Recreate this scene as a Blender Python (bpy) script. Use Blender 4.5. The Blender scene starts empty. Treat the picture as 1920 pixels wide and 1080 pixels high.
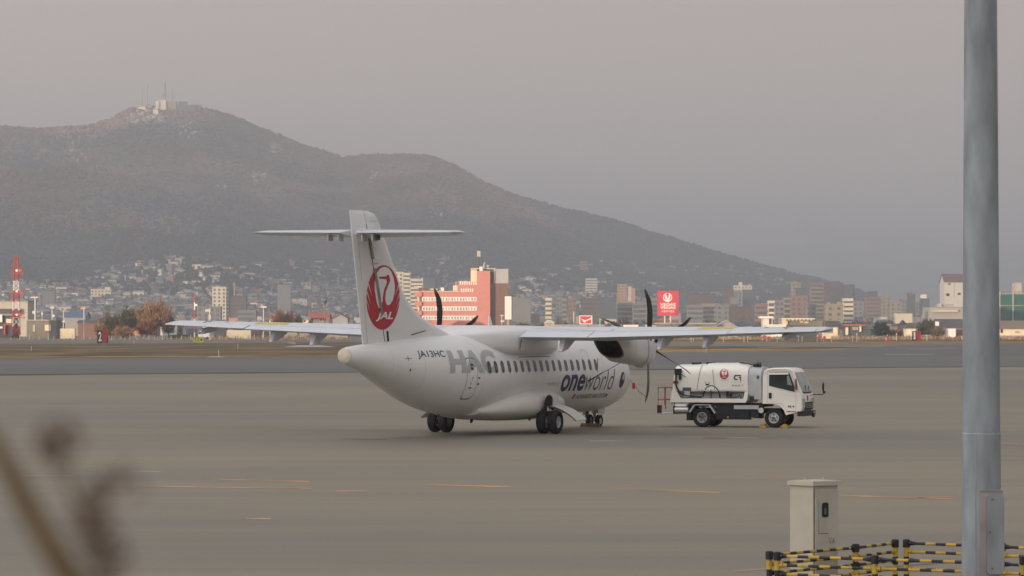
import bpy, bmesh, math, random
import numpy as np
from mathutils import Vector, Matrix, noise as mnoise

R = math.radians
SC = bpy.context.scene
COL = SC.collection
rng = random.Random(7)
nrg = np.random.default_rng(7)

# ------------------------------------------------------------------ camera, sky, sun, exposure
F_PX, EYE, HOR = 6900.0, 3.6, 615.0          # focal length in 1920-px units, eye height, horizon row
cam_d = bpy.data.cameras.new('camera')
cam = bpy.data.objects.new('camera', cam_d)
COL.objects.link(cam)
cam.location = (0, 0, EYE)
cam.rotation_euler = (R(90) + math.atan((HOR - 540) / F_PX), 0, 0)
cam_d.sensor_width = 36
cam_d.lens = 36 * F_PX / 1920
cam_d.clip_start = 0.2
cam_d.clip_end = 40000
cam_d.dof.use_dof = True
cam_d.dof.focus_distance = 125
cam_d.dof.aperture_fstop = 10.5
SC.camera = cam

SUN_EL, SUN_AZ = 1.9, 34.0                   # low sun behind the camera to the left, light travelling to the far right
world = bpy.data.worlds.new('World')
SC.world = world
world.use_nodes = True
wn, wl = world.node_tree.nodes, world.node_tree.links
wn.clear()
w_out = wn.new('ShaderNodeOutputWorld')
w_bg = wn.new('ShaderNodeBackground')
w_sky = wn.new('ShaderNodeTexSky')
w_sky.sky_type = 'NISHITA'
w_sky.sun_disc = False
w_sky.sun_elevation = R(SUN_EL)
w_sky.sun_rotation = R(180 + SUN_AZ)
w_sky.air_density = 1.0
w_sky.dust_density = 4.0
w_sky.ozone_density = 1.0
# veil of thin high cloud over the clear sky: brighter overhead than at the horizon (as overcast skies are) and towards the sun
VEIL_H, VEIL_Z, VEIL_K, GLOW = (5.32, 4.36, 4.14), (3.70, 3.64, 3.66), 0.35, 2.5
def w_math(op, a, b=None):
    n_ = wn.new('ShaderNodeMath')
    n_.operation = op
    for i_, q_ in enumerate((a, b)):
        if q_ is None:
            continue
        if isinstance(q_, (int, float)):
            n_.inputs[i_].default_value = q_
        else:
            wl.new(q_, n_.inputs[i_])
    return n_.outputs[0]
w_tc = wn.new('ShaderNodeTexCoord')
w_sep = wn.new('ShaderNodeSeparateXYZ')
wl.new(w_tc.outputs['Generated'], w_sep.inputs[0])
w_up = w_math('MAXIMUM', w_sep.outputs['Z'], 0.0)
w_zen = w_math('ADD', w_math('MULTIPLY', w_up, VEIL_K), 1.0)
w_dot = wn.new('ShaderNodeVectorMath')
w_dot.operation = 'DOT_PRODUCT'
wl.new(w_tc.outputs['Generated'], w_dot.inputs[0])
w_dot.inputs[1].default_value = (-math.sin(R(SUN_AZ)) * math.cos(R(SUN_EL)), -math.cos(R(SUN_AZ)) * math.cos(R(SUN_EL)), math.sin(R(SUN_EL)))
w_gl = w_math('POWER', w_math('MULTIPLY', w_math('ADD', w_dot.outputs['Value'], 1.0), 0.5), 1.8)
w_lr = w_math('SUBTRACT', 1.0, w_math('MULTIPLY', w_sep.outputs['X'], 0.45))       # the cloud thins towards the right
w_amt = w_math('MULTIPLY', w_math('MULTIPLY', w_zen, w_lr), w_math('ADD', w_math('MULTIPLY', w_gl, GLOW), 1.0))
w_veil = wn.new('ShaderNodeVectorMath')
w_veil.operation = 'SCALE'
w_vc = wn.new('ShaderNodeMix')
w_vc.data_type = 'RGBA'
w_vc.inputs[6].default_value = (*VEIL_H, 1)
w_vc.inputs[7].default_value = (*VEIL_Z, 1)
wl.new(w_math('MINIMUM', w_math('MULTIPLY', w_up, 2.2), 1.0), w_vc.inputs[0])
wl.new(w_vc.outputs[2], w_veil.inputs[0])
wl.new(w_amt, w_veil.inputs['Scale'])
w_mix = wn.new('ShaderNodeMix')
w_mix.data_type = 'RGBA'
w_mix.blend_type = 'MIX'
w_mix.inputs[0].default_value = 0.80
wl.new(w_sky.outputs[0], w_mix.inputs[6])
wl.new(w_veil.outputs[0], w_mix.inputs[7])
wl.new(w_mix.outputs[2], w_bg.inputs[0])
w_bg.inputs[1].default_value = 0.10
wl.new(w_bg.outputs[0], w_out.inputs[0])

sun_d = bpy.data.lights.new('sun', 'SUN')
sun_d.energy = 5.0
sun_d.angle = R(0.5)
sun_d.color = (1.0, 0.77, 0.53)
sun = bpy.data.objects.new('sun', sun_d)
COL.objects.link(sun)
_tr = Vector((math.sin(R(SUN_AZ)) * math.cos(R(SUN_EL)), math.cos(R(SUN_AZ)) * math.cos(R(SUN_EL)), -math.sin(R(SUN_EL))))
sun.rotation_euler = _tr.to_track_quat('-Z', 'Y').to_euler()

SC.view_settings.view_transform = 'Standard'
SC.view_settings.look = 'None'
SC.view_settings.exposure = 0.36
SC.view_settings.gamma = 1.0
SC.view_settings.use_curve_mapping = False
SC.render.engine = 'CYCLES'
SC.cycles.use_denoising = True
SC.cycles.max_bounces = 6
SC.cycles.diffuse_bounces = 3
SC.cycles.glossy_bounces = 3
SC.cycles.transparent_max_bounces = 16
SC.cycles.volume_bounces = 0

# ------------------------------------------------------------------ helpers
def PX(px, Y):            # sideways place of a column of the picture at depth Y
    return (px - 960) / F_PX * Y
def PZ(py, Y):            # height of a row of the picture at depth Y
    return EYE + (HOR - py) / F_PX * Y
def GY(py):               # depth at which the flat ground crosses a row
    return F_PX * EYE / (py - HOR)

_m = {}
def mat(name, col, rough=0.6, metal=0.0, var=0.12, scale=3.0, bump=0.0, bscale=None, stretch=None, spec=0.4, tint=None, coat=0.0, detail=4):
    """principled paint / stone / metal with a soft noise in its colour and roughness"""
    if name in _m:
        return _m[name]
    m = bpy.data.materials.new(name)
    m.use_nodes = True
    n, l = m.node_tree.nodes, m.node_tree.links
    b = n['Principled BSDF']
    b.inputs['Roughness'].default_value = rough
    b.inputs['Metallic'].default_value = metal
    b.inputs['Specular IOR Level'].default_value = spec
    b.inputs['Coat Weight'].default_value = coat
    tc = n.new('ShaderNodeTexCoord')
    mp = n.new('ShaderNodeMapping')
    if stretch:
        mp.inputs['Scale'].default_value = stretch
    l.new(tc.outputs['Object'], mp.inputs[0])
    nz = n.new('ShaderNodeTexNoise')
    nz.inputs['Scale'].default_value = scale
    nz.inputs['Detail'].default_value = detail
    l.new(mp.outputs[0], nz.inputs['Vector'])
    rp = n.new('ShaderNodeValToRGB')
    rp.color_ramp.elements[0].position = 0.32
    rp.color_ramp.elements[1].position = 0.68
    c0 = [max(0, c * (1 - var)) for c in col]
    c1 = [min(1, c * (1 + var)) for c in col]
    if tint:
        c0 = list(tint)
    rp.color_ramp.elements[0].color = (*c0, 1)
    rp.color_ramp.elements[1].color = (*c1, 1)
    l.new(nz.outputs['Fac'], rp.inputs[0])
    l.new(rp.outputs[0], b.inputs['Base Color'])
    if bump:
        n2 = n.new('ShaderNodeTexNoise')
        n2.inputs['Scale'].default_value = bscale or scale * 6
        n2.inputs['Detail'].default_value = 5
        l.new(mp.outputs[0], n2.inputs['Vector'])
        bp = n.new('ShaderNodeBump')
        bp.inputs['Strength'].default_value = bump
        l.new(n2.outputs['Fac'], bp.inputs['Height'])
        l.new(bp.outputs[0], b.inputs['Normal'])
    _m[name] = m
    return m

def attr_mat(name, rough=0.9, var=0.25, scale=0.4):
    """colour of each piece from the mesh attribute 'tint', broken up by noise"""
    if name in _m:
        return _m[name]
    m = bpy.data.materials.new(name)
    m.use_nodes = True
    n, l = m.node_tree.nodes, m.node_tree.links
    b = n['Principled BSDF']
    b.inputs['Roughness'].default_value = rough
    b.inputs['Specular IOR Level'].default_value = 0.1
    a = n.new('ShaderNodeAttribute')
    a.attribute_name = 'tint'
    l.new(a.outputs['Color'], b.inputs['Base Color'])
    _m[name] = m
    return m

class MB:
    def __init__(s):
        s.v, s.f, s.mi = [], [], []
    def add(s, v, f, mi=0):
        o = len(s.v)
        s.v.extend([tuple(p) for p in v])
        s.f.extend([tuple(i + o for i in q) for q in f])
        s.mi.extend([mi] * len(f))
        return s
    def box(s, x0, x1, y0, y1, z0, z1, mi=0):
        v = [(x0, y0, z0), (x1, y0, z0), (x1, y1, z0), (x0, y1, z0), (x0, y0, z1), (x1, y0, z1), (x1, y1, z1), (x0, y1, z1)]
        return s.add(v, [(0, 3, 2, 1), (4, 5, 6, 7), (0, 1, 5, 4), (1, 2, 6, 5), (2, 3, 7, 6), (3, 0, 4, 7)], mi)
    def rbox(s, c, size, rz=0.0, mi=0):
        hx, hy, hz = [q / 2 for q in size]
        cs, sn = math.cos(rz), math.sin(rz)
        v = []
        for z in (-hz, hz):
            for x, y in ((-hx, -hy), (hx, -hy), (hx, hy), (-hx, hy)):
                v.append((c[0] + x * cs - y * sn, c[1] + x * sn + y * cs, c[2] + z))
        return s.add(v, [(0, 3, 2, 1), (4, 5, 6, 7), (0, 1, 5, 4), (1, 2, 6, 5), (2, 3, 7, 6), (3, 0, 4, 7)], mi)
    def loft(s, rings, cap0=True, cap1=True, mi=0, closed=True):
        n = len(rings[0])
        v = [p for r in rings for p in r]
        f = []
        for i in range(len(rings) - 1):
            for j in range(n if closed else n - 1):
                k = (j + 1) % n
                f.append((i * n + j, i * n + k, (i + 1) * n + k, (i + 1) * n + j))
        if cap0:
            f.append(tuple(range(n - 1, -1, -1)))
        if cap1:
            f.append(tuple((len(rings) - 1) * n + j for j in range(n)))
        return s.add(v, f, mi)
    def tube(s, pts, rad, n=8, mi=0, cap=True):
        pts = [Vector(p) for p in pts]
        if not isinstance(rad, (list, tuple)):
            rad = [rad] * len(pts)
        rings = []
        for i, p in enumerate(pts):
            t = (pts[min(i + 1, len(pts) - 1)] - pts[max(i - 1, 0)]).normalized()
            a = Vector((0, 0, 1)) if abs(t.z) < 0.9 else Vector((1, 0, 0))
            e1 = t.cross(a).normalized()
            e2 = t.cross(e1).normalized()
            rings.append([p + (e1 * math.cos(2 * math.pi * k / n) + e2 * math.sin(2 * math.pi * k / n)) * rad[i] for k in range(n)])
        return s.loft(rings, cap, cap, mi)
    def lathe(s, prof, c=(0, 0, 0), axis='z', n=24, mi=0, cap=True):
        """prof: (radius, height) pairs along the axis"""
        rings = []
        for r, h in prof:
            ring = []
            for k in range(n):
                a = 2 * math.pi * k / n
                x, y = r * math.cos(a), r * math.sin(a)
                p = {'z': (x, y, h), 'x': (h, x, y), 'y': (x, h, y)}[axis]
                ring.append((c[0] + p[0], c[1] + p[1], c[2] + p[2]))
            rings.append(ring)
        return s.loft(rings, cap and prof[0][0] > 1e-4, cap and prof[-1][0] > 1e-4, mi)
    def prism(s, pts, d0, d1, plane='xz', mi=0):
        """outline pts in a plane, pulled between d0 and d1 along the third axis"""
        def P(p, d):
            return {'xz': (p[0], d, p[1]), 'xy': (p[0], p[1], d), 'yz': (d, p[0], p[1])}[plane]
        n = len(pts)
        v = [P(p, d0) for p in pts] + [P(p, d1) for p in pts]
        f = [tuple(range(n)), tuple(range(2 * n - 1, n - 1, -1))] + [(i, i + n, (i + 1) % n + n, (i + 1) % n) for i in range(n)]
        return s.add(v, f, mi)
    def build(s, name, mats, parent=None, loc=None, smooth=35, **props):
        me = bpy.data.meshes.new(name)
        me.from_pydata(s.v, [], s.f)
        mats = mats if isinstance(mats, (list, tuple)) else [mats]
        for m in mats:
            me.materials.append(m)
        if len(mats) > 1:
            me.polygons.foreach_set('material_index', s.mi)
        bm = bmesh.new()
        bm.from_mesh(me)
        bmesh.ops.recalc_face_normals(bm, faces=bm.faces)
        bm.to_mesh(me)
        bm.free()
        if smooth:
            me.polygons.foreach_set('use_smooth', [True] * len(me.polygons))
            me.set_sharp_from_angle(angle=R(smooth))
        me.update()
        o = bpy.data.objects.new(name, me)
        COL.objects.link(o)
        if parent is not None:
            o.parent = parent
        if loc is not None:
            o.location = loc
        for k, q in props.items():
            o[k] = q
        return o

def thing(name, label, cat, loc=(0, 0, 0), rz=0.0, group=None):
    o = bpy.data.objects.new(name, None)
    COL.objects.link(o)
    o.empty_display_size = 0.3
    o.location = loc
    o.rotation_euler = (0, 0, rz)
    return tag(o, label, cat, group)

def tag(o, label, cat, group=None):
    o['label'] = label
    o['category'] = cat
    if group:
        o['group'] = group
    return o

def kids(o):
    return [c for c in COL.objects if c.parent == o]

def dup(root, loc, rz=None, label=None, tree=None):
    """copy of a thing with copies of its parts and sub-parts; meshes are shared"""
    c = root.copy()
    COL.objects.link(c)
    c.location = loc
    if rz is not None:
        c.rotation_euler = (0, 0, rz)
    if label:
        c['label'] = label
    for ch in (tree if tree is not None else root.children):
        d = ch.copy()
        COL.objects.link(d)
        d.parent = c
        for g in ch.children:
            e = g.copy()
            COL.objects.link(e)
            e.parent = d
    return c

def again(o, parent=None, loc=None, rot=None):
    """another piece with the same mesh"""
    c = o.copy()
    COL.objects.link(c)
    if parent is not None:
        c.parent = parent
    if loc is not None:
        c.location = loc
    if rot is not None:
        c.rotation_euler = rot
    return c

_txt = {}
def text_faces(body, bold=0.0, shear=0.0, cuts=(24, 12)):
    """letters as flat faces scaled into a unit box, cut into a grid so that they can follow a curved skin"""
    key = (body, bold, shear, cuts)
    if key in _txt:
        return _txt[key]
    cu = bpy.data.curves.new('letters', 'FONT')
    cu.body = body
    cu.offset = bold
    cu.shear = shear
    cu.fill_mode = 'BOTH'
    cu.resolution_u = 4
    ob = bpy.data.objects.new('letters', cu)
    COL.objects.link(ob)
    dg = bpy.context.evaluated_depsgraph_get()
    me = bpy.data.meshes.new_from_object(ob.evaluated_get(dg))
    bpy.data.objects.remove(ob)
    bpy.data.curves.remove(cu)
    bm = bmesh.new()
    bm.from_mesh(me)
    bpy.data.meshes.remove(me)
    xs = [v.co.x for v in bm.verts]
    ys = [v.co.y for v in bm.verts]
    x0, x1, y0, y1 = min(xs), max(xs), min(ys), max(ys)
    for v in bm.verts:
        v.co = Vector(((v.co.x - x0) / (x1 - x0), (v.co.y - y0) / (y1 - y0), 0))
    for ax, nn in ((0, cuts[0]), (1, cuts[1])):
        for k in range(1, nn):
            no = Vector((1, 0, 0)) if ax == 0 else Vector((0, 1, 0))
            bmesh.ops.bisect_plane(bm, geom=bm.verts[:] + bm.edges[:] + bm.faces[:], plane_co=no * (k / nn), plane_no=no)
    bm.verts.index_update()
    out = ([(v.co.x, v.co.y) for v in bm.verts], [tuple(v.index for v in f.verts) for f in bm.faces])
    bm.free()
    _txt[key] = out
    return out

def lettering(name, body, box, place, material, parent, bold=0.0, shear=0.0, cuts=(24, 12), **props):
    """place(u, w) -> 3D point; box = (u0, u1, w0, w1)"""
    vs, fs = text_faces(body, bold, shear, cuts)
    u0, u1, w0, w1 = box
    b = MB().add([place(u0 + (u1 - u0) * x, w0 + (w1 - w0) * y) for x, y in vs], fs)
    return b.build(name, material, parent, smooth=0, **props)

def shape(name, polys, place, material, parent, cut=0.25, **props):
    """flat printed shapes: outlines in (u, w), cut finely, laid on a skin by place()"""
    bm = bmesh.new()
    for poly in polys:
        vs = [bm.verts.new((p[0], p[1], 0)) for p in poly]
        bm.faces.new(vs)
    bmesh.ops.triangulate(bm, faces=bm.faces[:])
    us = [p[0] for q in polys for p in q]
    ws = [p[1] for q in polys for p in q]
    for ax, a0, a1 in ((0, min(us), max(us)), (1, min(ws), max(ws))):
        no = Vector((1, 0, 0)) if ax == 0 else Vector((0, 1, 0))
        q = a0 + cut
        while q < a1:
            bmesh.ops.bisect_plane(bm, geom=bm.verts[:] + bm.edges[:] + bm.faces[:], plane_co=no * q, plane_no=no)
            q += cut
    bm.verts.index_update()
    b = MB().add([place(v.co.x, v.co.y) for v in bm.verts], [tuple(v.index for v in f.verts) for f in bm.faces])
    bm.free()
    return b.build(name, material, parent, smooth=0, **props)

def ell(cx, cy, rx, ry, n=40, a0=0, a1=360):
    return [(cx + rx * math.cos(R(a0 + (a1 - a0) * k / n)), cy + ry * math.sin(R(a0 + (a1 - a0) * k / n))) for k in range(n if a1 - a0 >= 360 else n + 1)]

def np_mesh(name, V, Fq, mats, tint=None, smooth=False, mi=None):
    """big mesh from numpy arrays; Fq is (n, k) with constant k"""
    me = bpy.data.meshes.new(name)
    n, k = Fq.shape
    me.vertices.add(len(V))
    me.vertices.foreach_set('co', np.asarray(V, dtype=np.float32).ravel())
    me.loops.add(n * k)
    me.loops.foreach_set('vertex_index', Fq.astype(np.int32).ravel())
    me.polygons.add(n)
    me.polygons.foreach_set('loop_start', np.arange(0, n * k, k, dtype=np.int32))
    me.polygons.foreach_set('loop_total', np.full(n, k, dtype=np.int32))
    me.polygons.foreach_set('use_smooth', np.full(n, smooth, dtype=bool))
    mats = mats if isinstance(mats, (list, tuple)) else [mats]
    for m in mats:
        me.materials.append(m)
    if mi is not None:
        me.polygons.foreach_set('material_index', mi.astype(np.int32))
    if tint is not None:
        a = me.attributes.new('tint', 'FLOAT_COLOR', 'POINT')
        t4 = np.ones((len(V), 4), dtype=np.float32)
        t4[:, :3] = tint
        a.data.foreach_set('color', t4.ravel())
    me.update(calc_edges=True)
    me.validate()
    o = bpy.data.objects.new(name, me)
    COL.objects.link(o)
    return o
# ------------------------------------------------------------------ the setting
RIDGE = [(-900, 420), (-500, 330), (-200, 262), (0, 240), (60, 245), (150, 240), (205, 228), (240, 208), (270, 202), (320, 203), (380, 205), (440, 222), (500, 248), (560, 272),
         (640, 298), (700, 293), (800, 294), (850, 312), (900, 342), (960, 368), (1040, 392), (1150, 418), (1220, 440), (1300, 465),
         (1400, 495), (1470, 513), (1540, 530), (1640, 560), (1760, 600), (1900, 616), (2600, 616)]
YR = 6000.0
_rx = np.array([p[0] for p in RIDGE], float)
_ry = np.array([p[1] for p in RIDGE], float)
def vnoise(x, y, s, seed=0):
    """smooth value noise on numpy arrays"""
    x = np.asarray(x, float) / s + 1000.0 + seed * 17.3
    y = np.asarray(y, float) / s + 1000.0 + seed * 7.7
    xi, yi = np.floor(x).astype(int), np.floor(y).astype(int)
    fx, fy = x - xi, y - yi
    fx, fy = fx * fx * (3 - 2 * fx), fy * fy * (3 - 2 * fy)
    def h(a, b):
        n = (a * 374761393 + b * 668265263 + seed * 974711) & 0x7fffffff
        n = ((n ^ (n >> 13)) * 1274126177) & 0x7fffffff
        return ((n ^ (n >> 16)) & 0xffff) / 65535.0
    return (h(xi, yi) * (1 - fx) + h(xi + 1, yi) * fx) * (1 - fy) + (h(xi, yi + 1) * (1 - fx) + h(xi + 1, yi + 1) * fx) * fy
def terr(X, Y):
    X, Y = np.asarray(X, float), np.asarray(Y, float)
    px = 960 + F_PX * X / np.maximum(Y, 1)
    yr = np.interp(px, _rx, _ry)
    zr = np.maximum(0, EYE + (HOR - yr) / F_PX * YR)
    y0 = np.interp(px, [-400, 300, 1000, 1500, 1700], [3150, 3250, 3350, 3900, 4600])
    s = np.clip((Y - y0) / (YR - y0), 0, 1)
    back = np.clip((Y - YR) / 2600, 0, 1)
    z = zr * s ** 1.4 * (1 - back ** 1.5)
    rel = zr * np.sin(np.pi * s) * (Y < YR)
    z = z + rel * ((vnoise(X, Y * 0.45, 260, 1) - 0.5) * 0.30 + (vnoise(X, Y, 110, 2) - 0.5) * 0.12 + (vnoise(X, Y, 45, 3) - 0.5) * 0.05)
    return np.maximum(z, 0)
def hill_hit(px, py):
    """point of the hillside (or plain) seen at a picture place"""
    Y = np.arange(2600.0, 6050.0, 10.0)
    X = (px - 960) / F_PX * Y
    ray = EYE + (HOR - py) / F_PX * Y
    t = terr(X, Y)
    k = np.argmax(t >= ray)
    if t[k] < ray[k]:
        return None
    return float(X[k]), float(Y[k]), float(t[k])

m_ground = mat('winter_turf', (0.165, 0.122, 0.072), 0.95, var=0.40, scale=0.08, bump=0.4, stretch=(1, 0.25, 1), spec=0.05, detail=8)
m_town = mat('town_ground', (0.10, 0.10, 0.095), 0.95, var=0.35, scale=0.02, spec=0.05, detail=8)
b = MB()
b.add([(-9000, -630, -0.03), (9000, -630, -0.03), (9000, 1750, -0.03), (-9000, 1750, -0.03)], [(0, 1, 2, 3)], 0)
b.add([(-9000, 1750, -0.03), (9000, 1750, -0.03), (9000, 16500, -0.03), (-9000, 16500, -0.03)], [(0, 1, 2, 3)], 1)
b.build('ground', [m_ground, m_town], smooth=0, kind='structure')

def tarmac(name, base, dark, rough=0.62, streak=(0.05, 0.9)):
    m = bpy.data.materials.new(name)
    m.use_nodes = True
    n, l = m.node_tree.nodes, m.node_tree.links
    p = n['Principled BSDF']
    p.inputs['Roughness'].default_value = rough
    p.inputs['Specular IOR Level'].default_value = 0.45
    tc = n.new('ShaderNodeTexCoord')
    prev = None
    for k, (scl, st, rot, lo, hi) in enumerate(((0.05, (0.5, 1.0, 1), 0.12, 0.3, 0.7), (0.25, (0.16, 1.3, 1), 0.10, 0.35, 0.65), (1.3, (0.10, 0.7, 1), -0.15, 0.3, 0.72), (0.018, (0.6, 1, 1), 0.0, 0.35, 0.65), (14.0, (1, 1, 1), 0.0, 0.2, 0.8))):
        mp = n.new('ShaderNodeMapping')
        mp.inputs['Scale'].default_value = st
        mp.inputs['Rotation'].default_value = (0, 0, rot)
        l.new(tc.outputs['Object'], mp.inputs[0])
        nz = n.new('ShaderNodeTexNoise')
        nz.inputs['Scale'].default_value = scl
        nz.inputs['Detail'].default_value = 6
        l.new(mp.outputs[0], nz.inputs['Vector'])
        rp = n.new('ShaderNodeMapRange')
        rp.inputs['From Min'].default_value = lo
        rp.inputs['From Max'].default_value = hi
        l.new(nz.outputs['Fac'], rp.inputs['Value'])
        if prev is None:
            prev = rp.outputs[0]
        else:
            mx = n.new('ShaderNodeMix')
            mx.inputs[0].default_value = (0, 0.42, 0.35, 0.4, 0.25)[k]
            l.new(prev, mx.inputs[2])
            l.new(rp.outputs[0], mx.inputs[3])
            prev = mx.outputs[0]
    cr = n.new('ShaderNodeValToRGB')
    cr.color_ramp.elements[0].position = 0.36
    cr.color_ramp.elements[1].position = 0.64
    cr.color_ramp.elements[0].color = (*dark, 1)
    cr.color_ramp.elements[1].color = (*base, 1)
    l.new(prev, cr.inputs[0])
    l.new(cr.outputs[0], p.inputs['Base Color'])
    return m
m_apron = tarmac('worn_concrete', (0.226, 0.190, 0.130), (0.154, 0.141, 0.116))
m_taxi = tarmac('grey_asphalt', (0.115, 0.109, 0.100), (0.086, 0.084, 0.080))
m_run = tarmac('runway_asphalt', (0.165, 0.150, 0.130), (0.115, 0.105, 0.095))

def strip(name, pts, z, m, kind='structure'):
    """flat sheet on the ground whose corners are read off the picture rows"""
    v = [((px - 960) / F_PX * GY(py), GY(py), z) for px, py in pts]
    return MB().add(v, [tuple(range(len(v)))]).build(name, m, smooth=0, kind=kind)
# apron: everything on this side of the slanting line where the concrete ends
def apron_line(u):
    return F_PX * EYE / (81.0 * (1 - 0.744 * u))
ua, ub = -0.20, 0.20
MB().add([(-160, -30, 0.0), (160, -30, 0.0), (ub * apron_line(ub), apron_line(ub), 0.0), (ua * apron_line(ua), apron_line(ua), 0.0)], [(0, 1, 2, 3)]).build('apron', m_apron, smooth=0, kind='structure')
strip('taxiway', [(-400, 704.5), (0, 701.6), (960, 694.2), (1900, 686.3), (2320, 683), (2320, 646.4), (1920, 646.2), (1700, 647.5), (1640, 651), (1560, 655), (1250, 660.5), (600, 668.8), (0, 671.4), (-400, 673)], -0.012, m_taxi)
strip('runway', [(-400, 645.5), (0, 645), (650, 641.5), (1000, 644.5), (1220, 648.6), (1560, 650.3), (1640, 650.6), (1700, 647.2), (1920, 645.9), (1920, 644.2), (1500, 645), (1220, 641.5), (900, 636), (700, 631), (0, 629.5), (-400, 629.5)], -0.012, m_run)
m_dry = mat('dry_lit_grass', (0.30, 0.20, 0.085), 0.95, var=0.35, scale=0.15, spec=0.05, stretch=(1, 0.2, 1), detail=8)  # brighter than the turf; sun on the far verge is in its colour
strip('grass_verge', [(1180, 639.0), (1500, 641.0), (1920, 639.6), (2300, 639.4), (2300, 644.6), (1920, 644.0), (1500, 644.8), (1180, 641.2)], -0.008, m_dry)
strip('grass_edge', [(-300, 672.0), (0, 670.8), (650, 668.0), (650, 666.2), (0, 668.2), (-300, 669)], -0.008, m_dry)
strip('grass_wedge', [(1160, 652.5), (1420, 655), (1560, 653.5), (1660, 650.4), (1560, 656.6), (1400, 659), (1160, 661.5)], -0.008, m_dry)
m_pad = mat('pale_concrete', (0.42, 0.40, 0.37), 0.9, var=0.15, scale=0.3)
strip('path', [(530, 650.4), (632, 650.4), (600, 647.3), (560, 647.3)], -0.006, m_pad)
strip('path', [(388, 669.6), (424, 669.6), (412, 668.2), (396, 668.2)], -0.006, m_pad)
m_clay = mat('clay_patch', (0.32, 0.22, 0.15), 0.9, var=0.2, scale=0.3)
strip('path', [(546, 645.6), (556, 645.6), (553, 640.8), (538, 640.8)], -0.006, m_clay)

# painted lines on the apron and the taxiway
m_orange = mat('worn_orange_paint', (0.43, 0.235, 0.105), 0.8, var=0.25, scale=0.9, tint=(0.205, 0.170, 0.118))
m_white_line = mat('worn_white_paint', (0.31, 0.29, 0.26), 0.8, var=0.2, scale=1.5)
def line(px0, py0, px1, py1, th, m, z=0.004):
    a = [(px0, py0), (px1, py1), (px1, py1 + th), (px0, py0 + th)]
    o = strip('painted_line', a, z, m)
    return o
for q in ((268, 911.0, 585, 914.5, 2.2), (395, 897.8, 580, 902, 1.9), (520, 918.2, 570, 918.4, 2.0), (628, 919.2, 688, 920.0, 2.4), (800, 907.6, 960, 911.6, 2.4), (462, 971.2, 508, 971.4, 2.4),
          (1148, 916.0, 1350, 922.6, 2.0), (1440, 892.6, 1478, 894.0, 1.6), (1572, 927.8, 1790, 934.6, 2.4), (1722, 931.0, 1790, 930.4, 2.4), (1240, 817.4, 1475, 821.6, 1.0), (1870, 830.0, 1925, 832.0, 1.4), (40, 890.6, 140, 891.4, 1.6), (1375, 1070, 1450, 1064, 2.6)):
    line(*q, m_orange)
for q in ((244, 882.6, 302, 883.2, 1.6), (1104, 825.8, 1170, 826.2, 1.6), (1876, 895.6, 1896, 895.8, 1.8), (1150, 799.6, 1200, 800.0, 1.4)):
    line(*q, m_white_line)
line(1660, 663.9, 1752, 663.9, 0.8, m_white_line, -0.008)
for q in ((1420, 651.6, 1500, 649.6, 0.8), (1700, 653.4, 1790, 653.0, 0.6), (400, 640.0, 440, 641.4, 1.0), (130, 639.6, 170, 640.2, 0.7), (1585, 649.4, 1660, 647.4, 0.6)):
    line(*q, m_orange, -0.006)
# sealed cracks and tyre stains
m_seal = mat('dark_seal', (0.11, 0.105, 0.095), 0.7, var=0.3, scale=2.0)
for q in ((640, 822.0, 726, 823.0, 1.5), (735, 820.8, 770, 820.6, 1.0), (1318, 821.6, 1362, 821.4, 1.2), (1660, 1062, 1800, 1052, 2.0)):
    line(*q, m_seal)

# the mountain with the town at its foot
nx, ny = 300, 190
Yg = np.concatenate([np.linspace(2900, 6050, 160), np.linspace(6100, 9000, 30)])
ug = np.linspace(-0.27, 0.20, nx)
Yg2, Ug = np.meshgrid(Yg, ug, indexing='ij')
Xg = Ug * Yg2
Zg = terr(Xg, Yg2) - 0.05
V = np.stack([Xg, Yg2, Zg], -1).reshape(-1, 3)
i, j = np.meshgrid(np.arange(len(Yg) - 1), np.arange(nx - 1), indexing='ij')
q = (i * nx + j).ravel()
Fq = np.stack([q, q + 1, q + nx + 1, q + nx], -1)
m_mtn = mat('winter_hillside', (0.085, 0.062, 0.045), 0.95, var=0.4, scale=0.012, bump=0.3, spec=0.05, detail=8)
mtn = np_mesh('hill', V, Fq, m_mtn, smooth=True)
mtn['kind'] = 'structure'

# a faint far range, paler so that extra haze is put into its colour
pts = [(1150, 470), (1240, 445), (1320, 432), (1400, 415), (1470, 404), (1500, 406), (1560, 430), (1600, 428), (1660, 436), (1740, 448), (1900, 470), (2100, 500)]
YF = 16300.0
b = MB()
xs = np.linspace(1000, 2250, 80)
rows = []
for dy, k in ((0, 0.97), (-1400, 0.60), (-2800, 0.25), (-4000, 0.0)):
    row = []
    for x in xs:
        yy = np.interp(x, [p[0] for p in pts], [p[1] for p in pts])
        z = (HOR - yy) / F_PX * YF
        z = z * k * (1 + 0.12 * (float(vnoise(x, dy, 60, 5)) - 0.5)) + (4 * float(vnoise(x, dy, 9, 6)) if k else 0)
        row.append(((x - 960) / F_PX * YF, YF + dy, z if k else -1.0))
    rows.append(row)
b.loft(rows, False, False, closed=False)
b.build('hill', mat('hazy_range', (0.40, 0.40, 0.42), 0.9, var=0.3, scale=0.004), kind='structure', smooth=60)

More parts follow.
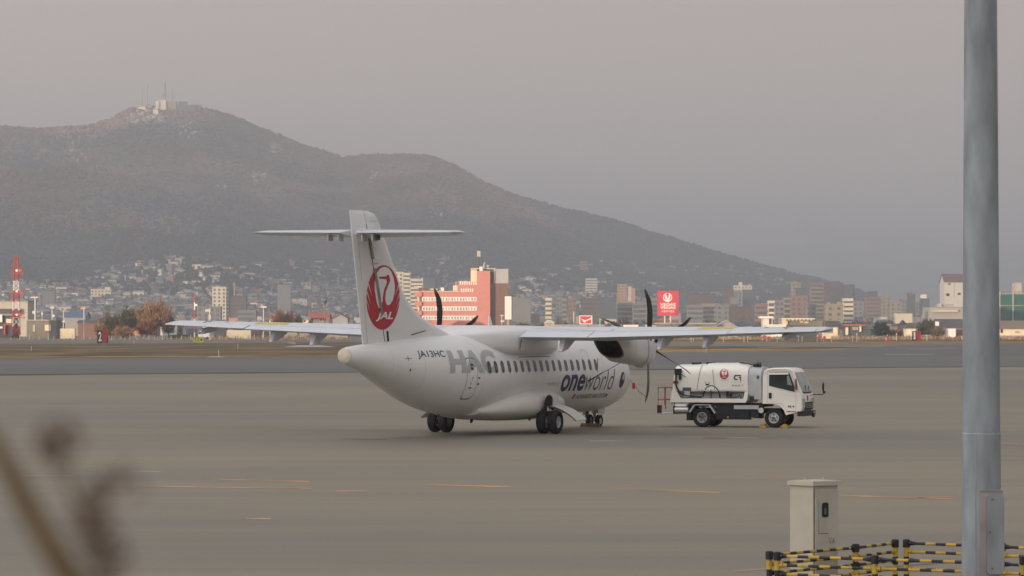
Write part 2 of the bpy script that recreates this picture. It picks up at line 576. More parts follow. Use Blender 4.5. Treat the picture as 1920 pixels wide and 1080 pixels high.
# ridge added behind the camera, out of view, to throw shade over the apron
b = MB()
ring = []
xs = np.linspace(-2600, 1700, 90)
rows = []
for dy, k in ((200, 0.0), (120, 0.55), (50, 0.93), (0, 1.0), (-60, 0.9), (-130, 0.5), (-210, 0.0)):
    row = []
    for x in xs:
        e = min(1, (x + 2600) / 500, (1700 - x) / 500)
        h = 62 * e * (0.93 + 0.14 * float(vnoise(x, 0, 240, 9)) + 0.05 * (float(vnoise(x, dy, 30, 10)) - 0.5))
        row.append((x, -380 + dy, max(-1, h * k - (1 if k == 0 else 0))))
    rows.append(row)
b.loft(rows, False, False, closed=False)
b.build('hill', m_mtn, kind='structure', smooth=60)

# the air
def haze_box(x0, x1, y0, y1, z0, z1, density, colour, aniso):
    m = bpy.data.materials.new('haze_air')
    m.use_nodes = True
    n, l = m.node_tree.nodes, m.node_tree.links
    n.clear()
    o = n.new('ShaderNodeOutputMaterial')
    v = n.new('ShaderNodeVolumePrincipled')
    v.inputs['Density'].default_value = density
    v.inputs['Color'].default_value = (*colour, 1)
    v.inputs['Anisotropy'].default_value = aniso
    l.new(v.outputs[0], o.inputs['Volume'])
    b = MB().box(x0, x1, y0, y1, z0, z1)
    h = b.build('haze', m, smooth=0, kind='stuff')
    return h
haze_box(-9500, 9500, -640, 17500, -1.2, 455, 2.1e-4, (0.560, 0.612, 0.695), 0.0)

# woods on the mountain: lumpy little crowns, each with its own colour
def blob(n_lat=2, n_lon=5):
    v = [(0, 0, 1.0)]
    for a in range(n_lat):
        t = math.pi * (a + 1) / (n_lat + 1)
        for k in range(n_lon):
            p = 2 * math.pi * (k + 0.5 * a) / n_lon
            v.append((math.sin(t) * math.cos(p), math.sin(t) * math.sin(p), math.cos(t)))
    v.append((0, 0, -0.9))
    f = []
    for k in range(n_lon):
        k2 = (k + 1) % n_lon
        f.append((0, 1 + k, 1 + k2))
        for a in range(n_lat - 1):
            p, q_ = 1 + a * n_lon, 1 + (a + 1) * n_lon
            f.append((p + k, q_ + k, q_ + k2))
            f.append((p + k, q_ + k2, p + k2))
        p = 1 + (n_lat - 1) * n_lon
        f.append((p + k, len(v) - 1, p + k2))
    return np.array(v), np.array(f)
def scatter_crowns(name, P, rad, hgt, tint, m):
    bv, bf = blob()
    n = len(P)
    jit = 1 + nrg.uniform(-0.38, 0.38, (n, len(bv), 3))
    V = bv[None] * jit * np.stack([rad, rad, hgt], -1)[:, None, :] + P[:, None, :]
    Fq = (bf[None] + (np.arange(n) * len(bv))[:, None, None]).reshape(-1, 3)
    shade = 1 + nrg.uniform(-0.14, 0.14, (n, len(bv), 1))
    T = np.clip(tint[:, None, :] * shade, 0, 1).reshape(-1, 3)
    o = np_mesh(name, V.reshape(-1, 3), Fq, m, tint=T)
    o['kind'] = 'stuff'
    return o
m_wood = attr_mat('bare_woodland')
N = 66000
Ys = nrg.uniform(3500, 6080, N * 2)
us = nrg.uniform(-0.150, 0.098, N * 2)
Xs = us * Ys
Zs = terr(Xs, Ys)
sl = Zs / np.maximum(Ys, 1)
keep = (Zs > 18 + 45 * vnoise(Xs, Ys, 300, 20)) & (nrg.random(N * 2) < 0.30 + 0.7 * np.clip((Zs - 30) / 60, 0, 1))
clear = vnoise(Xs, Ys, 60, 21) * 0.6 + vnoise(Xs, Ys, 25, 22) * 0.4
keep &= ~((clear > 0.74) & (Zs > 60))
_px, _py = 960 + F_PX * Xs / Ys, HOR - F_PX * (Zs - EYE) / Ys
keep &= ~((_px > 250) & (_px < 382) & (_py < 217) & (nrg.random(N * 2) < 0.85))      # the summit is built over
Xs, Ys, Zs = Xs[keep][:N], Ys[keep][:N], Zs[keep][:N]
ever = vnoise(Xs, Ys * 0.6, 420, 23) * 0.5 + vnoise(Xs, Ys, 130, 24) * 0.25 + nrg.random(len(Xs)) * 0.25
low = np.clip(1.5 - Zs / 125, 0, 1)
pxs_ = 960 + F_PX * Xs / Ys
is_ev = ever + 0.50 * low + 0.20 * np.clip((pxs_ - 850) / 250, 0, 1) > 0.70
tint = np.where(is_ev[:, None], np.array([0.014, 0.026, 0.036]), np.array([0.150, 0.092, 0.080])) * nrg.uniform(0.75, 1.25, (len(Xs), 1))
warm = vnoise(Xs, Ys, 200, 25)[:, None]
tint = tint * (1 + (warm - 0.5) * np.array([1.2, 0.6, 0.2]))
tint = tint * (0.45 + 1.1 * vnoise(Xs, Ys * 0.5, 90, 26)[:, None])
ppx, ppy = 960 + F_PX * Xs / Ys, HOR - F_PX * (Zs - EYE) / Ys
for sx, sy, sr, sq in ((262, 222, 22, .45), (300, 222, 16, .4), (285, 212, 22, .35), (517, 285, 12, .6), (512, 278, 9, .5), (552, 324, 6, .5), (480, 338, 16, .22), (412, 356, 10, .3), (138, 282, 9, .4), (150, 300, 14, .18), (700, 332, 10, .25), (360, 250, 24, .10), (820, 410, 14, .2)):
    dd = ((ppx - sx) / sr) ** 2 + ((ppy - sy) / (sr * 0.7)) ** 2
    hit_ = (dd < 1) & (nrg.random(len(Xs)) < sq)
    tint[hit_] = np.array([0.46, 0.42, 0.38]) * nrg.uniform(0.7, 1.2, (int(hit_.sum()), 1))
rad = nrg.uniform(2.4, 4.9, len(Xs))
hgt = nrg.uniform(2.0, 4.2, len(Xs)) * np.where(is_ev, 1.3, 1.0)
scatter_crowns('woodland', np.stack([Xs, Ys, Zs + hgt * 0.6], -1), rad, hgt, tint, m_wood)
# ------------------------------------------------------------------ the airliner (x right, y forward, z up; origin on the ground between the main wheels)
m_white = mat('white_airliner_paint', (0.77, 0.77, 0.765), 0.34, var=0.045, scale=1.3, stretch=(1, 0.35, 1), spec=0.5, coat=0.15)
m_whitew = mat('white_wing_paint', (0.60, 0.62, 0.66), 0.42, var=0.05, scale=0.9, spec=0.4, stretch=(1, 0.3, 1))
m_belly = mat('grimy_belly_paint', (0.70, 0.685, 0.65), 0.42, var=0.08, scale=0.9, stretch=(1, 0.25, 1))
m_grey_let = mat('grey_title_paint', (0.43, 0.43, 0.44), 0.4, var=0.04)
m_black_let = mat('black_paint', (0.022, 0.022, 0.03), 0.4, var=0.1)
m_navy = mat('navy_title_paint', (0.022, 0.020, 0.085), 0.4, var=0.05)
m_slate = mat('slate_title_paint', (0.10, 0.105, 0.135), 0.4, var=0.05)
m_red = mat('red_emblem_paint', (0.46, 0.020, 0.035), 0.4, var=0.06)
m_white_let = mat('white_emblem_paint', (0.80, 0.80, 0.80), 0.4, var=0.03)
m_glass_cabin = mat('cabin_window_glass', (0.085, 0.085, 0.085), 0.12, var=0.25, scale=2.0, spec=0.6)
m_gap = mat('dark_gap', (0.10, 0.095, 0.09), 0.7, var=0.2)
m_dark = mat('dark_recess', (0.018, 0.017, 0.016), 0.8, var=0.3)
m_tyre = mat('tyre_rubber', (0.016, 0.016, 0.017), 0.8, var=0.25, scale=4, bump=0.15)
m_rim = mat('wheel_metal', (0.48, 0.47, 0.45), 0.45, 0.3, var=0.15, scale=6)
m_strut = mat('gear_strut_metal', (0.42, 0.42, 0.41), 0.4, 0.4, var=0.2, scale=6)
m_blade = mat('black_propeller_blade', (0.022, 0.021, 0.020), 0.38, var=0.25, scale=3)
m_tip = mat('ochre_blade_tip', (0.15, 0.10, 0.045), 0.5, var=0.15)
m_cone = mat('cream_tail_lens', (0.56, 0.52, 0.40), 0.35, var=0.12, scale=5)
m_yellow_w = mat('yellow_wing_marking', (0.56, 0.44, 0.12), 0.5, var=0.1)
m_strapc = mat('black_strap', (0.02, 0.02, 0.025), 0.8)
m_pink = mat('faded_red_rim', (0.25, 0.13, 0.12), 0.6)

AIR_TH, AIR_ROLL = 0.4212, 0.0095
air = thing('airliner', 'white twin propeller high-wing airliner parked on the apron, red crane emblem on its tall fin', 'airliner', (-0.59, 126.29, 0.0))
air.rotation_euler = (0, AIR_ROLL, -AIR_TH)

ST = np.array([  # y, top, bottom, half width
    (-11.46, 2.975, 2.475, 0.235), (-11.2, 3.01, 2.40, 0.31), (-10.26, 3.075, 2.20, 0.46), (-9.37, 3.14, 1.93, 0.64), (-8.2, 3.21, 1.57, 0.86), (-7.0, 3.28, 1.21, 1.07),
    (-5.8, 3.34, 0.93, 1.23), (-4.6, 3.385, 0.74, 1.345), (-3.4, 3.41, 0.63, 1.41), (-2.0, 3.42, 0.57, 1.43), (0, 3.42, 0.56, 1.43), (4, 3.42, 0.56, 1.43), (7.6, 3.41, 0.565, 1.43),
    (8.4, 3.33, 0.60, 1.385), (9.0, 3.12, 0.67, 1.27), (9.6, 2.78, 0.80, 1.06), (10.1, 2.42, 0.98, 0.78), (10.45, 2.13, 1.19, 0.49), (10.62, 1.93, 1.40, 0.26), (10.70, 1.70, 1.62, 0.05)])
def _interp(y, c):
    """smooth (monotone cubic) reading of the station table"""
    xs, ys = ST[:, 0], ST[:, c]
    y = min(max(y, xs[0]), xs[-1])
    k = min(max(int(np.searchsorted(xs, y)) - 1, 0), len(xs) - 2)
    d = np.diff(ys) / np.diff(xs)
    def slope(i):
        if i == 0:
            return d[0]
        if i == len(xs) - 1:
            return d[-1]
        return 0.0 if d[i - 1] * d[i] <= 0 else 2 * d[i - 1] * d[i] / (d[i - 1] + d[i])
    h = xs[k + 1] - xs[k]
    t = (y - xs[k]) / h
    return (2 * t**3 - 3 * t**2 + 1) * ys[k] + (t**3 - 2 * t**2 + t) * h * slope(k) + (-2 * t**3 + 3 * t**2) * ys[k + 1] + (t**3 - t**2) * h * slope(k + 1)
def side(y, z):
    zt, zb, hw = _interp(y, 1), _interp(y, 2), _interp(y, 3)
    c, h = (zt + zb) / 2, (zt - zb) / 2
    return hw * math.sqrt(max(0.0, 1 - ((z - c) / h) ** 2))
def skin(off=0.004, sgn=1):
    def P(y, z):
        zt, zb, hw = _interp(y, 1), _interp(y, 2), _interp(y, 3)
        c, h = (zt + zb) / 2, (zt - zb) / 2
        x = side(y, z)
        n = Vector((x / hw**2, 0, (z - c) / h**2))
        n = n.normalized() if n.length > 1e-6 else Vector((1, 0, 0))
        return (sgn * (x + n.x * off), y, z + n.z * off)
    return P
rings = []
for y in np.concatenate([np.linspace(-11.46, -3.4, 34), np.linspace(-3.0, 7.4, 14), np.linspace(7.6, 10.70, 26)]):
    zt, zb, hw = _interp(y, 1), _interp(y, 2), _interp(y, 3)
    rings.append([(hw * math.cos(2 * math.pi * k / 56), y, (zt + zb) / 2 + (zt - zb) / 2 * math.sin(2 * math.pi * k / 56)) for k in range(56)])
fus = MB().loft(rings).build('fuselage', m_white, air)
# rounded lens that closes the tail cone
b = MB().lathe([(0.236, 0), (0.236, -0.05), (0.20, -0.075), (0.10, -0.09), (0.0, -0.095)], (0, -11.46, 2.725), 'y', 24)
b.build('tail_lens', m_cone, air)
# cabin windows, right and left
def rrect(w, h, r, n=5):
    o = []
    for cx, cy, a in ((w - r, h - r, 0), (-w + r, h - r, 90), (-w + r, -h + r, 180), (w - r, -h + r, 270)):
        o += [(cx + r * math.cos(R(a + 90 * k / n)), cy + r * math.sin(R(a + 90 * k / n))) for k in range(n + 1)]
    return o
P4, P2, PL4 = skin(0.005), skin(0.003), skin(0.005, -1)
win_y = [-3.55 + 0.536 * k for k in range(18)]
w0 = shape('window', [rrect(0.125, 0.20, 0.11)], lambda u, w: P4(u, 2.31 + w), m_glass_cabin, fus, 0.1)
w0.location = (0, win_y[0], 0)
wl0 = shape('window', [rrect(0.125, 0.20, 0.11)], lambda u, w: PL4(u, 2.31 + w), m_glass_cabin, fus, 0.1)
wl0.location = (0, win_y[0], 0)
for y in win_y[1:]:
    again(w0, loc=(0, y, 0))
    again(wl0, loc=(0, y, 0))
def band(outer, width):
    """outline ring as quads strips: outer outline and the same drawn inward"""
    c = (sum(p[0] for p in outer) / len(outer), sum(p[1] for p in outer) / len(outer))
    inn = []
    for p in outer:
        d = Vector((p[0] - c[0], p[1] - c[1]))
        d = d * (1 - width / max(d.length, 1e-6))
        inn.append((c[0] + d.x, c[1] + d.y))
    n = len(outer)
    return [[outer[i], outer[(i + 1) % n], inn[(i + 1) % n], inn[i]] for i in range(n)]
# service door near the tail: a panel of its own inside a dark seam
def door(y0, y1, z0, z1, r=0.16):
    w, h = (y1 - y0) / 2, (z1 - z0) / 2
    o = [(p[0] + (y0 + y1) / 2, p[1] + (z0 + z1) / 2) for p in rrect(w, h, r)]
    d = shape('door', [o], skin(0.006), m_white, air, 0.2)
    shape('door_seam', band([(p[0], p[1]) for p in [(q[0] + (y0 + y1) / 2, q[1] + (z0 + z1) / 2) for q in rrect(w + 0.012, h + 0.012, r)]], 0.030), skin(0.009), m_gap, d, 0.2)
    return d
d1 = door(-5.10, -4.42, 1.27, 2.62)
shape('door_window', [[(p[0] - 4.76, p[1] + 2.33) for p in rrect(0.10, 0.11, 0.05)]], skin(0.010), m_glass_cabin, d1)
shape('door_handle', [[(-4.86, 1.72), (-4.82, 1.72), (-4.70, 2.0), (-4.74, 2.0)]], skin(0.010), m_gap, d1)
shape('door_handle', [[(-4.90, 1.62), (-4.70, 1.62), (-4.70, 1.66), (-4.90, 1.66)]], skin(0.010), m_gap, d1)
shape('hinge', [[(-4.36, 1.93), (-4.24, 1.93), (-4.24, 1.99), (-4.36, 1.99)]], skin(0.010), m_gap, air)
shape('hinge', [[(-4.38, 1.73), (-4.26, 1.73), (-4.26, 1.79), (-4.38, 1.79)]], skin(0.010), m_gap, air)
# emergency exit over the forward windows
ox = band([(p[0] + 4.86, p[1] + 2.33) for p in rrect(0.31, 0.52, 0.24)], 0.022)
shape('exit_hatch', ox, skin(0.004), m_grey_let, air, 0.2)
# small fittings on the tail cone
shape('static_port', [ell(-8.4, 2.26, 0.045, 0.045, 12)], skin(0.004), m_gap, air)
shape('panel_mark', [[(-8.7, 2.62), (-8.3, 2.62), (-8.3, 2.64), (-8.7, 2.64)], [(-8.52, 2.55), (-8.48, 2.55), (-8.48, 2.70), (-8.52, 2.70)]], skin(0.004), m_pink, air)
m_seam = mat('panel_seam_grey', (0.50, 0.50, 0.50), 0.6)
for y in (-9.3, -7.6, -3.95, -1.9, 0.9, 3.6, 6.3, 8.2):
    shape('panel_seam', [[(y, _interp(y, 2) + 0.25), (y + 0.012, _interp(y, 2) + 0.25), (y + 0.012, _interp(y, 1) - 0.15), (y, _interp(y, 1) - 0.15)]], skin(0.003), m_seam, air, 0.12)
# titles on the right side
lettering('registration_letters', 'JA13HC', (-7.92, -6.22, 2.60, 2.875), skin(0.005), m_black_let, air, 0.012, 0.15, (12, 6))
lettering('title_letters', 'HAC', (-6.20, -2.86, 2.13, 2.88), skin(0.0085), m_grey_let, air, 0.055, 0.10, (24, 10))
lettering('alliance_letters', 'one', (2.50, 4.58, 1.40, 1.99), skin(0.004), m_navy, air, 0.026, 0.18, (16, 8))
lettering('alliance_letters', 'world', (4.62, 7.28, 1.40, 2.14), skin(0.004), m_slate, air, -0.006, 0.18, (20, 8))
lettering('small_letters', 'member of', (1.30, 2.30, 1.62, 1.78), skin(0.004), m_grey_let, air, 0.0, 0.1, (10, 3))
lettering('company_letters', 'HOKKAIDO AIR SYSTEM', (4.28, 7.15, 1.115, 1.275), skin(0.004), m_black_let, air, 0.004, 0.2, (20, 3))
shape('company_emblem', [ell(4.05, 1.21, 0.11, 0.10, 20)], skin(0.004), m_red, air)
gl = shape('alliance_globe', [ell(8.05, 1.74, 0.26, 0.29, 28)], skin(0.004), m_navy, air)
shape('globe_shine', [ell(8.13, 1.83, 0.12, 0.11, 20)], skin(0.008), m_grey_let, gl)
# cockpit glass (right side and front)
for sg in (1, -1):
    shape('cockpit_window', [[(8.75, 2.36), (9.35, 2.30), (9.35, 2.72), (8.85, 2.84)]], skin(0.005, sg), m_glass_cabin, air)
    shape('windscreen', [[(9.42, 2.30), (9.80, 2.26), (9.62, 2.62), (9.42, 2.72)]], skin(0.005, sg), m_glass_cabin, air)

# belly sponsons that house the main gear
rings = []
for y, hw, zt, zb in ((-3.3, 0.9, 1.0, 0.66), (-2.7, 1.18, 1.18, 0.57), (-1.8, 1.48, 1.38, 0.49), (-0.6, 1.78, 1.54, 0.44), (0.4, 1.93, 1.60, 0.43), (1.3, 1.90, 1.58, 0.44), (2.1, 1.70, 1.46, 0.48), (2.7, 1.42, 1.28, 0.54), (3.2, 1.0, 1.05, 0.62)):
    r = []
    for k in range(44):
        a = 2 * math.pi * k / 44
        c, s_ = math.cos(a), math.sin(a)
        e = 0.78
        r.append((hw * math.copysign(abs(c) ** e, c), y, (zt + zb) / 2 + (zt - zb) / 2 * math.copysign(abs(s_) ** e, s_)))
    rings.append(r)
MB().loft(rings).build('gear_fairing', m_belly, air)
# wing root fairing
rings = []
for y, hw, zt, zb in ((-3.75, 0.35, 3.44, 3.1), (-3.2, 0.85, 3.50, 2.98), (-2.5, 1.20, 3.60, 2.78), (-1.9, 1.42, 3.665, 2.66), (-1.3, 1.50, 3.69, 2.63), (1.4, 1.52, 3.69, 2.63), (2.0, 1.46, 3.62, 2.66), (2.5, 1.25, 3.52, 2.85), (3.0, 0.8, 3.44, 3.05)):
    r = []
    for k in range(48):
        a = 2 * math.pi * k / 48
        c, s_ = math.cos(a), math.sin(a)
        e = 0.5
        r.append((hw * math.copysign(abs(c) ** e, c), y, (zt + zb) / 2 + (zt - zb) / 2 * math.copysign(abs(s_) ** e, s_)))
    rings.append(r)
wf = MB().loft(rings).build('wing_fairing', m_white, air)
def fplane(u, w):
    return (1.527, u, w)
shape('fairing_seam', [[(-1.35, 2.62), (1.3, 2.62), (1.3, 2.645), (-1.35, 2.645)]], lambda u, w: (1.47, u, w), m_gap, wf)
shape('drain_slot', [[(-1.28, 3.22), (-1.22, 3.22), (-1.36, 2.86), (-1.40, 2.86)]], lambda u, w: (1.525, u, w), m_dark, wf)

# wing
def foil(c0, c1, t, camber=0.02, n=18):
    xs = [c0 + (c1 - c0) * (1 - math.cos(math.pi * k / n)) / 2 for k in range(n + 1)]
    def th(x):
        return 5 * t * (0.2969 * math.sqrt(x) - 0.1260 * x - 0.3516 * x**2 + 0.2843 * x**3 - 0.1036 * x**4) + 0.0008
    def cm(x):
        return 4 * camber * x * (1 - x)
    up = [(x, cm(x) + th(x)) for x in reversed(xs)]
    lo = [(x, cm(x) - th(x)) for x in (xs if c0 > 0 else xs[1:])]
    return up + lo
WST = [(0.0, 1.12, 2.62, 3.415, 0.185), (4.15, 1.12, 2.62, 3.425, 0.185), (8.2, 0.58, 2.04, 3.54, 0.16), (12.05, 0.02, 1.48, 3.655, 0.13), (12.22, -0.08, 1.30, 3.66, 0.10), (12.29, -0.25, 0.98, 3.665, 0.05)]
def wst(x):
    a = abs(x)
    return [float(np.interp(a, [s[0] for s in WST], [s[k] for s in WST])) for k in range(1, 5)]
def wing_piece(name, x0, x1, c0, c1, n, m=None, drop=0.0, par=None):
    b = MB()
    rings = []
    for k in range(n + 1):
        x = x0 + (x1 - x0) * k / n
        le, ch, z0, t = wst(x)
        rings.append([(x, le - c * ch, z0 + ch * (h - 0.035 * c) - drop) for c, h in foil(c0, c1, t)])
    return b.loft(rings).build(name, m or m_whitew, par or air)
for sg in (1, -1):
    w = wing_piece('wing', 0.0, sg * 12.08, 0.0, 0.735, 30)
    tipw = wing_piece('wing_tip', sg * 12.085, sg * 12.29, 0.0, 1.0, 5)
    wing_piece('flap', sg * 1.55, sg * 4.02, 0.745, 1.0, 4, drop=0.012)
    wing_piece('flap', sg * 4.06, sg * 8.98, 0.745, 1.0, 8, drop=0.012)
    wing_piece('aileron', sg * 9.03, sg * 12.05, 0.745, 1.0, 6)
    # flap track fairings below the trailing edge
    for x, ln, dp, wd in ((2.95, 0.95, 0.50, 0.13), (6.5, 0.85, 0.46, 0.13), (8.1, 0.80, 0.42, 0.12), (10.85, 0.55, 0.24, 0.09)):
        le, ch, z0, t = wst(x)
        te = le - ch + 0.55
        b = MB()
        zt = z0 - 0.10
        b.loft([[(sg * (x - wd), te + 0.9, zt), (sg * (x + wd), te + 0.9, zt), (sg * (x + wd * .6), te + 0.8, zt - 0.12), (sg * (x - wd * .6), te + 0.8, zt - 0.12)],
                [(sg * (x - wd), te + 0.35, zt), (sg * (x + wd), te + 0.35, zt), (sg * (x + wd * .7), te + 0.2, zt - dp * 0.8), (sg * (x - wd * .7), te + 0.2, zt - dp * 0.8)],
                [(sg * (x - wd), te + 0.02, zt - 0.02), (sg * (x + wd), te + 0.02, zt - 0.02), (sg * (x + wd * .6), te - 0.22, zt - dp), (sg * (x - wd * .6), te - 0.22, zt - dp)],
                [(sg * (x - wd * .8), te - 0.05, zt - 0.03), (sg * (x + wd * .8), te - 0.05, zt - 0.03), (sg * (x + wd * .4), te - 0.28, zt - dp * 0.96), (sg * (x - wd * .4), te - 0.28, zt - dp * 0.96)]])
        b.build('flap_fairing', m_whitew, air)
    def top_skin(u, w, sg=sg):
        le, ch, z0, t = wst(u)
        c = min(max(w, 0.02), 0.99)
        th = 5 * t * (0.2969 * math.sqrt(c) - 0.1260 * c - 0.3516 * c**2 + 0.2843 * c**3 - 0.1036 * c**4)
        return (sg * u, le - c * ch, z0 + ch * (0.08 * c * (1 - c) + th - 0.035 * c) + 0.006)
    shape('walkway_marking', [[(7.75, 0.44), (9.05, 0.44), (8.95, 0.66), (7.65, 0.66)]], top_skin, m_yellow_w, w, 0.2)
    shape('wing_seam', [[(4.60, 0.25), (4.63, 0.25), (4.63, 0.73), (4.60, 0.73)]], top_skin, m_gap, w, 0.2)
    shape('wing_seam', [[(1.62, 0.60), (4.1, 0.70), (4.1, 0.715), (1.62, 0.615)]], top_skin, m_grey_let, w, 0.3)
    shape('vent_mark', [[(10.85, 0.35), (10.93, 0.35), (10.93, 0.70), (10.85, 0.70)], [(10.72, 0.50), (10.85, 0.52), (10.85, 0.58), (10.72, 0.60)], [(10.93, 0.44), (11.02, 0.44), (11.02, 0.5), (10.93, 0.5)]], top_skin, m_gap, w)
    shape('vent_mark', [[(10.05, 0.50), (10.18, 0.50), (10.18, 0.56), (10.05, 0.56)]], top_skin, m_gap, w)

# engine nacelles, exhausts, propellers
m_nac = mat('nacelle_paint', (0.72, 0.71, 0.69), 0.4, var=0.10, scale=1.6, stretch=(1, 0.4, 1.6))
m_exh = mat('dark_exhaust', (0.045, 0.038, 0.030), 0.7, var=0.5, scale=3)  # dark tone puts the shade of the exhaust opening into the duct
def blade_mesh(par):
    b = MB()
    rings, n = [], 14
    for k in range(22):
        s_ = 0.16 + (1.965 - 0.16) * k / 21
        f = (s_ - 0.16) / 1.805
        ch = float(np.interp(f, [0, 0.12, 0.45, 0.75, 0.93, 1.0], [0.13, 0.21, 0.36, 0.35, 0.25, 0.09]))
        t = float(np.interp(f, [0, 0.12, 0.5, 1.0], [0.12, 0.075, 0.030, 0.008]))
        sw = float(np.interp(f, [0, 0.35, 0.6, 0.8, 1.0], [0.0, 0.10, 0.11, 0.02, -0.27]))
        tw = R(float(np.interp(f, [0, 1], [15, 5])))
        r = []
        for j in range(n):
            a = 2 * math.pi * j / n
            yy, xx = ch / 2 * math.cos(a) + sw, t / 2 * math.sin(a)
            r.append((xx * math.cos(tw) + yy * math.sin(tw), yy * math.cos(tw), s_))
        rings.append(r)
    b.loft(rings[:20], True, False, 0)
    b.loft(rings[19:], False, True, 1)
    return b.build('blade', [m_blade, m_tip], par, smooth=60)
HUBY, HUBZ = 3.93, 3.02
for sg in (1, -1):
    X0 = sg * 4.05
    rings = []
    for y, zt, zb, hw in ((-0.15, 3.40, 2.60, 0.46), (0.5, 3.44, 2.54, 0.53), (1.3, 3.52, 2.46, 0.555), (2.3, 3.50, 2.38, 0.56), (3.0, 3.43, 2.34, 0.53), (3.45, 3.36, 2.36, 0.47), (3.72, 3.30, 2.48, 0.39), (3.78, 3.26, 2.56, 0.34)):
        r = []
        for k in range(40):
            a = 2 * math.pi * k / 40
            c, s_ = math.cos(a), math.sin(a)
            e = 0.72
            z = (zt + zb) / 2 + (zt - zb) / 2 * math.copysign(abs(s_) ** e, s_)
            sl = (3.4 - z) * 1.35 * max(0.0, (1.3 - y) / 1.45)
            r.append((X0 + hw * math.copysign(abs(c) ** e, c), y + sl, z))
        rings.append(r)
    aft = rings[0]
    cen = Vector((sum(p[0] for p in aft) / 40, sum(p[1] for p in aft) / 40, sum(p[2] for p in aft) / 40))
    b = MB().loft(rings, False, True)
    nac = b.build('nacelle', m_nac, air)
    def shr(k, dy):
        return [((p[0] - cen.x) * k + cen.x, (p[1] - cen.y) * k + cen.y + dy, (p[2] - cen.z) * k + cen.z) for p in aft]
    rim = MB().loft([aft, shr(1.015, -0.02), shr(0.95, -0.03), shr(0.90, 0.0)], False, False).build('exhaust_rim', m_pink, nac)
    MB().loft([shr(0.90, 0.0), shr(0.78, 0.25), shr(0.60, 0.55)], False, True).build('exhaust_duct', m_exh, nac)
    for y, mm, wd in ((2.62, m_gap, 0.035), (1.5, m_grey_let, 0.014)):
        zt, zb, hw = (3.47, 2.36, 0.55) if y > 2 else (3.52, 2.45, 0.556)
        pts = []
        b = MB()
        ra, rb = [], []
        for k in range(28):
            a = R(-100 + 200 * k / 27) if sg > 0 else R(80 + 200 * k / 27)
            c, s_ = math.cos(a), math.sin(a)
            e = 0.72
            q = (X0 + (hw + 0.012) * math.copysign(abs(c) ** e, c), (zt + zb) / 2 + ((zt - zb) / 2 + 0.012) * math.copysign(abs(s_) ** e, s_))
            ra.append((q[0], y, q[1]))
            rb.append((q[0], y + wd, q[1]))
        b.loft([ra, rb], False, False, closed=False)
        b.build('cowl_seam', mm, nac)
    for y, z in ((2.85, 3.26), (3.25, 3.2)):
        MB().lathe([(0.06, 0), (0.06, 0.03), (0.0, 0.03)], (X0 + sg * 0.53 - (0.0 if sg > 0 else 0.03), y, z), 'x', 10).build('cowl_vent', m_dark, nac)
    MB().lathe([(0.0, -0.36), (0.17, -0.33), (0.24, -0.2), (0.25, 0.0), (0.21, 0.12)], (X0, 3.30, 2.50), 'y', 20).build('oil_intake', m_nac, nac)
    prop = thing('propeller', '', '', (X0, HUBY, HUBZ))
    del prop['label'], prop['category']
    prop.parent = air
    MB().lathe([(0.0, 0.62), (0.10, 0.58), (0.21, 0.42), (0.285, 0.18), (0.30, -0.12), (0.30, -0.16)], (0, 0, 0), 'y', 28).build('spinner', m_white, prop)
    b0 = blade_mesh(prop)
    for k in range(1, 6):
        again(b0, rot=(0, R(60 * k), 0))

# fin, rudder, tailplane
ZF = [2.95, 3.2, 3.37, 3.65, 3.95, 4.3, 4.7, 5.07, 5.6, 6.2, 6.75, 7.1, 7.26, 7.33]
LE = [-3.2, -3.4, -3.75, -4.95, -6.05, -6.85, -7.4, -7.72, -8.15, -8.62, -9.06, -9.36, -9.62, -10.05]
def f_le(z): return float(np.interp(z, ZF, LE))
def f_te(z): return -10.24 - (z - 3.06) * 0.237
def f_hinge(z): return float(np.interp(z, [2.95, 3.17, 6.70, 7.4], [-8.76, -8.86, -10.18, -10.45]))
def f_half(y, z):
    """half thickness of the fin at a place"""
    le, te = f_le(z), f_te(z)
    c = min(max((le - y) / (le - te), 0.0), 1.0)
    tm = float(np.interp(z, [3.0, 4.2, 7.2, 7.33], [0.24, 0.20, 0.115, 0.05]))
    return tm * max(0.0, (1 - c)) ** 0.62 * min(1.0, (c * 7)) ** 0.5 * 1.25 + 0.008
def fin_part(name, ya, yb, zs):
    rings = []
    n = 16
    for z in zs:
        y0, y1 = ya(z), yb(z)
        yy = [y0 + (y1 - y0) * (0.5 - 0.5 * math.cos(math.pi * k / n)) for k in range(n + 1)]
        rings.append([(f_half(y, z), y, z) for y in yy] + [(-f_half(y, z), y, z) for y in reversed(yy)])
    return MB().loft(rings).build(name, m_white, air, smooth=50)
zs = [2.95, 3.1, 3.25, 3.37, 3.5, 3.65, 3.8, 3.95, 4.1, 4.3, 4.5, 4.7, 4.9, 5.07, 5.3, 5.6, 5.9, 6.2, 6.5, 6.75, 6.95, 7.1, 7.2, 7.26, 7.31, 7.33]
fin = fin_part('fin', f_le, lambda z: f_hinge(z) + 0.025, zs)
rud = fin_part('rudder', lambda z: f_hinge(z) - 0.025, f_te, [z for z in zs if z >= 3.1])
def on_fin(off=0.006, sg=1):
    return lambda y, z: (sg * (f_half(y, z) + off), y, z)
LCY, LCZ, LRY, LRZ = -9.08, 4.58, 1.07, 1.035
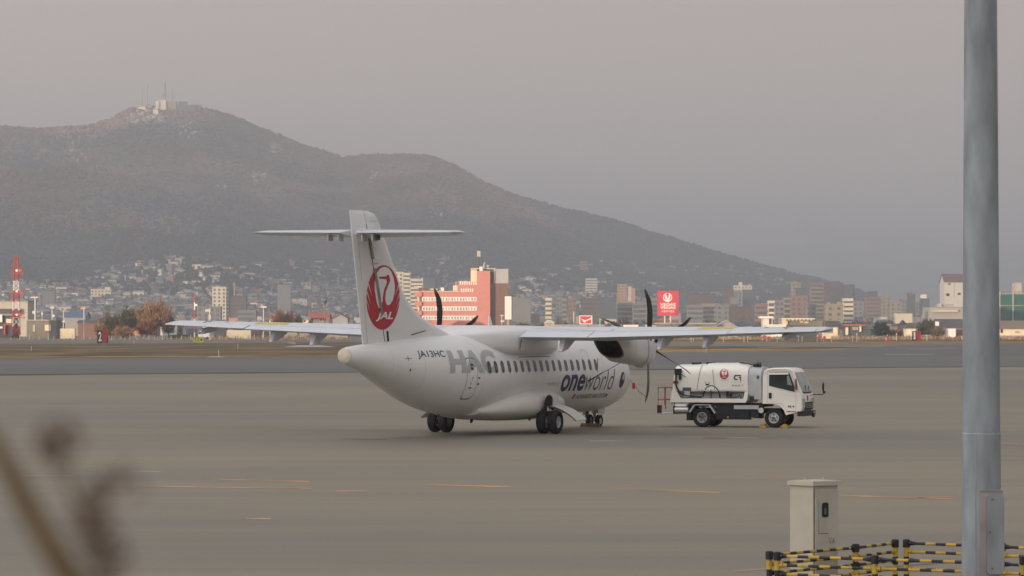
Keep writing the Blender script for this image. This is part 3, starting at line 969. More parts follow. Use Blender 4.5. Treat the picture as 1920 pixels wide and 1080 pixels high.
def logo(place, cy, cz, ry, rz, par, red, white, cut, d=0.004, flip=1):
    """red crane with raised wings: ring of feathers, open middle, neck and head looking aft, three letters below"""
    def pl(off):
        return place(off)
    def T(pts):
        return [(cy + flip * p[0] * ry, cz + p[1] * rz) for p in pts]
    root = shape('crane_emblem', [T(ell(0, 0, 1, 1, 56))], pl(d), red, par, cut)
    # the open middle between the wings
    void = [(0.02, 0.95), (0.25, 0.92), (0.45, 0.80), (0.60, 0.60), (0.68, 0.36), (0.66, 0.12), (0.56, -0.08), (0.40, -0.22), (0.24, -0.24), (0.10, -0.14), (0.02, 0.0), (-0.16, -0.30), (-0.28, -0.34), (-0.42, -0.12), (-0.54, 0.20), (-0.56, 0.48), (-0.44, 0.74), (-0.24, 0.90)]
    shape('emblem_ground', [T(void)], pl(d * 2), white, root, cut)
    fe = []
    for k, (a, ln) in enumerate(((158, 0.46), (172, 0.50), (186, 0.46))):
        x0, y0 = 1.01 * math.cos(R(a)), 1.01 * math.sin(R(a))
        x1, y1 = 1.01 * math.cos(R(a - 3.5)), 1.01 * math.sin(R(a - 3.5))
        fe.append([(x0, y0), (x1, y1), (x0 + ln * 0.52, y0 - ln * 0.75)])
        fe.append([(-x0, y0), (-x0 - ln * 0.52, y0 - ln * 0.75), (-x1, y1)])
    shape('emblem_feather', [T(p) for p in fe], pl(d * 2.5), white, root, cut)
    neck = [(-0.02, -0.32), (-0.06, 0.0), (0.02, 0.26), (0.18, 0.46), (0.14, 0.56), (-0.30, 0.58), (-0.30, 0.635), (0.14, 0.66), (0.22, 0.72), (0.32, 0.68), (0.38, 0.52), (0.28, 0.40), (0.12, 0.18), (0.10, -0.05), (0.20, -0.30)]
    shape('emblem_neck', [T(neck)], pl(d * 3), red, root, cut)
    u0, u1 = cy - 0.42 * ry, cy + 0.62 * ry
    lettering('emblem_letters', 'JAL', (u0, u1, cz - 0.74 * rz, cz - 0.44 * rz), pl(d * 3), white, root, 0.03, 0.25, (6, 2))
    return root
logo(lambda off: on_fin(off + 0.003), LCY, LCZ, LRY, LRZ, fin, m_red, m_white_let, 0.2)
# seam and hinge line of the rudder, drawn where the parts meet
shape('hinge_gap', [[(f_hinge(z0) + 0.03, z0), (f_hinge(z1) + 0.03, z1), (f_hinge(z1) - 0.03, z1), (f_hinge(z0) - 0.03, z0)] for z0, z1 in ((3.12, 3.9), (3.9, 4.8), (4.8, 5.6), (5.6, 6.2), (6.2, 6.9))], lambda y, z: (f_half(y, z) - 0.006, y, z), m_dark, fin)
m_hinge = mat('olive_hinge_fairing', (0.26, 0.25, 0.20), 0.6)
for z0, z1 in ((4.02, 4.5), (4.5, 5.05), (5.05, 5.5), (5.8, 6.2), (6.2, 6.45)):
    shape('hinge_cover', [[(f_hinge(z0) + 0.10, z0), (f_hinge(z1) + 0.09, z1), (f_hinge(z1) - 0.05, z1), (f_hinge(z0) - 0.06, z0)]], on_fin(0.030), m_hinge, fin)
shape('hinge_cover', [[(-8.72, 3.16), (-8.60, 3.16), (-8.66, 3.5), (-8.78, 3.5)]], on_fin(0.012), m_dark, fin)
shape('fin_vent', [[(-7.15, 3.36), (-6.15, 3.50), (-6.15, 3.53), (-7.15, 3.39)]], on_fin(0.03), m_gap, fin)
shape('fin_seam', [[(-9.92, 5.62), (-9.45, 5.64), (-9.45, 5.69), (-9.92, 5.67)], [(-8.62, 5.72), (-8.30, 5.73), (-8.30, 5.76), (-8.62, 5.75)], [(-10.10, 7.0), (-9.35, 7.0), (-9.35, 7.02), (-10.10, 7.02)]], on_fin(0.006), m_grey_let, fin)
for z in (3.22, 5.2):
    shape('rudder_seam', [[(f_te(z) + 0.28, z - 0.1), (f_te(z) + 0.30, z - 0.1), (f_te(z + 1.4) + 0.30, z + 1.4), (f_te(z + 1.4) + 0.28, z + 1.4)]], on_fin(0.006), m_grey_let, rud)
TS = [(0.0, -9.50, 1.85, 6.60, 0.145), (3.35, -10.02, 1.12, 6.62, 0.14), (3.60, -10.14, 0.90, 6.622, 0.09), (3.655, -10.30, 0.6, 6.624, 0.05)]
def tst(x):
    return [float(np.interp(abs(x), [s[0] for s in TS], [s[k] for s in TS])) for k in range(1, 5)]
def tail_piece(name, x0, x1, c0, c1, n, m=m_whitew):
    rings = []
    for k in range(n + 1):
        x = x0 + (x1 - x0) * k / n
        le, ch, z0, t = tst(x)
        rings.append([(x, le - c * ch, z0 + ch * h) for c, h in foil(c0, c1, t, 0.0)])
    return MB().loft(rings).build(name, m, air)
for sg in (1, -1):
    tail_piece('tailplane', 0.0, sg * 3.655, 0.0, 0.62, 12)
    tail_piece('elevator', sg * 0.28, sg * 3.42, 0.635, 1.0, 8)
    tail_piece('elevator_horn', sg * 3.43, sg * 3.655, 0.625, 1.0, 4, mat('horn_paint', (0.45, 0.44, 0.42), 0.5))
    for x in (0.42, 0.78):
        MB().box(sg * x - 0.02, sg * x + 0.02, -11.2, -10.85, 6.34, 6.57).build('elevator_hinge', m_strut, air)
    MB().box(sg * 0.85 - 0.02, sg * 0.85 + 0.02, -11.0, -10.8, 6.38, 6.57).build('elevator_hinge', m_gap, air)
b = MB()
b.loft([[(0.20 * math.cos(R(a)) * k, y, 6.60 + 0.16 * math.sin(R(a)) * k) for a in range(0, 360, 24)] for y, k in ((-9.15, 0.15), (-9.4, 0.7), (-9.9, 1.1), (-10.5, 1.0), (-10.9, 0.45))])
b.build('tailplane_fairing', m_white, air)

# landing gear
def wheel(par, x, y, z, r, w, cap=1):
    h = w / 2
    t = MB().lathe([(r * 0.50, -h * 0.72), (r * 0.60, -h * 0.95), (r * 0.84, -h), (r * 0.95, -h * 0.78), (r, -h * 0.4), (r, -h * 0.12), (r * 0.985, -h * 0.08), (r * 0.985, h * 0.08), (r, h * 0.12), (r, h * 0.4), (r * 0.95, h * 0.78), (r * 0.84, h), (r * 0.60, h * 0.95), (r * 0.50, h * 0.72)], (x, y, z), 'x', 36, 0, False)
    t.build('tyre', m_tyre, par)
    MB().lathe([(0.0, -h * 0.5), (r * 0.22, -h * 0.6), (r * 0.34, -h * 0.45), (r * 0.505, -h * 0.74), (r * 0.505, h * 0.74), (r * 0.34, h * 0.45), (r * 0.22, h * 0.6), (0.0, h * 0.5)], (x, y, z), 'x', 28).build('rim', m_rim, par)
def gear(name):
    g = thing(name, '', '', (0, 0, 0))
    del g['label'], g['category']
    g.parent = air
    return g
for sg in (1, -1):
    g = gear('main_gear')
    for dx in (-0.215, 0.215):
        wheel(g, sg * 2.05 + dx, 0.0, 0.405 + (0.02 if sg > 0 else -0.018), 0.405, 0.30)
    b = MB()
    b.tube([(sg * 2.05, 0, 0.42), (sg * 2.0, 0.25, 0.75), (sg * 1.55, 0.35, 0.98)], [0.075, 0.085, 0.11], 12)
    b.tube([(sg * 1.8, 0, 0.41), (sg * 2.3, 0, 0.41)], 0.06, 10)
    b.tube([(sg * 1.98, 0.05, 0.78), (sg * 1.72, 0.1, 1.25)], [0.06, 0.075], 10)
    b.build('strut', m_strut, g)
    MB().tube([(sg * 1.86, -0.1, 0.62), (sg * 1.78, -0.25, 1.15)], 0.022, 6).build('brake_line', m_gap, g)
    # wheel-well mouth as a flat dark patch, its inner shade painted; hinged doors
    shape('wheel_well', [ell(0.15, 0.98, 0.42, 0.36, 24)], lambda u, w, sg=sg: (sg * (1.955 - 1.6 * max(0, 0.9 - w) ** 2), u, w), m_dark, g)
    pr = [(1.86, 0.98), (2.12, 0.93), (2.40, 0.83), (2.68, 0.68), (2.92, 0.49)]
    b = MB()
    b.loft([[(sg * x, 0.25, z), (sg * x, 1.15, z + 0.03), (sg * x, 1.15, z - 0.012), (sg * x, 0.25, z - 0.042)] for x, z in pr])
    b.build('gear_door', m_belly, g)
    MB().loft([[(sg * x, 0.235, z + 0.002), (sg * x, 0.248, z + 0.002), (sg * x, 0.248, z - 0.05), (sg * x, 0.235, z - 0.05)] for x, z in pr]).build('door_edge', m_gap, g)
    b = MB().box(sg * 1.94 - 0.015, sg * 1.94 + 0.015, 0.45, 0.95, 0.92, 1.36)
    b.build('gear_door', m_white, g)
g = gear('nose_gear')
for dx in (-0.19, 0.19):
    wheel(g, dx, 8.78, 0.225, 0.225, 0.16)
b = MB()
b.tube([(0, 8.78, 0.225), (0, 8.82, 0.62), (0, 8.9, 0.95)], [0.045, 0.055, 0.08], 10)
b.tube([(-0.19, 8.78, 0.225), (0.19, 8.78, 0.225)], 0.04, 10)
b.tube([(0, 8.82, 0.42), (0, 8.55, 0.55), (0, 8.75, 0.68)], 0.025, 8)
b.build('strut', m_strut, g)
MB().box(-0.06, 0.06, 8.95, 9.05, 0.50, 0.62).build('taxi_light', m_rim, g)
for sg in (1, -1):
    MB().prism([(8.35, 0.70), (9.05, 0.72), (8.98, 0.45), (8.45, 0.43)], sg * 0.30 - 0.012, sg * 0.30 + 0.012, 'yz').build('gear_door', m_belly, g)
for x, y, z0, z1 in ((-0.15, 7.45, 0.36, 0.58), (0.1, 7.75, 0.38, 0.58), (0.0, 2.9, 0.36, 0.52), (0.1, -2.2, 0.40, 0.55), (0.0, -4.6, 0.66, 0.80)):
    MB().prism([(y, z1), (y + 0.22, z1), (y + 0.10, z0), (y - 0.04, z0)], x - 0.015, x + 0.015, 'yz').build('antenna', m_gap, air)
for y, l, h in ((-0.6, 0.32, 0.34), (5.6, 0.26, 0.28)):
    MB().prism([(y, 3.40 if y > 0 else 3.68), (y + l, 3.40 if y > 0 else 3.68), (y + l * 0.35, (3.40 if y > 0 else 3.68) + h), (y + l * 0.05, (3.40 if y > 0 else 3.68) + h)], -0.012, 0.012, 'yz').build('antenna', m_white, air)
MB().tube([(0, -4.2, 3.38), (0, -4.2, 3.44)], 0.05, 8).build('beacon', m_pink, air)

# things tied on or standing by the aircraft
M_air = Matrix.Translation((-0.59, 126.29, 0)) @ Matrix.Rotation(-AIR_TH, 4, 'Z') @ Matrix.Rotation(AIR_ROLL, 4, 'Y')
def A(x, y, z):
    return tuple(M_air @ Vector((x, y, z)))
o = MB().tube([A(2.42, HUBY - 0.12, HUBZ - 0.94), A(1.95, 4.25, 1.90), A(1.455, 4.72, 1.74)], 0.020, 6).build('tie_strap', m_strapc)
tag(o, 'black propeller tie strap running from the lower left blade tip to the fuselage lettering', 'strap')
o = MB().tube([A(3.58, 0.55, 2.60), A(3.56, 0.55, 2.14)], 0.012, 5).build('tie_strap', m_strapc)
tag(o, 'short thin cord hanging below the right engine exhaust', 'strap')
o = MB().tube([A(4.03, HUBY + 0.0, HUBZ - 1.80), A(2.9, 6.0, 1.36), A(1.2, 9.25, 1.72)], 0.010, 5).build('tie_strap', m_strapc)
tag(o, 'thin propeller tie line from the lowest right blade to the nose', 'strap')
o = MB().box(-0.05, 0.05, -0.01, 0.01, -0.22, 0).build('warning_tag', mat('red_streamer', (0.50, 0.03, 0.03), 0.8), loc=A(1.55, 8.75, 1.62))
tag(o, 'small red warning streamer hanging on the propeller tie line beside the nose', 'tag')
m_chock = mat('worn_brown_chock', (0.15, 0.095, 0.055), 0.8, var=0.35, scale=5)
def chock(loc, rz, m, w, label, grp):
    o = MB().prism([(-0.14, 0), (0.14, 0), (0.05, 0.13), (-0.05, 0.13)], -w / 2, w / 2, 'xz').build('wheel_chock', m, loc=loc)
    o.rotation_euler = (0, 0, rz)
    return tag(o, label, 'chock', grp)
p = A(0, 8.42, 0)
chock((p[0], p[1], 0.004), math.pi / 2 - AIR_TH, m_chock, 0.7, 'brown wooden chock behind the nose wheels of the airliner', None)
# ------------------------------------------------------------------ lavatory service truck (x forward, y left, z up; origin under the rear axle)
m_tw = mat('white_truck_paint', (0.84, 0.815, 0.745), 0.22, var=0.03, scale=1.0, spec=0.5, coat=0.5)
m_tg = mat('grey_truck_paint', (0.46, 0.47, 0.47), 0.4, var=0.06)
m_tbk = mat('black_chassis', (0.018, 0.018, 0.02), 0.65, var=0.3, scale=4)
m_tglass = mat('tinted_cab_glass', (0.030, 0.038, 0.036), 0.06, var=0.3, scale=1.5, spec=0.8)
m_wscreen = mat('windscreen_glass', (0.20, 0.25, 0.235), 0.08, var=0.25, scale=1.2, spec=0.8)
m_tred = mat('red_rail_paint', (0.42, 0.03, 0.03), 0.5)
m_alu = mat('bright_aluminium', (0.60, 0.60, 0.58), 0.35, 0.5, var=0.1)
m_hose = mat('black_hose', (0.014, 0.014, 0.016), 0.55)
m_lamp = mat('clear_lamp', (0.36, 0.37, 0.37), 0.12, var=0.2, scale=8, spec=0.8)
m_amber = mat('amber_lens', (0.55, 0.25, 0.02), 0.3)
m_chy = mat('yellow_chock_rubber', (0.40, 0.25, 0.07), 0.7, var=0.2)
TR_AN = R(-18)
trk = thing('service_truck', 'white lavatory service truck with rounded tank body and crane emblem, parked beside the airliner nose', 'truck', (7.18, 134.6, 0), TR_AN)
HW = 0.90
# chassis
b = MB()
b.box(-1.10, 3.2, -0.42, 0.42, 0.50, 0.68)
b.box(0.52, 1.75, -0.80, -0.44, 0.28, 0.74)
b.box(1.78, 2.1, -0.78, -0.46, 0.34, 0.70)
b.box(0.75, 1.9, 0.44, 0.80, 0.30, 0.74)
b.box(-1.12, -0.55, -0.78, 0.78, 0.48, 0.76)
b.box(-0.6, -0.44, -0.84, 0.84, 0.24, 0.60)
b.box(-0.55, 2.25, -0.80, 0.80, 0.74, 0.86)
b.build('chassis', m_tbk, trk)
MB().box(1.18, 2.1, -0.84, -0.78, 0.66, 0.80).build('side_guard', m_tg, trk)
MB().lathe([(0.10, 0), (0.10, 0.5), (0.0, 0.5)], (-1.02, -0.86, 0.62), 'x', 16).build('silencer', m_alu, trk)
MB().lathe([(0.08, 0), (0.08, 0.42), (0.0, 0.42)], (-1.0, -0.84, 0.76), 'x', 16).build('silencer', m_alu, trk)
for x in (0.95, 1.86):
    MB().lathe([(0.035, -0.815), (0.03, -0.84), (0.0, -0.845)], (x, 0, 0.36 if x < 1 else 0.33), 'y', 10).build('side_marker', m_amber, trk)
# wheels
def twheel(x, y, r, w, dish):
    g = thing('wheel', '', '', (x, y, r))
    del g['label'], g['category']
    g.parent = trk
    h = w / 2
    s = -1 if y < 0 else 1
    MB().lathe([(r * 0.56, -h * .9), (r * 0.66, -h), (r * 0.9, -h), (r, -h * 0.7), (r, h * 0.7), (r * 0.9, h), (r * 0.66, h), (r * 0.56, h * .9)], (0, 0, 0), 'y', 36, 0, False).build('tyre', m_tyre, g)
    MB().lathe([(r * 0.565, s * h * 0.95), (r * 0.53, s * h * 0.98), (r * 0.47, s * h * 0.80), (r * 0.44, s * h * (0.72 - dish)), (r * 0.22, s * h * (0.85 - dish)), (r * 0.16, s * h * (1.15 - dish)), (r * 0.12, s * h * (1.3 - dish)), (0.0, s * h * (1.32 - dish))], (0, 0, 0), 'y', 30, 0, False).build('rim', m_rim, g)
    MB().lathe([(r * 0.17, s * h * (1.34 - dish)), (0.0, s * h * (1.36 - dish))], (0, 0, 0), 'y', 14).build('hub_cap', m_gap, g)
    for k in range(5):
        a = R(72 * k + 20)
        MB().lathe([(r * 0.075, 0), (0.0, 0.001)], (r * 0.34 * math.cos(a), s * h * (0.82 - dish) + s * 0.004, r * 0.34 * math.sin(a)), 'y', 10).build('wheel_hole', m_dark, g)
for y in (-0.76, 0.76):
    twheel(2.67, y, 0.345, 0.20, 0.05)
    twheel(0.0, y * 0.98, 0.345, 0.34, 0.75)
# mudguards
for sg in (-1, 1):
    for pts in (((-0.50, 0.56), (-0.30, 0.82), (-0.26, 0.80), (-0.45, 0.53)), ((-0.30, 0.82), (0.30, 0.82), (0.28, 0.79), (-0.28, 0.79)), ((0.30, 0.82), (0.50, 0.52), (0.46, 0.49), (0.26, 0.79))):
        MB().prism(pts, sg * 0.55, sg * 0.90, 'xz').build('mudguard', m_tg, trk)
# tank body: rounded shell over a recessed hose tray
def shell_ring(x, zt, zb, hw, e=0.50, xs=0.0):
    """box section with generously rounded top edges and square bottom edges"""
    r = []
    zm = zb + 0.55 * (zt - zb)
    for k in range(48):
        a = 2 * math.pi * k / 48
        c, s_ = math.cos(a), math.sin(a)
        ee = e if s_ > 0 else 0.12
        hh = (zt - zm) if s_ > 0 else (zm - zb)
        z = zm + hh * math.copysign(abs(s_) ** ee, s_)
        r.append((x + xs * (z - zb), hw * math.copysign(abs(c) ** (0.78 if s_ > 0 else 0.12), c), z))
    return r
body = MB().loft([shell_ring(-1.13, 2.255, 1.30, 0.865, xs=0.12), shell_ring(-1.10, 2.27, 1.28, 0.885, xs=0.12), shell_ring(-0.2, 2.29, 1.27, 0.888, xs=0.03), shell_ring(0.12, 2.30, 1.27, 0.888), shell_ring(0.14, 2.33, 1.27, 0.888), shell_ring(0.35, 2.33, 1.27, 0.89), shell_ring(1.35, 2.335, 1.27, 0.885), shell_ring(1.55, 2.28, 1.27, 0.87), shell_ring(1.70, 2.23, 1.27, 0.845)]).build('tank_body', m_tw, trk)
MB().loft([shell_ring(1.702, 2.20, 1.10, 0.80, 0.5), shell_ring(1.95, 2.20, 1.08, 0.79, 0.5, -0.02), shell_ring(2.22, 2.18, 1.05, 0.76, 0.5, -0.06)]).build('tank_end', m_tg, trk)
MB().box(-1.05, 1.70, -0.60, 0.60, 0.98, 1.30).build('tray_back', m_tg, trk)
MB().prism([(-1.20, 0.90), (1.62, 0.90), (1.70, 1.02), (1.72, 1.30), (1.60, 1.30), (1.55, 1.04), (-0.80, 1.04), (-0.98, 1.34), (-1.13, 1.34)], -0.90, -0.84, 'xz').build('tray_ledge', m_tw, trk)
MB().prism([(-1.20, 0.90), (1.62, 0.90), (1.70, 1.02), (1.72, 1.30), (-1.13, 1.34)], 0.84, 0.90, 'xz').build('tray_ledge', m_tw, trk)
MB().box(-1.1, 1.6, -0.84, 0.84, 0.88, 0.98).build('tray_floor', m_tg, trk)
def tside(off=0.0):
    """right side of the shell"""
    def P(x, z):
        zt, zb, hw, e = 2.32, 1.27, 0.888, 0.50
        zm = zb + 0.55 * (zt - zb)
        if z <= zm:
            return (x, -(hw + off), z)
        a = math.asin(min(1.0, (z - zm) / (zt - zm)) ** (1 / e))
        return (x, -(hw * math.cos(a) ** 0.78 + off), z)
    return P
for x, lean in ((-0.20, 0.16), (0.47, -0.10)):
    shape('panel_seam', [[(x, 1.36), (x + 0.016, 1.36), (x + 0.016 + lean, 2.27), (x + lean, 2.27)]], tside(0.012), m_gap, body, 0.1)
shape('panel_seam', [[(-0.18, 1.32), (1.66, 1.32), (1.66, 1.335), (-0.18, 1.335)]], tside(0.012), m_tg, body, 0.3)
logo(lambda off: tside(off + 0.008), 0.83, 1.93, 0.165, 0.19, body, m_red, m_white_let, 0.1, 0.003)
shape('maker_emblem', [[(1.23, 1.90), (1.46, 1.90), (1.46, 1.86), (1.27, 1.86), (1.23, 1.80), (1.26, 1.76), (1.34, 1.76), (1.34, 1.72), (1.22, 1.72), (1.18, 1.80)],
                       [(1.36, 1.83), (1.46, 1.83), (1.46, 1.68), (1.43, 1.68), (1.43, 1.76)]], tside(0.010), m_navy, body, 0.1)
lettering('unit_letters', 'SP-03-05', (1.12, 1.43, 1.485, 1.545), tside(0.010), m_slate, body, 0.0, 0.0, (4, 2))
shape('unit_arrow', [[(1.50, 1.545), (1.55, 1.545), (1.525, 1.49)]], tside(0.010), m_red, body)
shape('small_print', [[(0.68, 1.70), (1.0, 1.70), (1.0, 1.712), (0.68, 1.712)], [(1.17, 1.635), (1.48, 1.635), (1.48, 1.648), (1.17, 1.648)]], tside(0.010), m_tg, body)
shape('front_emblem', [[(p[0] * 0.05 + 2.06, p[1] * 0.07 + 1.82) for p in ell(0, 0, 1, 1, 14)]], lambda u, w: (u, -0.785, w), m_slate, body)
MB().box(1.93, 2.2, -0.80, -0.78, 1.02, 1.42).build('tank_hatch', m_tg, trk)
# hoses, valves and roof fittings
arc = [(0.35 + 0.32 * math.cos(R(a)), -0.865, 1.04 + 0.47 * math.sin(R(a))) for a in range(4, 177, 12)]
MB().tube(arc, 0.030, 10).build('hose', m_hose, trk)
MB().tube([(-0.95, -0.93, 2.06), (-0.97, -0.95, 1.75), (-0.95, -0.95, 1.45), (-0.82, -0.93, 1.24), (-0.62, -0.90, 1.15), (-0.25, -0.88, 1.10), (-0.02, -0.87, 1.09)], 0.032, 10).build('hose', m_hose, trk)
MB().tube([(0.34, -0.87, 1.05), (0.33, -0.87, 1.36)], 0.022, 8).build('hose_hook', m_hose, trk)
MB().box(-0.72, -0.42, -0.93, -0.84, 1.32, 1.44).build('valve_box', m_gap, trk)
MB().box(-0.66, -0.46, -0.92, -0.84, 1.10, 1.32).build('valve_box', m_tg, trk)
MB().lathe([(0.05, 0), (0.05, 0.22), (0.0, 0.22)], (0.95, -0.86, 1.08), 'z', 10).build('valve', m_hose, trk)
MB().lathe([(0.05, 0), (0.05, 0.16), (0.0, 0.16)], (1.07, -0.86, 1.08), 'z', 10).build('valve', m_hose, trk)
MB().tube([(0.95, -0.87, 1.10), (1.25, -0.87, 1.10), (1.42, -0.87, 1.16), (1.46, -0.87, 1.03)], 0.034, 8).build('hose', m_gap, trk)
b = MB().box(0.14, 0.26, -0.91, -0.87, 1.52, 1.575)
b.tube([(0.14, -0.90, 1.58), (0.13, -0.90, 1.66)], 0.008, 5)
b.tube([(0.26, -0.90, 1.58), (0.28, -0.90, 1.66)], 0.008, 5)
b.build('latch', m_hose, trk)
b = MB().box(-1.02, -0.80, -0.96, -0.86, 1.90, 2.12)
b.prism([(-0.86, 1.72), (-0.78, 1.72), (-0.76, 2.12), (-0.84, 2.12)], -0.97, -0.88, 'xz')
b.build('hose_nozzle', m_hose, trk)
MB().box(-1.06, -0.90, -0.98, -0.86, 1.58, 1.68).build('hose_clamp', mat('dark_red_clamp', (0.14, 0.02, 0.025), 0.6), trk)
MB().tube([(-0.78, -0.93, 1.92), (-0.60, -0.93, 1.82)], 0.010, 5).build('lever', m_hose, trk)
for x, w, h in ((-0.55, 0.22, 0.05), (0.0, 0.2, 0.06)):
    MB().box(x, x + w, -0.3, 0.3, 2.24, 2.29 + h).build('roof_hatch', m_tbk, trk)
MB().lathe([(0.14, 0), (0.14, 0.10), (0.10, 0.13), (0.0, 0.13)], (1.88, -0.2, 2.18), 'z', 16).build('roof_hatch', m_tbk, trk)
b = MB().tube([(1.30, -0.45, 2.34), (1.62, -0.45, 2.30), (1.75, -0.45, 2.26), (2.1, -0.45, 2.24)], 0.022, 6)
b.tube([(1.95, -0.4, 2.18), (1.95, -0.4, 2.34), (2.08, -0.4, 2.34), (2.08, -0.4, 2.18)], 0.02, 6)
b.build('roof_pipe', m_tbk, trk)
# rear work platform with red railing
b = MB()
X0, X1 = -1.75, -1.16
for y in (-0.55, 0.45):
    b.tube([(X0, y, 0.62), (X0, y, 1.42), (X1, y, 1.42), (X1 + 0.03, y, 1.34), (X1 + 0.03, y, 0.80)], 0.020, 6)
    b.tube([(X0 + 0.25, y, 1.42), (X0 + 0.25, y, 0.78)], 0.016, 6)
    b.tube([(X0, y, 0.98), (X1 + 0.03, y, 0.98)], 0.016, 6)
b.tube([(X0, -0.55, 1.42), (X0, 0.45, 1.42)], 0.018, 6)
b.tube([(X0, -0.55, 0.98), (X0, 0.45, 0.98)], 0.016, 6)
b.build('railing', m_tred, trk)
b = MB().box(X0 - 0.05, X1 + 0.1, -0.60, 0.50, 0.46, 0.50)
b.box(X1, -1.0, -0.3, 0.3, 0.50, 0.60)
b.build('platform', m_alu, trk)
MB().box(X0 - 0.02, X0 + 0.12, -0.62, -0.48, 0.50, 0.78).build('tail_lamp', mat('dark_tail_lamp', (0.10, 0.012, 0.02), 0.4), trk)
# cab: side outline swept across with rounded roof edges
prof = [(2.26, 0.86), (2.26, 1.90), (2.30, 2.04), (2.40, 2.12), (2.62, 2.16), (3.12, 2.165), (3.30, 2.13), (3.40, 2.05), (3.66, 1.36), (3.72, 1.20), (3.74, 0.72), (3.70, 0.60), (3.12, 0.46), (3.06, 0.62), (2.90, 0.80), (2.70, 0.86)]
cen = (3.0, 1.35)
rings = []
for y, k in ((-0.885, 0.935), (-0.895, 0.955), (-0.87, 0.982), (-0.82, 1.0), (0.82, 1.0), (0.87, 0.982), (0.895, 0.955), (0.885, 0.935)):
    rings.append([(cen[0] + (p[0] - cen[0]) * (k if p[1] > 1.9 or p[0] > 3.5 else 1), y - (0.05 * math.copysign(1, y) * max(0, (p[1] - 1.3)) if True else 0), cen[1] + (p[1] - cen[1]) * (k if p[1] > 1.3 else 1)) for p in prof])
cab = MB().loft(rings).build('cab', m_tw, trk, smooth=40)
def cside(off):
    return lambda x, z: (x, -(0.893 - 0.05 * max(0, z - 1.3) + off), z)
wpts = [(2.50, 2.00), (3.18, 2.01), (3.26, 1.97), (3.44, 1.50), (3.45, 1.30), (2.50, 1.52)]
win = shape('side_window', [wpts], cside(0.004), m_tglass, cab, 0.15)
shape('window_trim', band([(p[0], p[1]) for p in wpts], 0.03), cside(0.007), m_tbk, win, 0.3)
shape('window_visor', [[(2.50, 1.915), (3.24, 1.925), (3.20, 1.995), (2.50, 1.99)]], cside(0.018), m_tw, win, 0.2)
shape('seat_back', [[(3.18, 1.56), (3.36, 1.52), (3.24, 1.88), (3.16, 1.88)]], cside(0.006), m_wscreen, win)
dr = [(2.44, 2.05), (3.22, 2.06), (3.34, 1.99), (3.50, 1.52), (3.50, 0.60), (3.16, 0.60), (2.98, 0.86), (2.44, 0.90)]
shape('door_seam', band(dr, 0.014), cside(0.005), m_tg, cab, 0.3)
MB().prism([(2.50, 1.06), (2.60, 1.06), (2.60, 1.26), (2.50, 1.26)], -0.915, -0.895, 'xz').build('door_handle', m_tbk, cab)
lettering('door_letters', 'SE 9', (3.20, 3.44, 0.735, 0.80), cside(0.006), m_tbk, cab, 0.03, 0, (3, 1))
MB().box(3.15, 3.50, -0.89, -0.84, 0.565, 0.595).build('door_sill', m_tred, cab)
def cfront(off):
    """front of the cab: (y, z) on the sloping screen and the nose"""
    def P(y, z):
        x = float(np.interp(z, [0.60, 0.72, 1.20, 1.36, 2.05], [3.71, 3.745, 3.725, 3.665, 3.405]))
        kk = 1.0 - 0.02 * max(0, (abs(y) - 0.75) / 0.15)
        return (x * kk + off, y, z)
    return P
shape('windscreen', [[(-0.79, 1.34), (-0.5, 1.28), (0.5, 1.28), (0.79, 1.34), (0.74, 2.0), (-0.74, 2.0)]], cfront(0.006), m_wscreen, cab, 0.3)
shape('cowl_strip', [[(-0.80, 1.345), (-0.5, 1.285), (0.5, 1.285), (0.80, 1.345), (0.80, 1.29), (0.5, 1.235), (-0.5, 1.235), (-0.80, 1.29)]], cfront(0.010), m_tbk, cab, 0.3)
MB().tube([(3.74, -0.35, 1.30), (3.62, 0.1, 1.52)], 0.012, 5).build('wiper', m_tbk, cab)
MB().tube([(3.74, 0.15, 1.30), (3.62, 0.6, 1.50)], 0.012, 5).build('wiper', m_tbk, cab)
MB().box(3.72, 3.768, -0.52, 0.62, 0.64, 0.92).build('grille', m_tbk, cab)
for z in (0.72, 0.78, 0.84):
    MB().box(3.769, 3.776, -0.48, 0.58, z, z + 0.012).build('grille_bar', m_tg, cab)
for sg in (-1, 1):
    h = MB().box(3.66, 3.762, min(sg * 0.56, sg * 0.86), max(sg * 0.56, sg * 0.86), 0.70, 1.06).build('headlight', m_lamp, cab)
    MB().box(3.763, 3.768, min(sg * 0.60, sg * 0.82), max(sg * 0.60, sg * 0.82), 0.72, 0.84).build('lamp_lens', m_rim, h)
b = MB().box(3.55, 3.80, -0.90, 0.90, 0.42, 0.60)
b.box(3.78, 3.84, 0.42, 0.62, 0.36, 0.50)
b.build('bumper', m_tbk, trk)
shape('front_plate', [[(0.60, 0.42), (0.78, 0.42), (0.78, 0.56), (0.60, 0.56)]], lambda u, w: (3.806, u, w), m_cone, trk)
shape('front_emblem', [ell(-0.05, 1.06, 0.10, 0.10, 20)], cfront(0.006), m_red, cab)
shape('front_print', [[(0.18, 0.98), (0.42, 0.98), (0.42, 1.0), (0.18, 1.0)], [(0.40, 1.12), (0.62, 1.12), (0.62, 1.16), (0.40, 1.16)], [(-0.74, 1.13), (-0.58, 1.13), (-0.58, 1.15), (-0.74, 1.15)]], cfront(0.006), m_tg, cab)
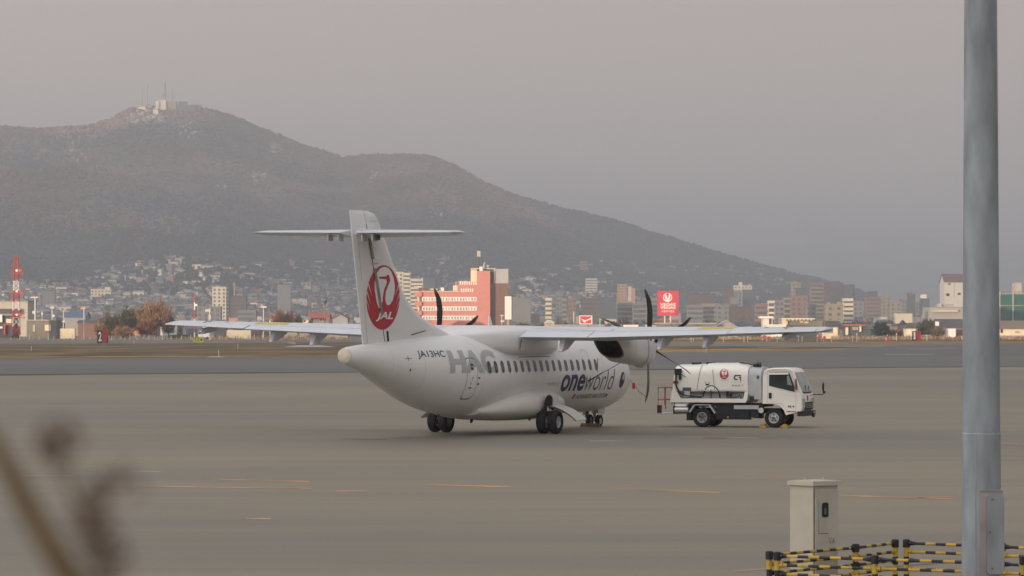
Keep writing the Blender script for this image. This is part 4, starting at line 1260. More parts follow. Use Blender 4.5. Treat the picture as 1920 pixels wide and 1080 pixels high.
# mirrors
b = MB().tube([(3.70, 0.86, 1.18), (4.02, 1.10, 1.17), (4.06, 1.12, 1.24)], 0.018, 6)
b.lathe([(0.04, -0.05), (0.05, 0.0), (0.04, 0.05)], (4.07, 1.12, 1.26), 'z', 8)
b.loft([[(4.04 + 0.035 * math.cos(R(a)) * k, 1.10 + 0.09 * math.sin(R(a)) * k, z) for a in range(0, 360, 45)] for z, k in ((1.28, 0.5), (1.36, 1.0), (1.52, 1.0), (1.62, 0.4))])
b.build('mirror', m_tbk, trk)
b = MB().loft([[(3.52 + 0.03 * math.cos(R(a)) * k, -0.96 + 0.08 * math.sin(R(a)) * k, z) for a in range(0, 360, 45)] for z, k in ((1.36, 0.6), (1.44, 1.0), (1.70, 1.0), (1.78, 0.5))])
b.build('mirror', mat('red_mirror_back', (0.26, 0.03, 0.03), 0.4), trk)
MB().lathe([(0.10, -0.83), (0.10, -0.88), (0.0, -0.88)], (2.20, 0, 0.62), 'y', 14).build('air_tank', m_alu, trk)
# wheel chocks of the truck
MT = Matrix.Translation((7.18, 134.6, 0)) @ Matrix.Rotation(TR_AN, 4, 'Z')
for x, lb in ((2.67 - 0.40, 'yellow rubber chock behind the front wheel of the white truck'), (2.67 + 0.40, 'yellow rubber chock ahead of the front wheel of the white truck')):
    p = MT @ Vector((x, -0.78, 0.004))
    chock(tuple(p), TR_AN, m_chy, 0.28, lb, 'yellow chocks at the front wheel of the truck')
# ------------------------------------------------------------------ foreground: lamp mast, cabinet, barrier, dry stalks
m_galv = mat('galvanised_steel', (0.255, 0.290, 0.308), 0.5, 0.15, var=0.26, scale=4.5, bump=0.05, bscale=30, stretch=(1, 1, 0.28), detail=8)
m_galv2 = mat('galvanised_plate', (0.245, 0.275, 0.285), 0.5, 0.15, var=0.28, scale=2.4, bump=0.05, bscale=30, stretch=(1, 1, 0.4), detail=8)
m_box_metal = mat('weathered_box_side', (0.27, 0.245, 0.235), 0.7, var=0.2, scale=3)  # brownish, rust-tinted metal of the cable box
m_rust = mat('rusty_bolt', (0.16, 0.10, 0.065), 0.8)
YP = 41.0
XP = PX(1839.5, YP)
mast = thing('lamp_mast', 'tall grey galvanised lighting mast standing at the right edge of the apron', 'mast', (XP, YP, 0))
def mast_r(z): return float(np.interp(z, [0, 2.4, 7.4, 16], [0.222, 0.212, 0.181, 0.125]))
zj = PZ(815, YP)
MB().lathe([(mast_r(0), 0.0), (mast_r(zj) + 0.004, zj), (mast_r(zj) + 0.004, zj + 0.012), (mast_r(zj) - 0.002, zj + 0.02), (mast_r(7.4), 7.4), (mast_r(16), 16.0), (0.0, 16.04)], (0, 0, 0), 'z', 48).build('pole', m_galv, mast)
MB().lathe([(0.36, 0), (0.36, 0.03), (0.23, 0.03), (0.0, 0.03)], (0, 0, 0.0), 'z', 32).build('base_plate', m_galv2, mast)
# vertical weld of the lower section
MB().tube([(-0.085 , -mast_r(1.0) * 0.925, 0.05), (-0.085, -mast_r(zj) * 0.918, zj)], 0.007, 6).build('weld_seam', m_galv2, mast)
# hand-hole box with its rounded cover plate
zt, zb = PZ(917, YP), PZ(1073, YP)
b = MB()
xa, xb = (1832.5 - 1839.5) / F_PX * YP, (1874.5 - 1839.5) / F_PX * YP
b.box(xa, xb, -0.235, 0.02, zb - 0.03, zt - 0.012)
hb = b.build('cable_box', m_box_metal, mast)
MB().box(xa - 0.003, xb + 0.004, -0.245, 0.02, zt - 0.012, zt).build('box_lip', m_galv2, hb)
cw = (1844 - 1839.5) / F_PX * YP
def rr2(x0, x1, z0, z1, r):
    return [(p[0] + (x0 + x1) / 2, p[1] + (z0 + z1) / 2) for p in rrect((x1 - x0) / 2, (z1 - z0) / 2, r)]
cov = MB().prism(rr2(cw, xb + 0.012, zb - 0.005, zt - 0.045, 0.05), -0.262, -0.236, 'xz').build('cover_plate', m_galv2, hb)
for x, z in ((cw + 0.06, zt - 0.10), (cw + 0.06, zb + 0.06), (cw + 0.035, (zt + zb) / 2)):
    MB().lathe([(0.012, 0), (0.012, -0.010), (0.0, -0.012)], (x, -0.262, z), 'y', 8).build('screw', m_rust, hb)
# floodlight head far above the picture
b = MB().box(-0.9, 0.9, -0.05, 0.05, 15.9, 16.0)
b.build('crossarm', m_galv2, mast)
for x in (-0.75, -0.25, 0.25, 0.75):
    MB().box(x - 0.17, x + 0.17, -0.22, 0.0, 15.55, 15.88).build('floodlight', m_galv2, mast)

# electrical cabinet
m_cab = mat('cream_cabinet_paint', (0.47, 0.44, 0.36), 0.5, var=0.06, scale=4, detail=6)
m_cab2 = mat('cream_cabinet_door', (0.44, 0.425, 0.37), 0.5, var=0.08, scale=4, detail=6)  # door slightly darker and greyer, the side's shade put into its colour
YC = 44.0
# front corner edge stands at column 1524
ang = R(38.8)
cx, cy = PX(1524, YC), YC
cbt = thing('electrical_cabinet', 'cream metal electrical cabinet with a small dark window, standing inside the striped barrier', 'cabinet', (cx, cy, 0), 0)
# local frame: e1 runs along the left side (away left), e2 along the door side (away right)
e1 = Vector((-math.sin(ang), math.cos(ang), 0))
e2 = Vector((math.cos(ang), math.sin(ang), 0))
W1, W2, HC = 0.40, 0.405, PZ(911, YC)
def CB(a, b_, z, o1=0.0, o2=0.0):
    """a along the left side, b along the door side; o1 proud of the left face, o2 proud of the door face"""
    p = e1 * a + e2 * b_ - e2 * o1 - e1 * o2
    return (p.x, p.y, z)
def cbox(a0, a1, b0, b1, z0, z1):
    v = [CB(a, q_, z) for z in (z0, z1) for a, q_ in ((a0, b0), (a0, b1), (a1, b1), (a1, b0))]
    return MB().add(v, [(0, 3, 2, 1), (4, 5, 6, 7), (0, 1, 5, 4), (1, 2, 6, 5), (2, 3, 7, 6), (3, 0, 4, 7)])
cbox(0.0, W1, 0.0, W2, 0.0, HC).build('case', m_cab, cbt)
rf = cbox(-0.035, W1 + 0.02, -0.03, W2 + 0.06, HC + 0.001, HC + 0.05).build('canopy_roof', m_cab, cbt)
cbox(-0.02, W1, -0.01, W2 + 0.04, HC + 0.05, HC + 0.056).build('roof_top', m_cab, rf)
for a, q_ in ((0.2, 0.06), (0.2, 0.36)):
    MB().tube([CB(a, q_, HC + 0.05), CB(a, q_, HC + 0.10)], [0.012, 0.007], 6).build('lifting_eye', m_cab2, rf)
dr_ = cbox(-0.016, -0.001, 0.03, W2 - 0.012, 0.10, HC - 0.04).build('door', m_cab2, cbt)
shape('door_gap', [[(0.014, 0.10), (0.026, 0.10), (0.026, HC - 0.04), (0.014, HC - 0.04)]], lambda u, w: CB(0, u, w, 0, 0.002), mat('brown_gap', (0.16, 0.13, 0.09), 0.8), cbt, 0.5)
zw0, zw1 = PZ(969, YC), PZ(944, YC)
bw0, bw1 = 0.135, 0.225
shape('window', [rr2(bw0, bw1, zw0, zw1, 0.025)], lambda u, w: CB(0, u, w, 0, 0.021), mat('dark_meter_glass', (0.030, 0.032, 0.032), 0.15, var=0.3), dr_, 0.1)
shape('window_gasket', band(rr2(bw0 - 0.008, bw1 + 0.008, zw0 - 0.008, zw1 + 0.008, 0.03), 0.016), lambda u, w: CB(0, u, w, 0, 0.026), m_tbk, dr_)
shape('meter', [rr2(bw0 + 0.03, bw1 - 0.02, zw0 + 0.02, zw1 - 0.06, 0.01)], lambda u, w: CB(0, u, w, 0, 0.0225), mat('meter_face', (0.11, 0.115, 0.115), 0.4), dr_)
zi0, zi1 = PZ(1001.5, YC), PZ(938, YC)
shape('panel_seam', [[(0.075, zi0), (0.081, zi0), (0.081, zi1), (0.075, zi1)], [(0.081, zi0), (0.24, zi0), (0.24, zi0 + 0.007), (0.081, zi0 + 0.007)]], lambda u, w: CB(0, u, w, 0, 0.018), m_gap, dr_)
lettering('door_letters', '11', (0.225, 0.265, PZ(983, YC), PZ(975.5, YC)), lambda u, w: CB(0, u, w, 0, 0.018), m_tg, dr_, 0.0, 0.2, (2, 2))
lettering('door_letters', 'VA', (0.245, 0.345, PZ(1022, YC), PZ(1009, YC)), lambda u, w: CB(0, u, w, 0, 0.018), mat('faded_black_print', (0.17, 0.165, 0.15), 0.7, var=0.5, scale=30), dr_, 0.0, 0.1, (2, 2))

# black and yellow barrier: posts joined by banded bars
m_yel = mat('barrier_yellow', (0.50, 0.33, 0.045), 0.4, var=0.18, scale=6)
m_blk = mat('barrier_black', (0.020, 0.020, 0.024), 0.45, var=0.3, scale=8)
HB = 1.0
def post(p, seed):
    """post with alternating bands and a black cap; origin at its foot"""
    x, y, h = p
    t = thing('barrier_post', '', '', (x, y, 0))
    b = MB()
    z, k = h, 0
    b.lathe([(0.045, h - 0.10), (0.045, h - 0.008), (0.030, h), (0.0, h)], (0, 0, 0), 'z', 18, 1)
    z = h - 0.10
    seq = [0.115, 0.10]
    while z > 0.03:
        d = min(seq[k % 2], z - 0.03)
        b.lathe([(0.034, z - d), (0.034, z)], (0, 0, 0), 'z', 18, k % 2)
        z -= d
        k += 1
    b.build('shaft', [m_yel, m_blk], t)
    MB().lathe([(0.13, 0), (0.13, 0.02), (0.05, 0.03), (0.0, 0.03)], (0, 0, 0.0), 'z', 20).build('foot', m_blk, t)
    return t
def bars(pa, pb, levels, band_l=0.14, first=0, sock=True):
    """banded bars between two posts, each with its plug at either end"""
    a, c = Vector((pa[0], pa[1], 0)), Vector((pb[0], pb[1], 0))
    d = c - a
    L = d.length
    d.normalize()
    out = []
    for j, z in enumerate(levels):
        b = MB()
        za, zc = z[0], z[1]
        def at(s_):
            q = a + d * s_
            return (q.x, q.y, za + (zc - za) * s_ / L)
        s_ = 0.035
        ph = (first + j) % 2
        blk_end = 1 if j % 2 == 0 else 0
        for s0, s1, rr in ((0.03, 0.055, 0.020), (0.055, 0.075, 0.030), (0.085, 0.10, 0.026), (0.10, 0.13, 0.021)):
            b.tube([at(s0), at(s1)], rr, 10, blk_end)
            b.tube([at(L - s1), at(L - s0)], rr, 10, blk_end)
        s_ = 0.13
        k = ph
        while s_ < L - 0.131:
            e = min(s_ + band_l, L - 0.13)
            b.tube([at(s_), at(e)], 0.0185, 10, k % 2)
            s_ = e
            k += 1
        o = b.build('barrier_bar', [m_yel, m_blk])
        out.append(o)
    return out
def bpt(px, py_top, h=HB):
    Y = F_PX * (EYE - h) / (py_top - HOR)
    return (PX(px, Y), Y, h)
front = [bpt(1457, 1034), bpt(1640, 1040.5), bpt(1825, 1046)]
back = [bpt(1442, 1032.5), bpt(1604, 1019), bpt(1678, 1010.5)]
side_ = [bpt(1699, 1010.5), bpt(1878, 1017), bpt(1990, 1023)]
extra = [bpt(1918, 1042)]
plab = {
    'front': ['leftmost front post of the striped barrier, beside its twin post left of the cabinet', 'middle front post of the striped barrier, just right of the cabinet', 'right front post of the striped barrier, in front of the lamp mast'],
    'back': ['rear twin post at the left corner of the striped barrier', 'rear post of the striped barrier behind the right edge of the cabinet', 'rear post left of the narrow gap in the striped barrier'],
    'side': ['rear post right of the narrow gap in the striped barrier', 'rear barrier post just right of the lamp mast', 'barrier post at the far right'],
    'extra': ['front barrier post cut by the right edge of the picture']}
blab = {'front': ['front barrier bar passing before the cabinet', 'front barrier bar between the middle front post and the lamp mast'], 'back': ['rear barrier bar running behind the cabinet', 'short rear barrier bar sloping up right of the cabinet'],
        'side': ['rear barrier bar passing behind the lamp mast', 'rear barrier bar right of the lamp mast']}
level_w = ['topmost', 'second from the top', 'third from the top', 'fourth from the top']
def row(key, pts, dz, n):
    for i, p in enumerate(pts):
        t = post(p, i)
        tag(t, plab[key][i], 'post', 'black and yellow barrier posts round the cabinet')
    for i in range(len(pts) - 1):
        p, q_ = pts[i], pts[i + 1]
        lv = [(HB - 0.05 - 0.105 * j + (0.03 if dz else 0), HB - 0.05 - 0.105 * j + (0.03 if dz else 0)) for j in range(n)]
        for j, o in enumerate(bars(p, q_, lv, first=i % 2 if key == 'front' else 1)):
            tag(o, level_w[j] + ' ' + blab[key][i], 'barrier bar', 'black and yellow barrier bars round the cabinet')
row('front', front, 0, 4)
row('back', back, 0, 4)
row('side', side_, 0, 4)
t = post(extra[0], 9)
tag(t, plab['extra'][0], 'post', 'black and yellow barrier posts round the cabinet')

# dry weed stalks right in front of the lens, out of focus
m_stalk = mat('dry_stalk', (0.135, 0.090, 0.042), 0.8, var=0.3, scale=20)
m_seedh = mat('dry_seed_head', (0.155, 0.104, 0.076), 0.9, var=0.3, scale=30)
YS = 1.45
def SP(px, py, dy=0.0):
    return (PX(px, YS + dy), YS + dy, PZ(py, YS + dy))
wd = thing('dry_weed', 'blurred dry brown weed with seed heads very close to the camera at lower left', 'plant', (PX(150, YS), YS, 0))
org = Vector((PX(150, YS), YS, 0))
def L_(p): return tuple(Vector(p) - org)
st = [SP(-60, 760), SP(-20, 818), SP(4, 855), SP(27, 897), SP(50, 945), SP(80, 997), SP(120, 1062), SP(165, 1125), SP(215, 1210, .02)]
end = L_((PX(170, YS), YS + 0.05, 0.0))
MB().tube([L_(p) for p in st] + [(0.004, 0.06, 2.6), (0.0, 0.05, 1.5), end], [0.0022, 0.0032, 0.0038, 0.0042, 0.0046, 0.005, 0.0054, 0.006, 0.0065, 0.007, 0.008, 0.009], 8).build('stalk', m_stalk, wd)
st2 = [SP(88, 822, .03), SP(118, 880, .03), SP(150, 960, .03), SP(185, 1040, .03), SP(205, 1110, .03)]
MB().tube([L_(p) for p in st2] + [(0.008, 0.08, 2.6), (0.0, 0.05, 1.2)], [0.0006, 0.0008, 0.0013, 0.0018, 0.002, 0.004, 0.005], 6).build('stalk', m_stalk, wd)
MB().tube([L_(SP(215, 885, .03)), L_(SP(196, 950, .03)), L_(SP(180, 1030, .03))], [0.0006, 0.0010, 0.0014], 6).build('stalk', m_stalk, wd)
r2 = random.Random(3)
for (cx_, cy_, rx_, ry_, n) in ((106, 828, 46, 42, 62), (118, 874, 24, 34, 20), (214, 888, 30, 38, 22), (240, 915, 26, 26, 10), (172, 950, 34, 50, 34), (186, 1005, 44, 62, 58), (205, 1055, 46, 44, 56), (160, 1000, 36, 50, 20)):
    b = MB()
    for k in range(int(n * 0.95)):
        a, q_ = r2.uniform(0, 6.283), math.sqrt(r2.random())
        p = Vector(L_(SP(cx_ + rx_ * q_ * math.cos(a), cy_ + ry_ * q_ * math.sin(a), 0.03 + r2.uniform(-.008, .008))))
        s_ = r2.uniform(0.0009, 0.0019)
        d = Vector((r2.uniform(-1, 1), r2.uniform(-1, 1), r2.uniform(-0.4, 1))).normalized()
        e = d.cross(Vector((0.3, 0.8, 0.1))).normalized()
        b.add([p - d * s_ * 1.6, p + e * s_, p + d * s_ * 1.6, p - e * s_], [(0, 1, 2), (0, 2, 3)])
    o = b.build('seed_head', m_seedh, wd, smooth=0)
# ------------------------------------------------------------------ far side of the airfield
m_rw_red = mat('tower_red', (0.50, 0.075, 0.05), 0.6)
m_rw_white = mat('tower_white', (0.74, 0.72, 0.70), 0.6)
m_signred = mat('billboard_red', (0.62, 0.045, 0.075), 0.5, var=0.03)
m_signwhite = mat('billboard_white', (0.80, 0.78, 0.74), 0.5, var=0.02)
m_creamw = mat('cream_wall', (0.74, 0.64, 0.46), 0.85, var=0.08, scale=0.4)
m_greyw = mat('grey_wall', (0.34, 0.33, 0.32), 0.85, var=0.1, scale=0.4)
m_taupe = mat('taupe_wall', (0.21, 0.185, 0.15), 0.85, var=0.12, scale=0.4)
m_roofr = mat('red_tin_roof', (0.36, 0.10, 0.07), 0.7, var=0.12, scale=0.6)
m_roofd = mat('dark_tile_roof', (0.085, 0.080, 0.085), 0.75, var=0.15, scale=0.6)
m_roofg = mat('grey_tin_roof', (0.25, 0.25, 0.26), 0.6, var=0.12, scale=0.6)
m_wing_ = mat('dark_window', (0.045, 0.05, 0.055), 0.2, var=0.2)
m_pinkb = mat('salmon_tile_wall', (0.60, 0.240, 0.195), 0.8, var=0.05, scale=0.6)
m_pinkd = mat('brown_and_shaded_wall', (0.21, 0.115, 0.095), 0.85, var=0.08, scale=0.6)  # brown walls, and salmon walls with their shade put into the colour
m_polew = mat('pale_post_paint', (0.62, 0.60, 0.55), 0.6)
m_conc = mat('pale_concrete_wall', (0.50, 0.46, 0.38), 0.85, var=0.08, scale=0.3)

# lattice mast, red and white
YT = 1150.0
tw = thing('lattice_tower', 'red and white steel lattice tower with three antenna platforms at the left edge', 'tower', (PX(30.5, YT), YT, 0))
top = PZ(480, YT)
def seg(z0, z1, m, name='lattice_section'):
    b = MB()
    n = max(1, round((z1 - z0) / 2.0))
    for k in range(n):
        a0, a1 = z0 + (z1 - z0) * k / n, z0 + (z1 - z0) * (k + 1) / n
        w0_, w1_ = [float(np.interp(z, [0, top], [1.15, 0.55])) for z in (a0, a1)]
        c0 = [(-w0_, -w0_, a0), (w0_, -w0_, a0), (w0_, w0_, a0), (-w0_, w0_, a0)]
        c1 = [(-w1_, -w1_, a1), (w1_, -w1_, a1), (w1_, w1_, a1), (-w1_, w1_, a1)]
        for j in range(4):
            b.tube([c0[j], c1[j]], 0.13, 4)
            b.tube([c0[j], c1[(j + 1) % 4]], 0.06, 4)
            b.tube([c0[(j + 1) % 4], c1[j]], 0.06, 4)
            b.tube([c1[j], c1[(j + 1) % 4]], 0.06, 4)
    return b.build(name, m, tw, smooth=0)
cuts_ = [628, 612, 595, 582, 566, 545, 527, 505, 480]
for k in range(8):
    seg(max(0, PZ(cuts_[k], YT)), PZ(cuts_[k + 1], YT), m_rw_red if k % 2 == 0 or k == 7 else m_rw_white)
for py in (508, 547, 591):
    z = PZ(py, YT)
    p = MB().box(-1.6, 2.6, -1.6, 1.6, z - 0.9, z - 0.7)
    p.tube([(-1.6, -1.6, z + 0.3), (2.6, -1.6, z + 0.3)], 0.07, 4)
    for x in (-1.6, 0.5, 2.6):
        p.tube([(x, -1.6, z - 0.8), (x, -1.6, z + 0.3)], 0.06, 4)
    pf = p.build('platform', m_rw_red, tw, smooth=0)
    for x, w in ((1.5, 0.55), (0.4, 0.4)):
        MB().lathe([(0.0, -0.1), (w, 0.0), (w * 0.9, 0.5), (0.0, 0.6)], (x, -1.9, z + 0.1), 'y', 12).build('dish', m_rw_red if x > 1 else m_rw_white, pf)

def pole(px, y0, y1, Y, label, r=0.16, kind='pole', arms=(), mat_=None, group=None, stripes=False):
    t = thing('utility_pole' if kind == 'pole' else kind, label, kind.replace('_', ' '), (PX(px, Y), Y, 0), 0, group)
    zt_ = PZ(y0, Y)
    if stripes:
        n = 6
        for k in range(n):
            MB().lathe([(r, zt_ * k / n), (r, zt_ * (k + 1) / n), (0, zt_ * (k + 1) / n)], (0, 0, 0), 'z', 8).build('pole_band', m_rw_red if (n - k) % 2 else m_rw_white, t)
    else:
        MB().lathe([(r, 0), (r * 0.75, zt_), (0, zt_)], (0, 0, 0), 'z', 8).build('shaft', mat_ or m_polew, t)
    for (zf, wl_, wr_, th) in arms:
        MB().box(-wl_, wr_, -0.12, 0.12, zt_ * zf - th, zt_ * zf + th).build('crossarm', mat_ or m_polew, t)
    return t
pole(66, 556, 628, 1300, 'pale pole with a crossbar right of the lattice tower', 0.32, arms=((0.98, 1.6, 1.0, 0.22), (0.62, 1.0, 0.1, 0.5)))
pole(98, 574, 628, 1300, 'pole with two lamps rising behind the low taupe shed', 0.22, arms=((0.95, 0.8, 0.8, 0.25), (0.7, 0.2, 0.9, 0.4)))
pole(79, 583, 628, 1300, 'thin pole rising behind the middle of the low taupe shed', 0.16, arms=((0.9, 0.3, 0.3, 0.4),))
pole(119, 582, 628, 1300, 'pair of thin poles right of the low taupe shed', 0.16, arms=((0.6, 0.5, 0.5, 0.2),))
pole(157.5, 576, 628, 1250, 'pole with a slanting stay left of the bare orange trees', 0.22, arms=((0.97, 1.2, 0.6, 0.18),))
t = pole(365, 553, 628, 1100, 'red and white striped pole with a small white box beyond the left wing', 0.22, stripes=True)
MB().box(-0.1, 0.8, -0.3, 0.3, PZ(574, 1100), PZ(570, 1100)).build('box', m_signwhite, t)
MB().box(-0.5, 0.1, -0.3, 0.3, PZ(598, 1100), PZ(594, 1100)).build('box', m_rw_red, t)
t = pole(393, 578, 628, 1100, 'pale floodlight pole just right of the striped pole', 0.2, arms=((0.93, 1.3, 0.3, 0.35), (0.72, 0.3, 0.4, 0.7)))
pole(494, 573, 628, 1200, 'short floodlight pole left of the bare tree above the left wing', 0.18, arms=((0.96, 1.0, 1.0, 0.25), (1.0, 0.7, -0.4, 0.4)))
t = pole(609, 572, 628, 1150, 'floodlight pole standing before the yellow house with the red roof', 0.2, arms=((0.93, 1.1, 0.9, 0.18),), mat_=mat('brown_pole', (0.22, 0.16, 0.12), 0.8))
MB().lathe([(0.15, 0), (0.75, 1.2), (0.75, 1.4), (0, 1.4)], (0, 0, PZ(572, 1150)), 'z', 10).build('lamp_cage', m_roofd, t)

def shed(name, label, cat, px0, px1, y0, y1, Y, depth, wall, roof=None, yr=None, kind='flat', ov=0.4, windows=(), group=None, yaw=0.0, sidewall=None):
    """a building whose front stands at depth Y between two picture columns; y0 eaves row, y1 foot row (None: the ground), yr ridge row"""
    x0, x1 = PX(px0, Y), PX(px1, Y)
    zt_, zb_ = PZ(y0, Y), 0.0 if y1 is None else max(0.0, PZ(y1, Y))
    zb_ = 0.0
    cx_ = (x0 + x1) / 2
    t = thing(name, label, cat, (cx_, Y, 0), yaw, group)
    w = (x1 - x0) / 2
    b = MB().box(-w, w, 0, depth, zb_, zt_)
    b.build('wall', wall, t, smooth=0)
    if kind == 'flat' and roof:
        MB().box(-w - ov, w + ov, -ov, depth + ov, zt_, zt_ + (PZ(yr, Y) - zt_ if yr else 0.5)).build('roof', roof, t, smooth=0)
    elif kind == 'gable':            # ridge runs along the front
        zr_ = PZ(yr, Y)
        MB().prism([(-ov, zt_ - 0.1), (depth / 2, zr_), (depth + ov, zt_ - 0.1), (depth + ov, zt_ - 0.4), (depth / 2, zr_ - 0.3), (-ov, zt_ - 0.4)], -w - ov, w + ov, 'yz').build('roof', roof, t, smooth=0)
        MB().prism([(0, zt_), (depth / 2, zr_ - 0.35), (depth, zt_)], -w, -w + 0.2, 'yz').build('gable', wall, t, smooth=0)
        MB().prism([(0, zt_), (depth / 2, zr_ - 0.35), (depth, zt_)], w - 0.2, w, 'yz').build('gable', wall, t, smooth=0)
    elif kind == 'front_gable':      # gable end faces the camera
        zr_ = PZ(yr, Y)
        MB().prism([(-w - ov, zt_ - 0.1), (0, zr_), (w + ov, zt_ - 0.1), (w + ov, zt_ - 0.4), (0, zr_ - 0.35), (-w - ov, zt_ - 0.4)], -ov, depth + ov, 'xz').build('roof', roof, t, smooth=0)
        MB().prism([(-w, zt_), (0, zr_ - 0.35), (w, zt_)], 0.0, 0.2, 'xz').build('gable', wall, t, smooth=0)
    elif kind == 'hip':
        zr_ = PZ(yr, Y)
        v = [(-w - ov, -ov, zt_), (w + ov, -ov, zt_), (w + ov, depth + ov, zt_), (-w - ov, depth + ov, zt_), (-w * 0.45, depth / 2, zr_), (w * 0.45, depth / 2, zr_)]
        MB().add(v, [(0, 1, 5, 4), (1, 2, 5), (2, 3, 4, 5), (3, 0, 4), (3, 2, 1, 0)]).build('roof', roof, t, smooth=0)
    for (p0, p1, q0, q1) in windows:
        a0, a1 = PX(p0, Y) - cx_, PX(p1, Y) - cx_
        MB().box(a0, a1, -0.06, 0.1, PZ(q1, Y), PZ(q0, Y)).build('window', m_wing_, t, smooth=0)
    return t
def blk(t, px0, px1, y0, y1, d0, d1, m, name):
    """block on a building t in the same picture terms; d0..d1 depth from its front"""
    Y = t.location.y
    cx_ = t.location.x
    return MB().box(PX(px0, Y) - cx_, PX(px1, Y) - cx_, d0, d1, PZ(y1, Y), PZ(y0, Y)).build(name, m, t, smooth=0)

# left edge
t = shed('terminal_hall', 'large grey ribbed hall behind the lattice tower at the left edge', 'building', -60, 52, 565, None, 1550, 30, m_conc, m_roofg, 564, 'flat')
blk(t, -60, 40, 579, 588, -2.0, -0.05, m_roofd, 'dark_band')
t = shed('terminal_building', 'dark fronted airport building with red framed openings at the left edge', 'building', -60, 22, 592, None, 1200, 20, m_roofd, m_roofg, 590)
blk(t, -40, 5, 590, 604, -1.2, -0.1, m_signwhite, 'canopy')
blk(t, -40, 6, 612, 616, -1.2, -0.1, m_signwhite, 'canopy')
blk(t, 8, 22, 607.5, 609.5, -1.2, -0.1, m_rw_red, 'red_frame')
blk(t, 8, 11, 609.5, 628, -1.2, -0.1, m_rw_red, 'red_frame')
blk(t, 12, 22, 598, 606, -0.6, -0.1, m_creamw, 'panel')
t = shed('shed', 'low taupe shed with a pale roof edge right of the lattice tower', 'shed', 50, 106, 601, None, 1250, 14, m_taupe, m_conc, 599.5, ov=0.3)
blk(t, 62, 66, 609, 622, -0.25, -0.05, m_conc, 'door')
blk(t, 84, 96, 609, 620, -0.25, -0.05, m_creamw, 'window')
t = shed('shed', 'small dark brown shed left of the bare orange trees', 'shed', 146, 186, 604, None, 1350, 12, m_pinkd, m_roofd, 600, 'gable')
shed('container', 'pale container at the foot of the thin poles, left of the dark brown shed', 'container', 112, 140, 616, None, 1220, 3, m_creamw)
shed('barn', 'low blue roofed barn in the haze behind the thin poles', 'barn', 122, 160, 594, None, 1700, 20, m_greyw, mat('blue_roof', (0.09, 0.14, 0.22), 0.6), 584, 'gable')
# behind the left wing
shed('container', 'cream container under the left wing', 'container', 425, 470, 619, None, 1180, 4, m_creamw)
shed('shed', 'dark open shed between the white truck and the cream container', 'shed', 402, 424, 615, None, 1250, 8, m_roofd, m_roofg, 613)
t = thing('utility_truck', 'small white box truck parked beyond the left wing tip', 'truck', (PX(384, 1150), 1150, 0))
MB().box(-0.6, 1.3, 0, 2.2, 0.7, PZ(611.5, 1150)).build('box_body', m_signwhite, t)
MB().prism([(-2.1, 0.6), (-2.1, 1.7), (-1.7, 2.7), (-0.65, 2.7), (-0.65, 0.6)], 0.1, 2.1, 'xz').build('cab', m_signwhite, t)
MB().prism([(-2.05, 1.75), (-1.72, 2.5), (-0.9, 2.5), (-0.9, 1.75)], 0.05, 0.12, 'xz').build('side_window', m_wing_, t)
for x in (-1.4, 0.8):
    MB().lathe([(0.42, -0.12), (0.42, 0.2), (0, 0.2)], (x, 0.1, 0.42), 'y', 14).build('wheel', m_tyre, t)
m_green = mat('green_net_bank', (0.07, 0.14, 0.035), 0.9, var=0.25, scale=0.5)
o = MB().prism([(PX(316, 1190), 0), (PX(318, 1190), 1.35), (PX(370, 1190), 1.5), (PX(380, 1190), 0)], 1190, 1196, 'xz').build('turf_bank', m_green)
tag(o, 'low green bank behind the left wing tip', 'bank')
shed('wall', 'long low brown boundary wall under the left wing', 'wall', 470, 600, 621.5, None, 1350, 0.5, m_pinkd)
# yellow house and its low wing
t = shed('house', 'yellow house with a red roof seen over the left wing next to the tail fin', 'house', 578, 616, 596, None, 1300, 16, m_creamw, m_roofr, 586, 'gable', windows=((584, 587, 597, 602), (600, 603, 598, 601), (606, 611, 598, 601)))
t = shed('house', 'low yellow building with an orange roof line behind the bare tree over the left wing', 'house', 505, 560, 596, None, 1330, 10, m_creamw, m_roofr, 592, 'gable', windows=((515, 518, 598, 603), (524, 527, 598, 603), (533, 536, 598, 603)))
shed('house', 'cream cottage between the bare tree and the yellow house', 'house', 557, 580, 598, None, 1290, 8, m_creamw, m_roofg, 594, 'gable', windows=((562, 565, 599, 604), (570, 573, 599, 604)))
shed('house', 'grey gabled house left of the tail fin', 'house', 624, 652, 596, None, 1420, 14, m_greyw, m_roofd, 588, 'front_gable')
shed('wall', 'low cream wall right of the yellow house', 'wall', 614, 650, 607, None, 1280, 0.5, m_creamw)

# the salmon hotel
YH = 1500.0
ht = thing('hotel', 'salmon pink hotel block with rows of windows behind the airliner', 'hotel', (PX(864, YH), YH, 0))
def H(px): return PX(px, YH) - PX(864, YH)
def Z(py): return PZ(py, YH)
DY = 26.0
MB().box(H(791), H(894), 0, DY, 0, Z(547)).build('wall', m_pinkb, ht, smooth=0)
MB().box(H(859), H(894), 0.05, DY - 1, Z(547), Z(528)).build('upper_wall', m_pinkb, ht, smooth=0)
MB().box(H(860), H(894), 0.3, DY - 1.5, Z(528), Z(527)).build('parapet', m_creamw, ht, smooth=0)
MB().box(H(894.1), H(919), -0.8, DY, 0, Z(508)).build('stair_tower', m_pinkb, ht, smooth=0)
MB().box(H(919.1), H(953), 2.5, DY, 0, Z(531)).build('shaded_side', m_pinkd, ht, smooth=0)  # the hotel's right side, its shade put into the brown
MB().box(H(928), H(953), 2.6, DY - 6, Z(531), Z(504)).build('water_tank_house', mat('pale_grey_panel', (0.44, 0.43, 0.42), 0.7), ht, smooth=0)
MB().box(H(926), H(928), 2.4, DY - 6, Z(531), Z(503.5)).build('cream_edge', m_creamw, ht, smooth=0)
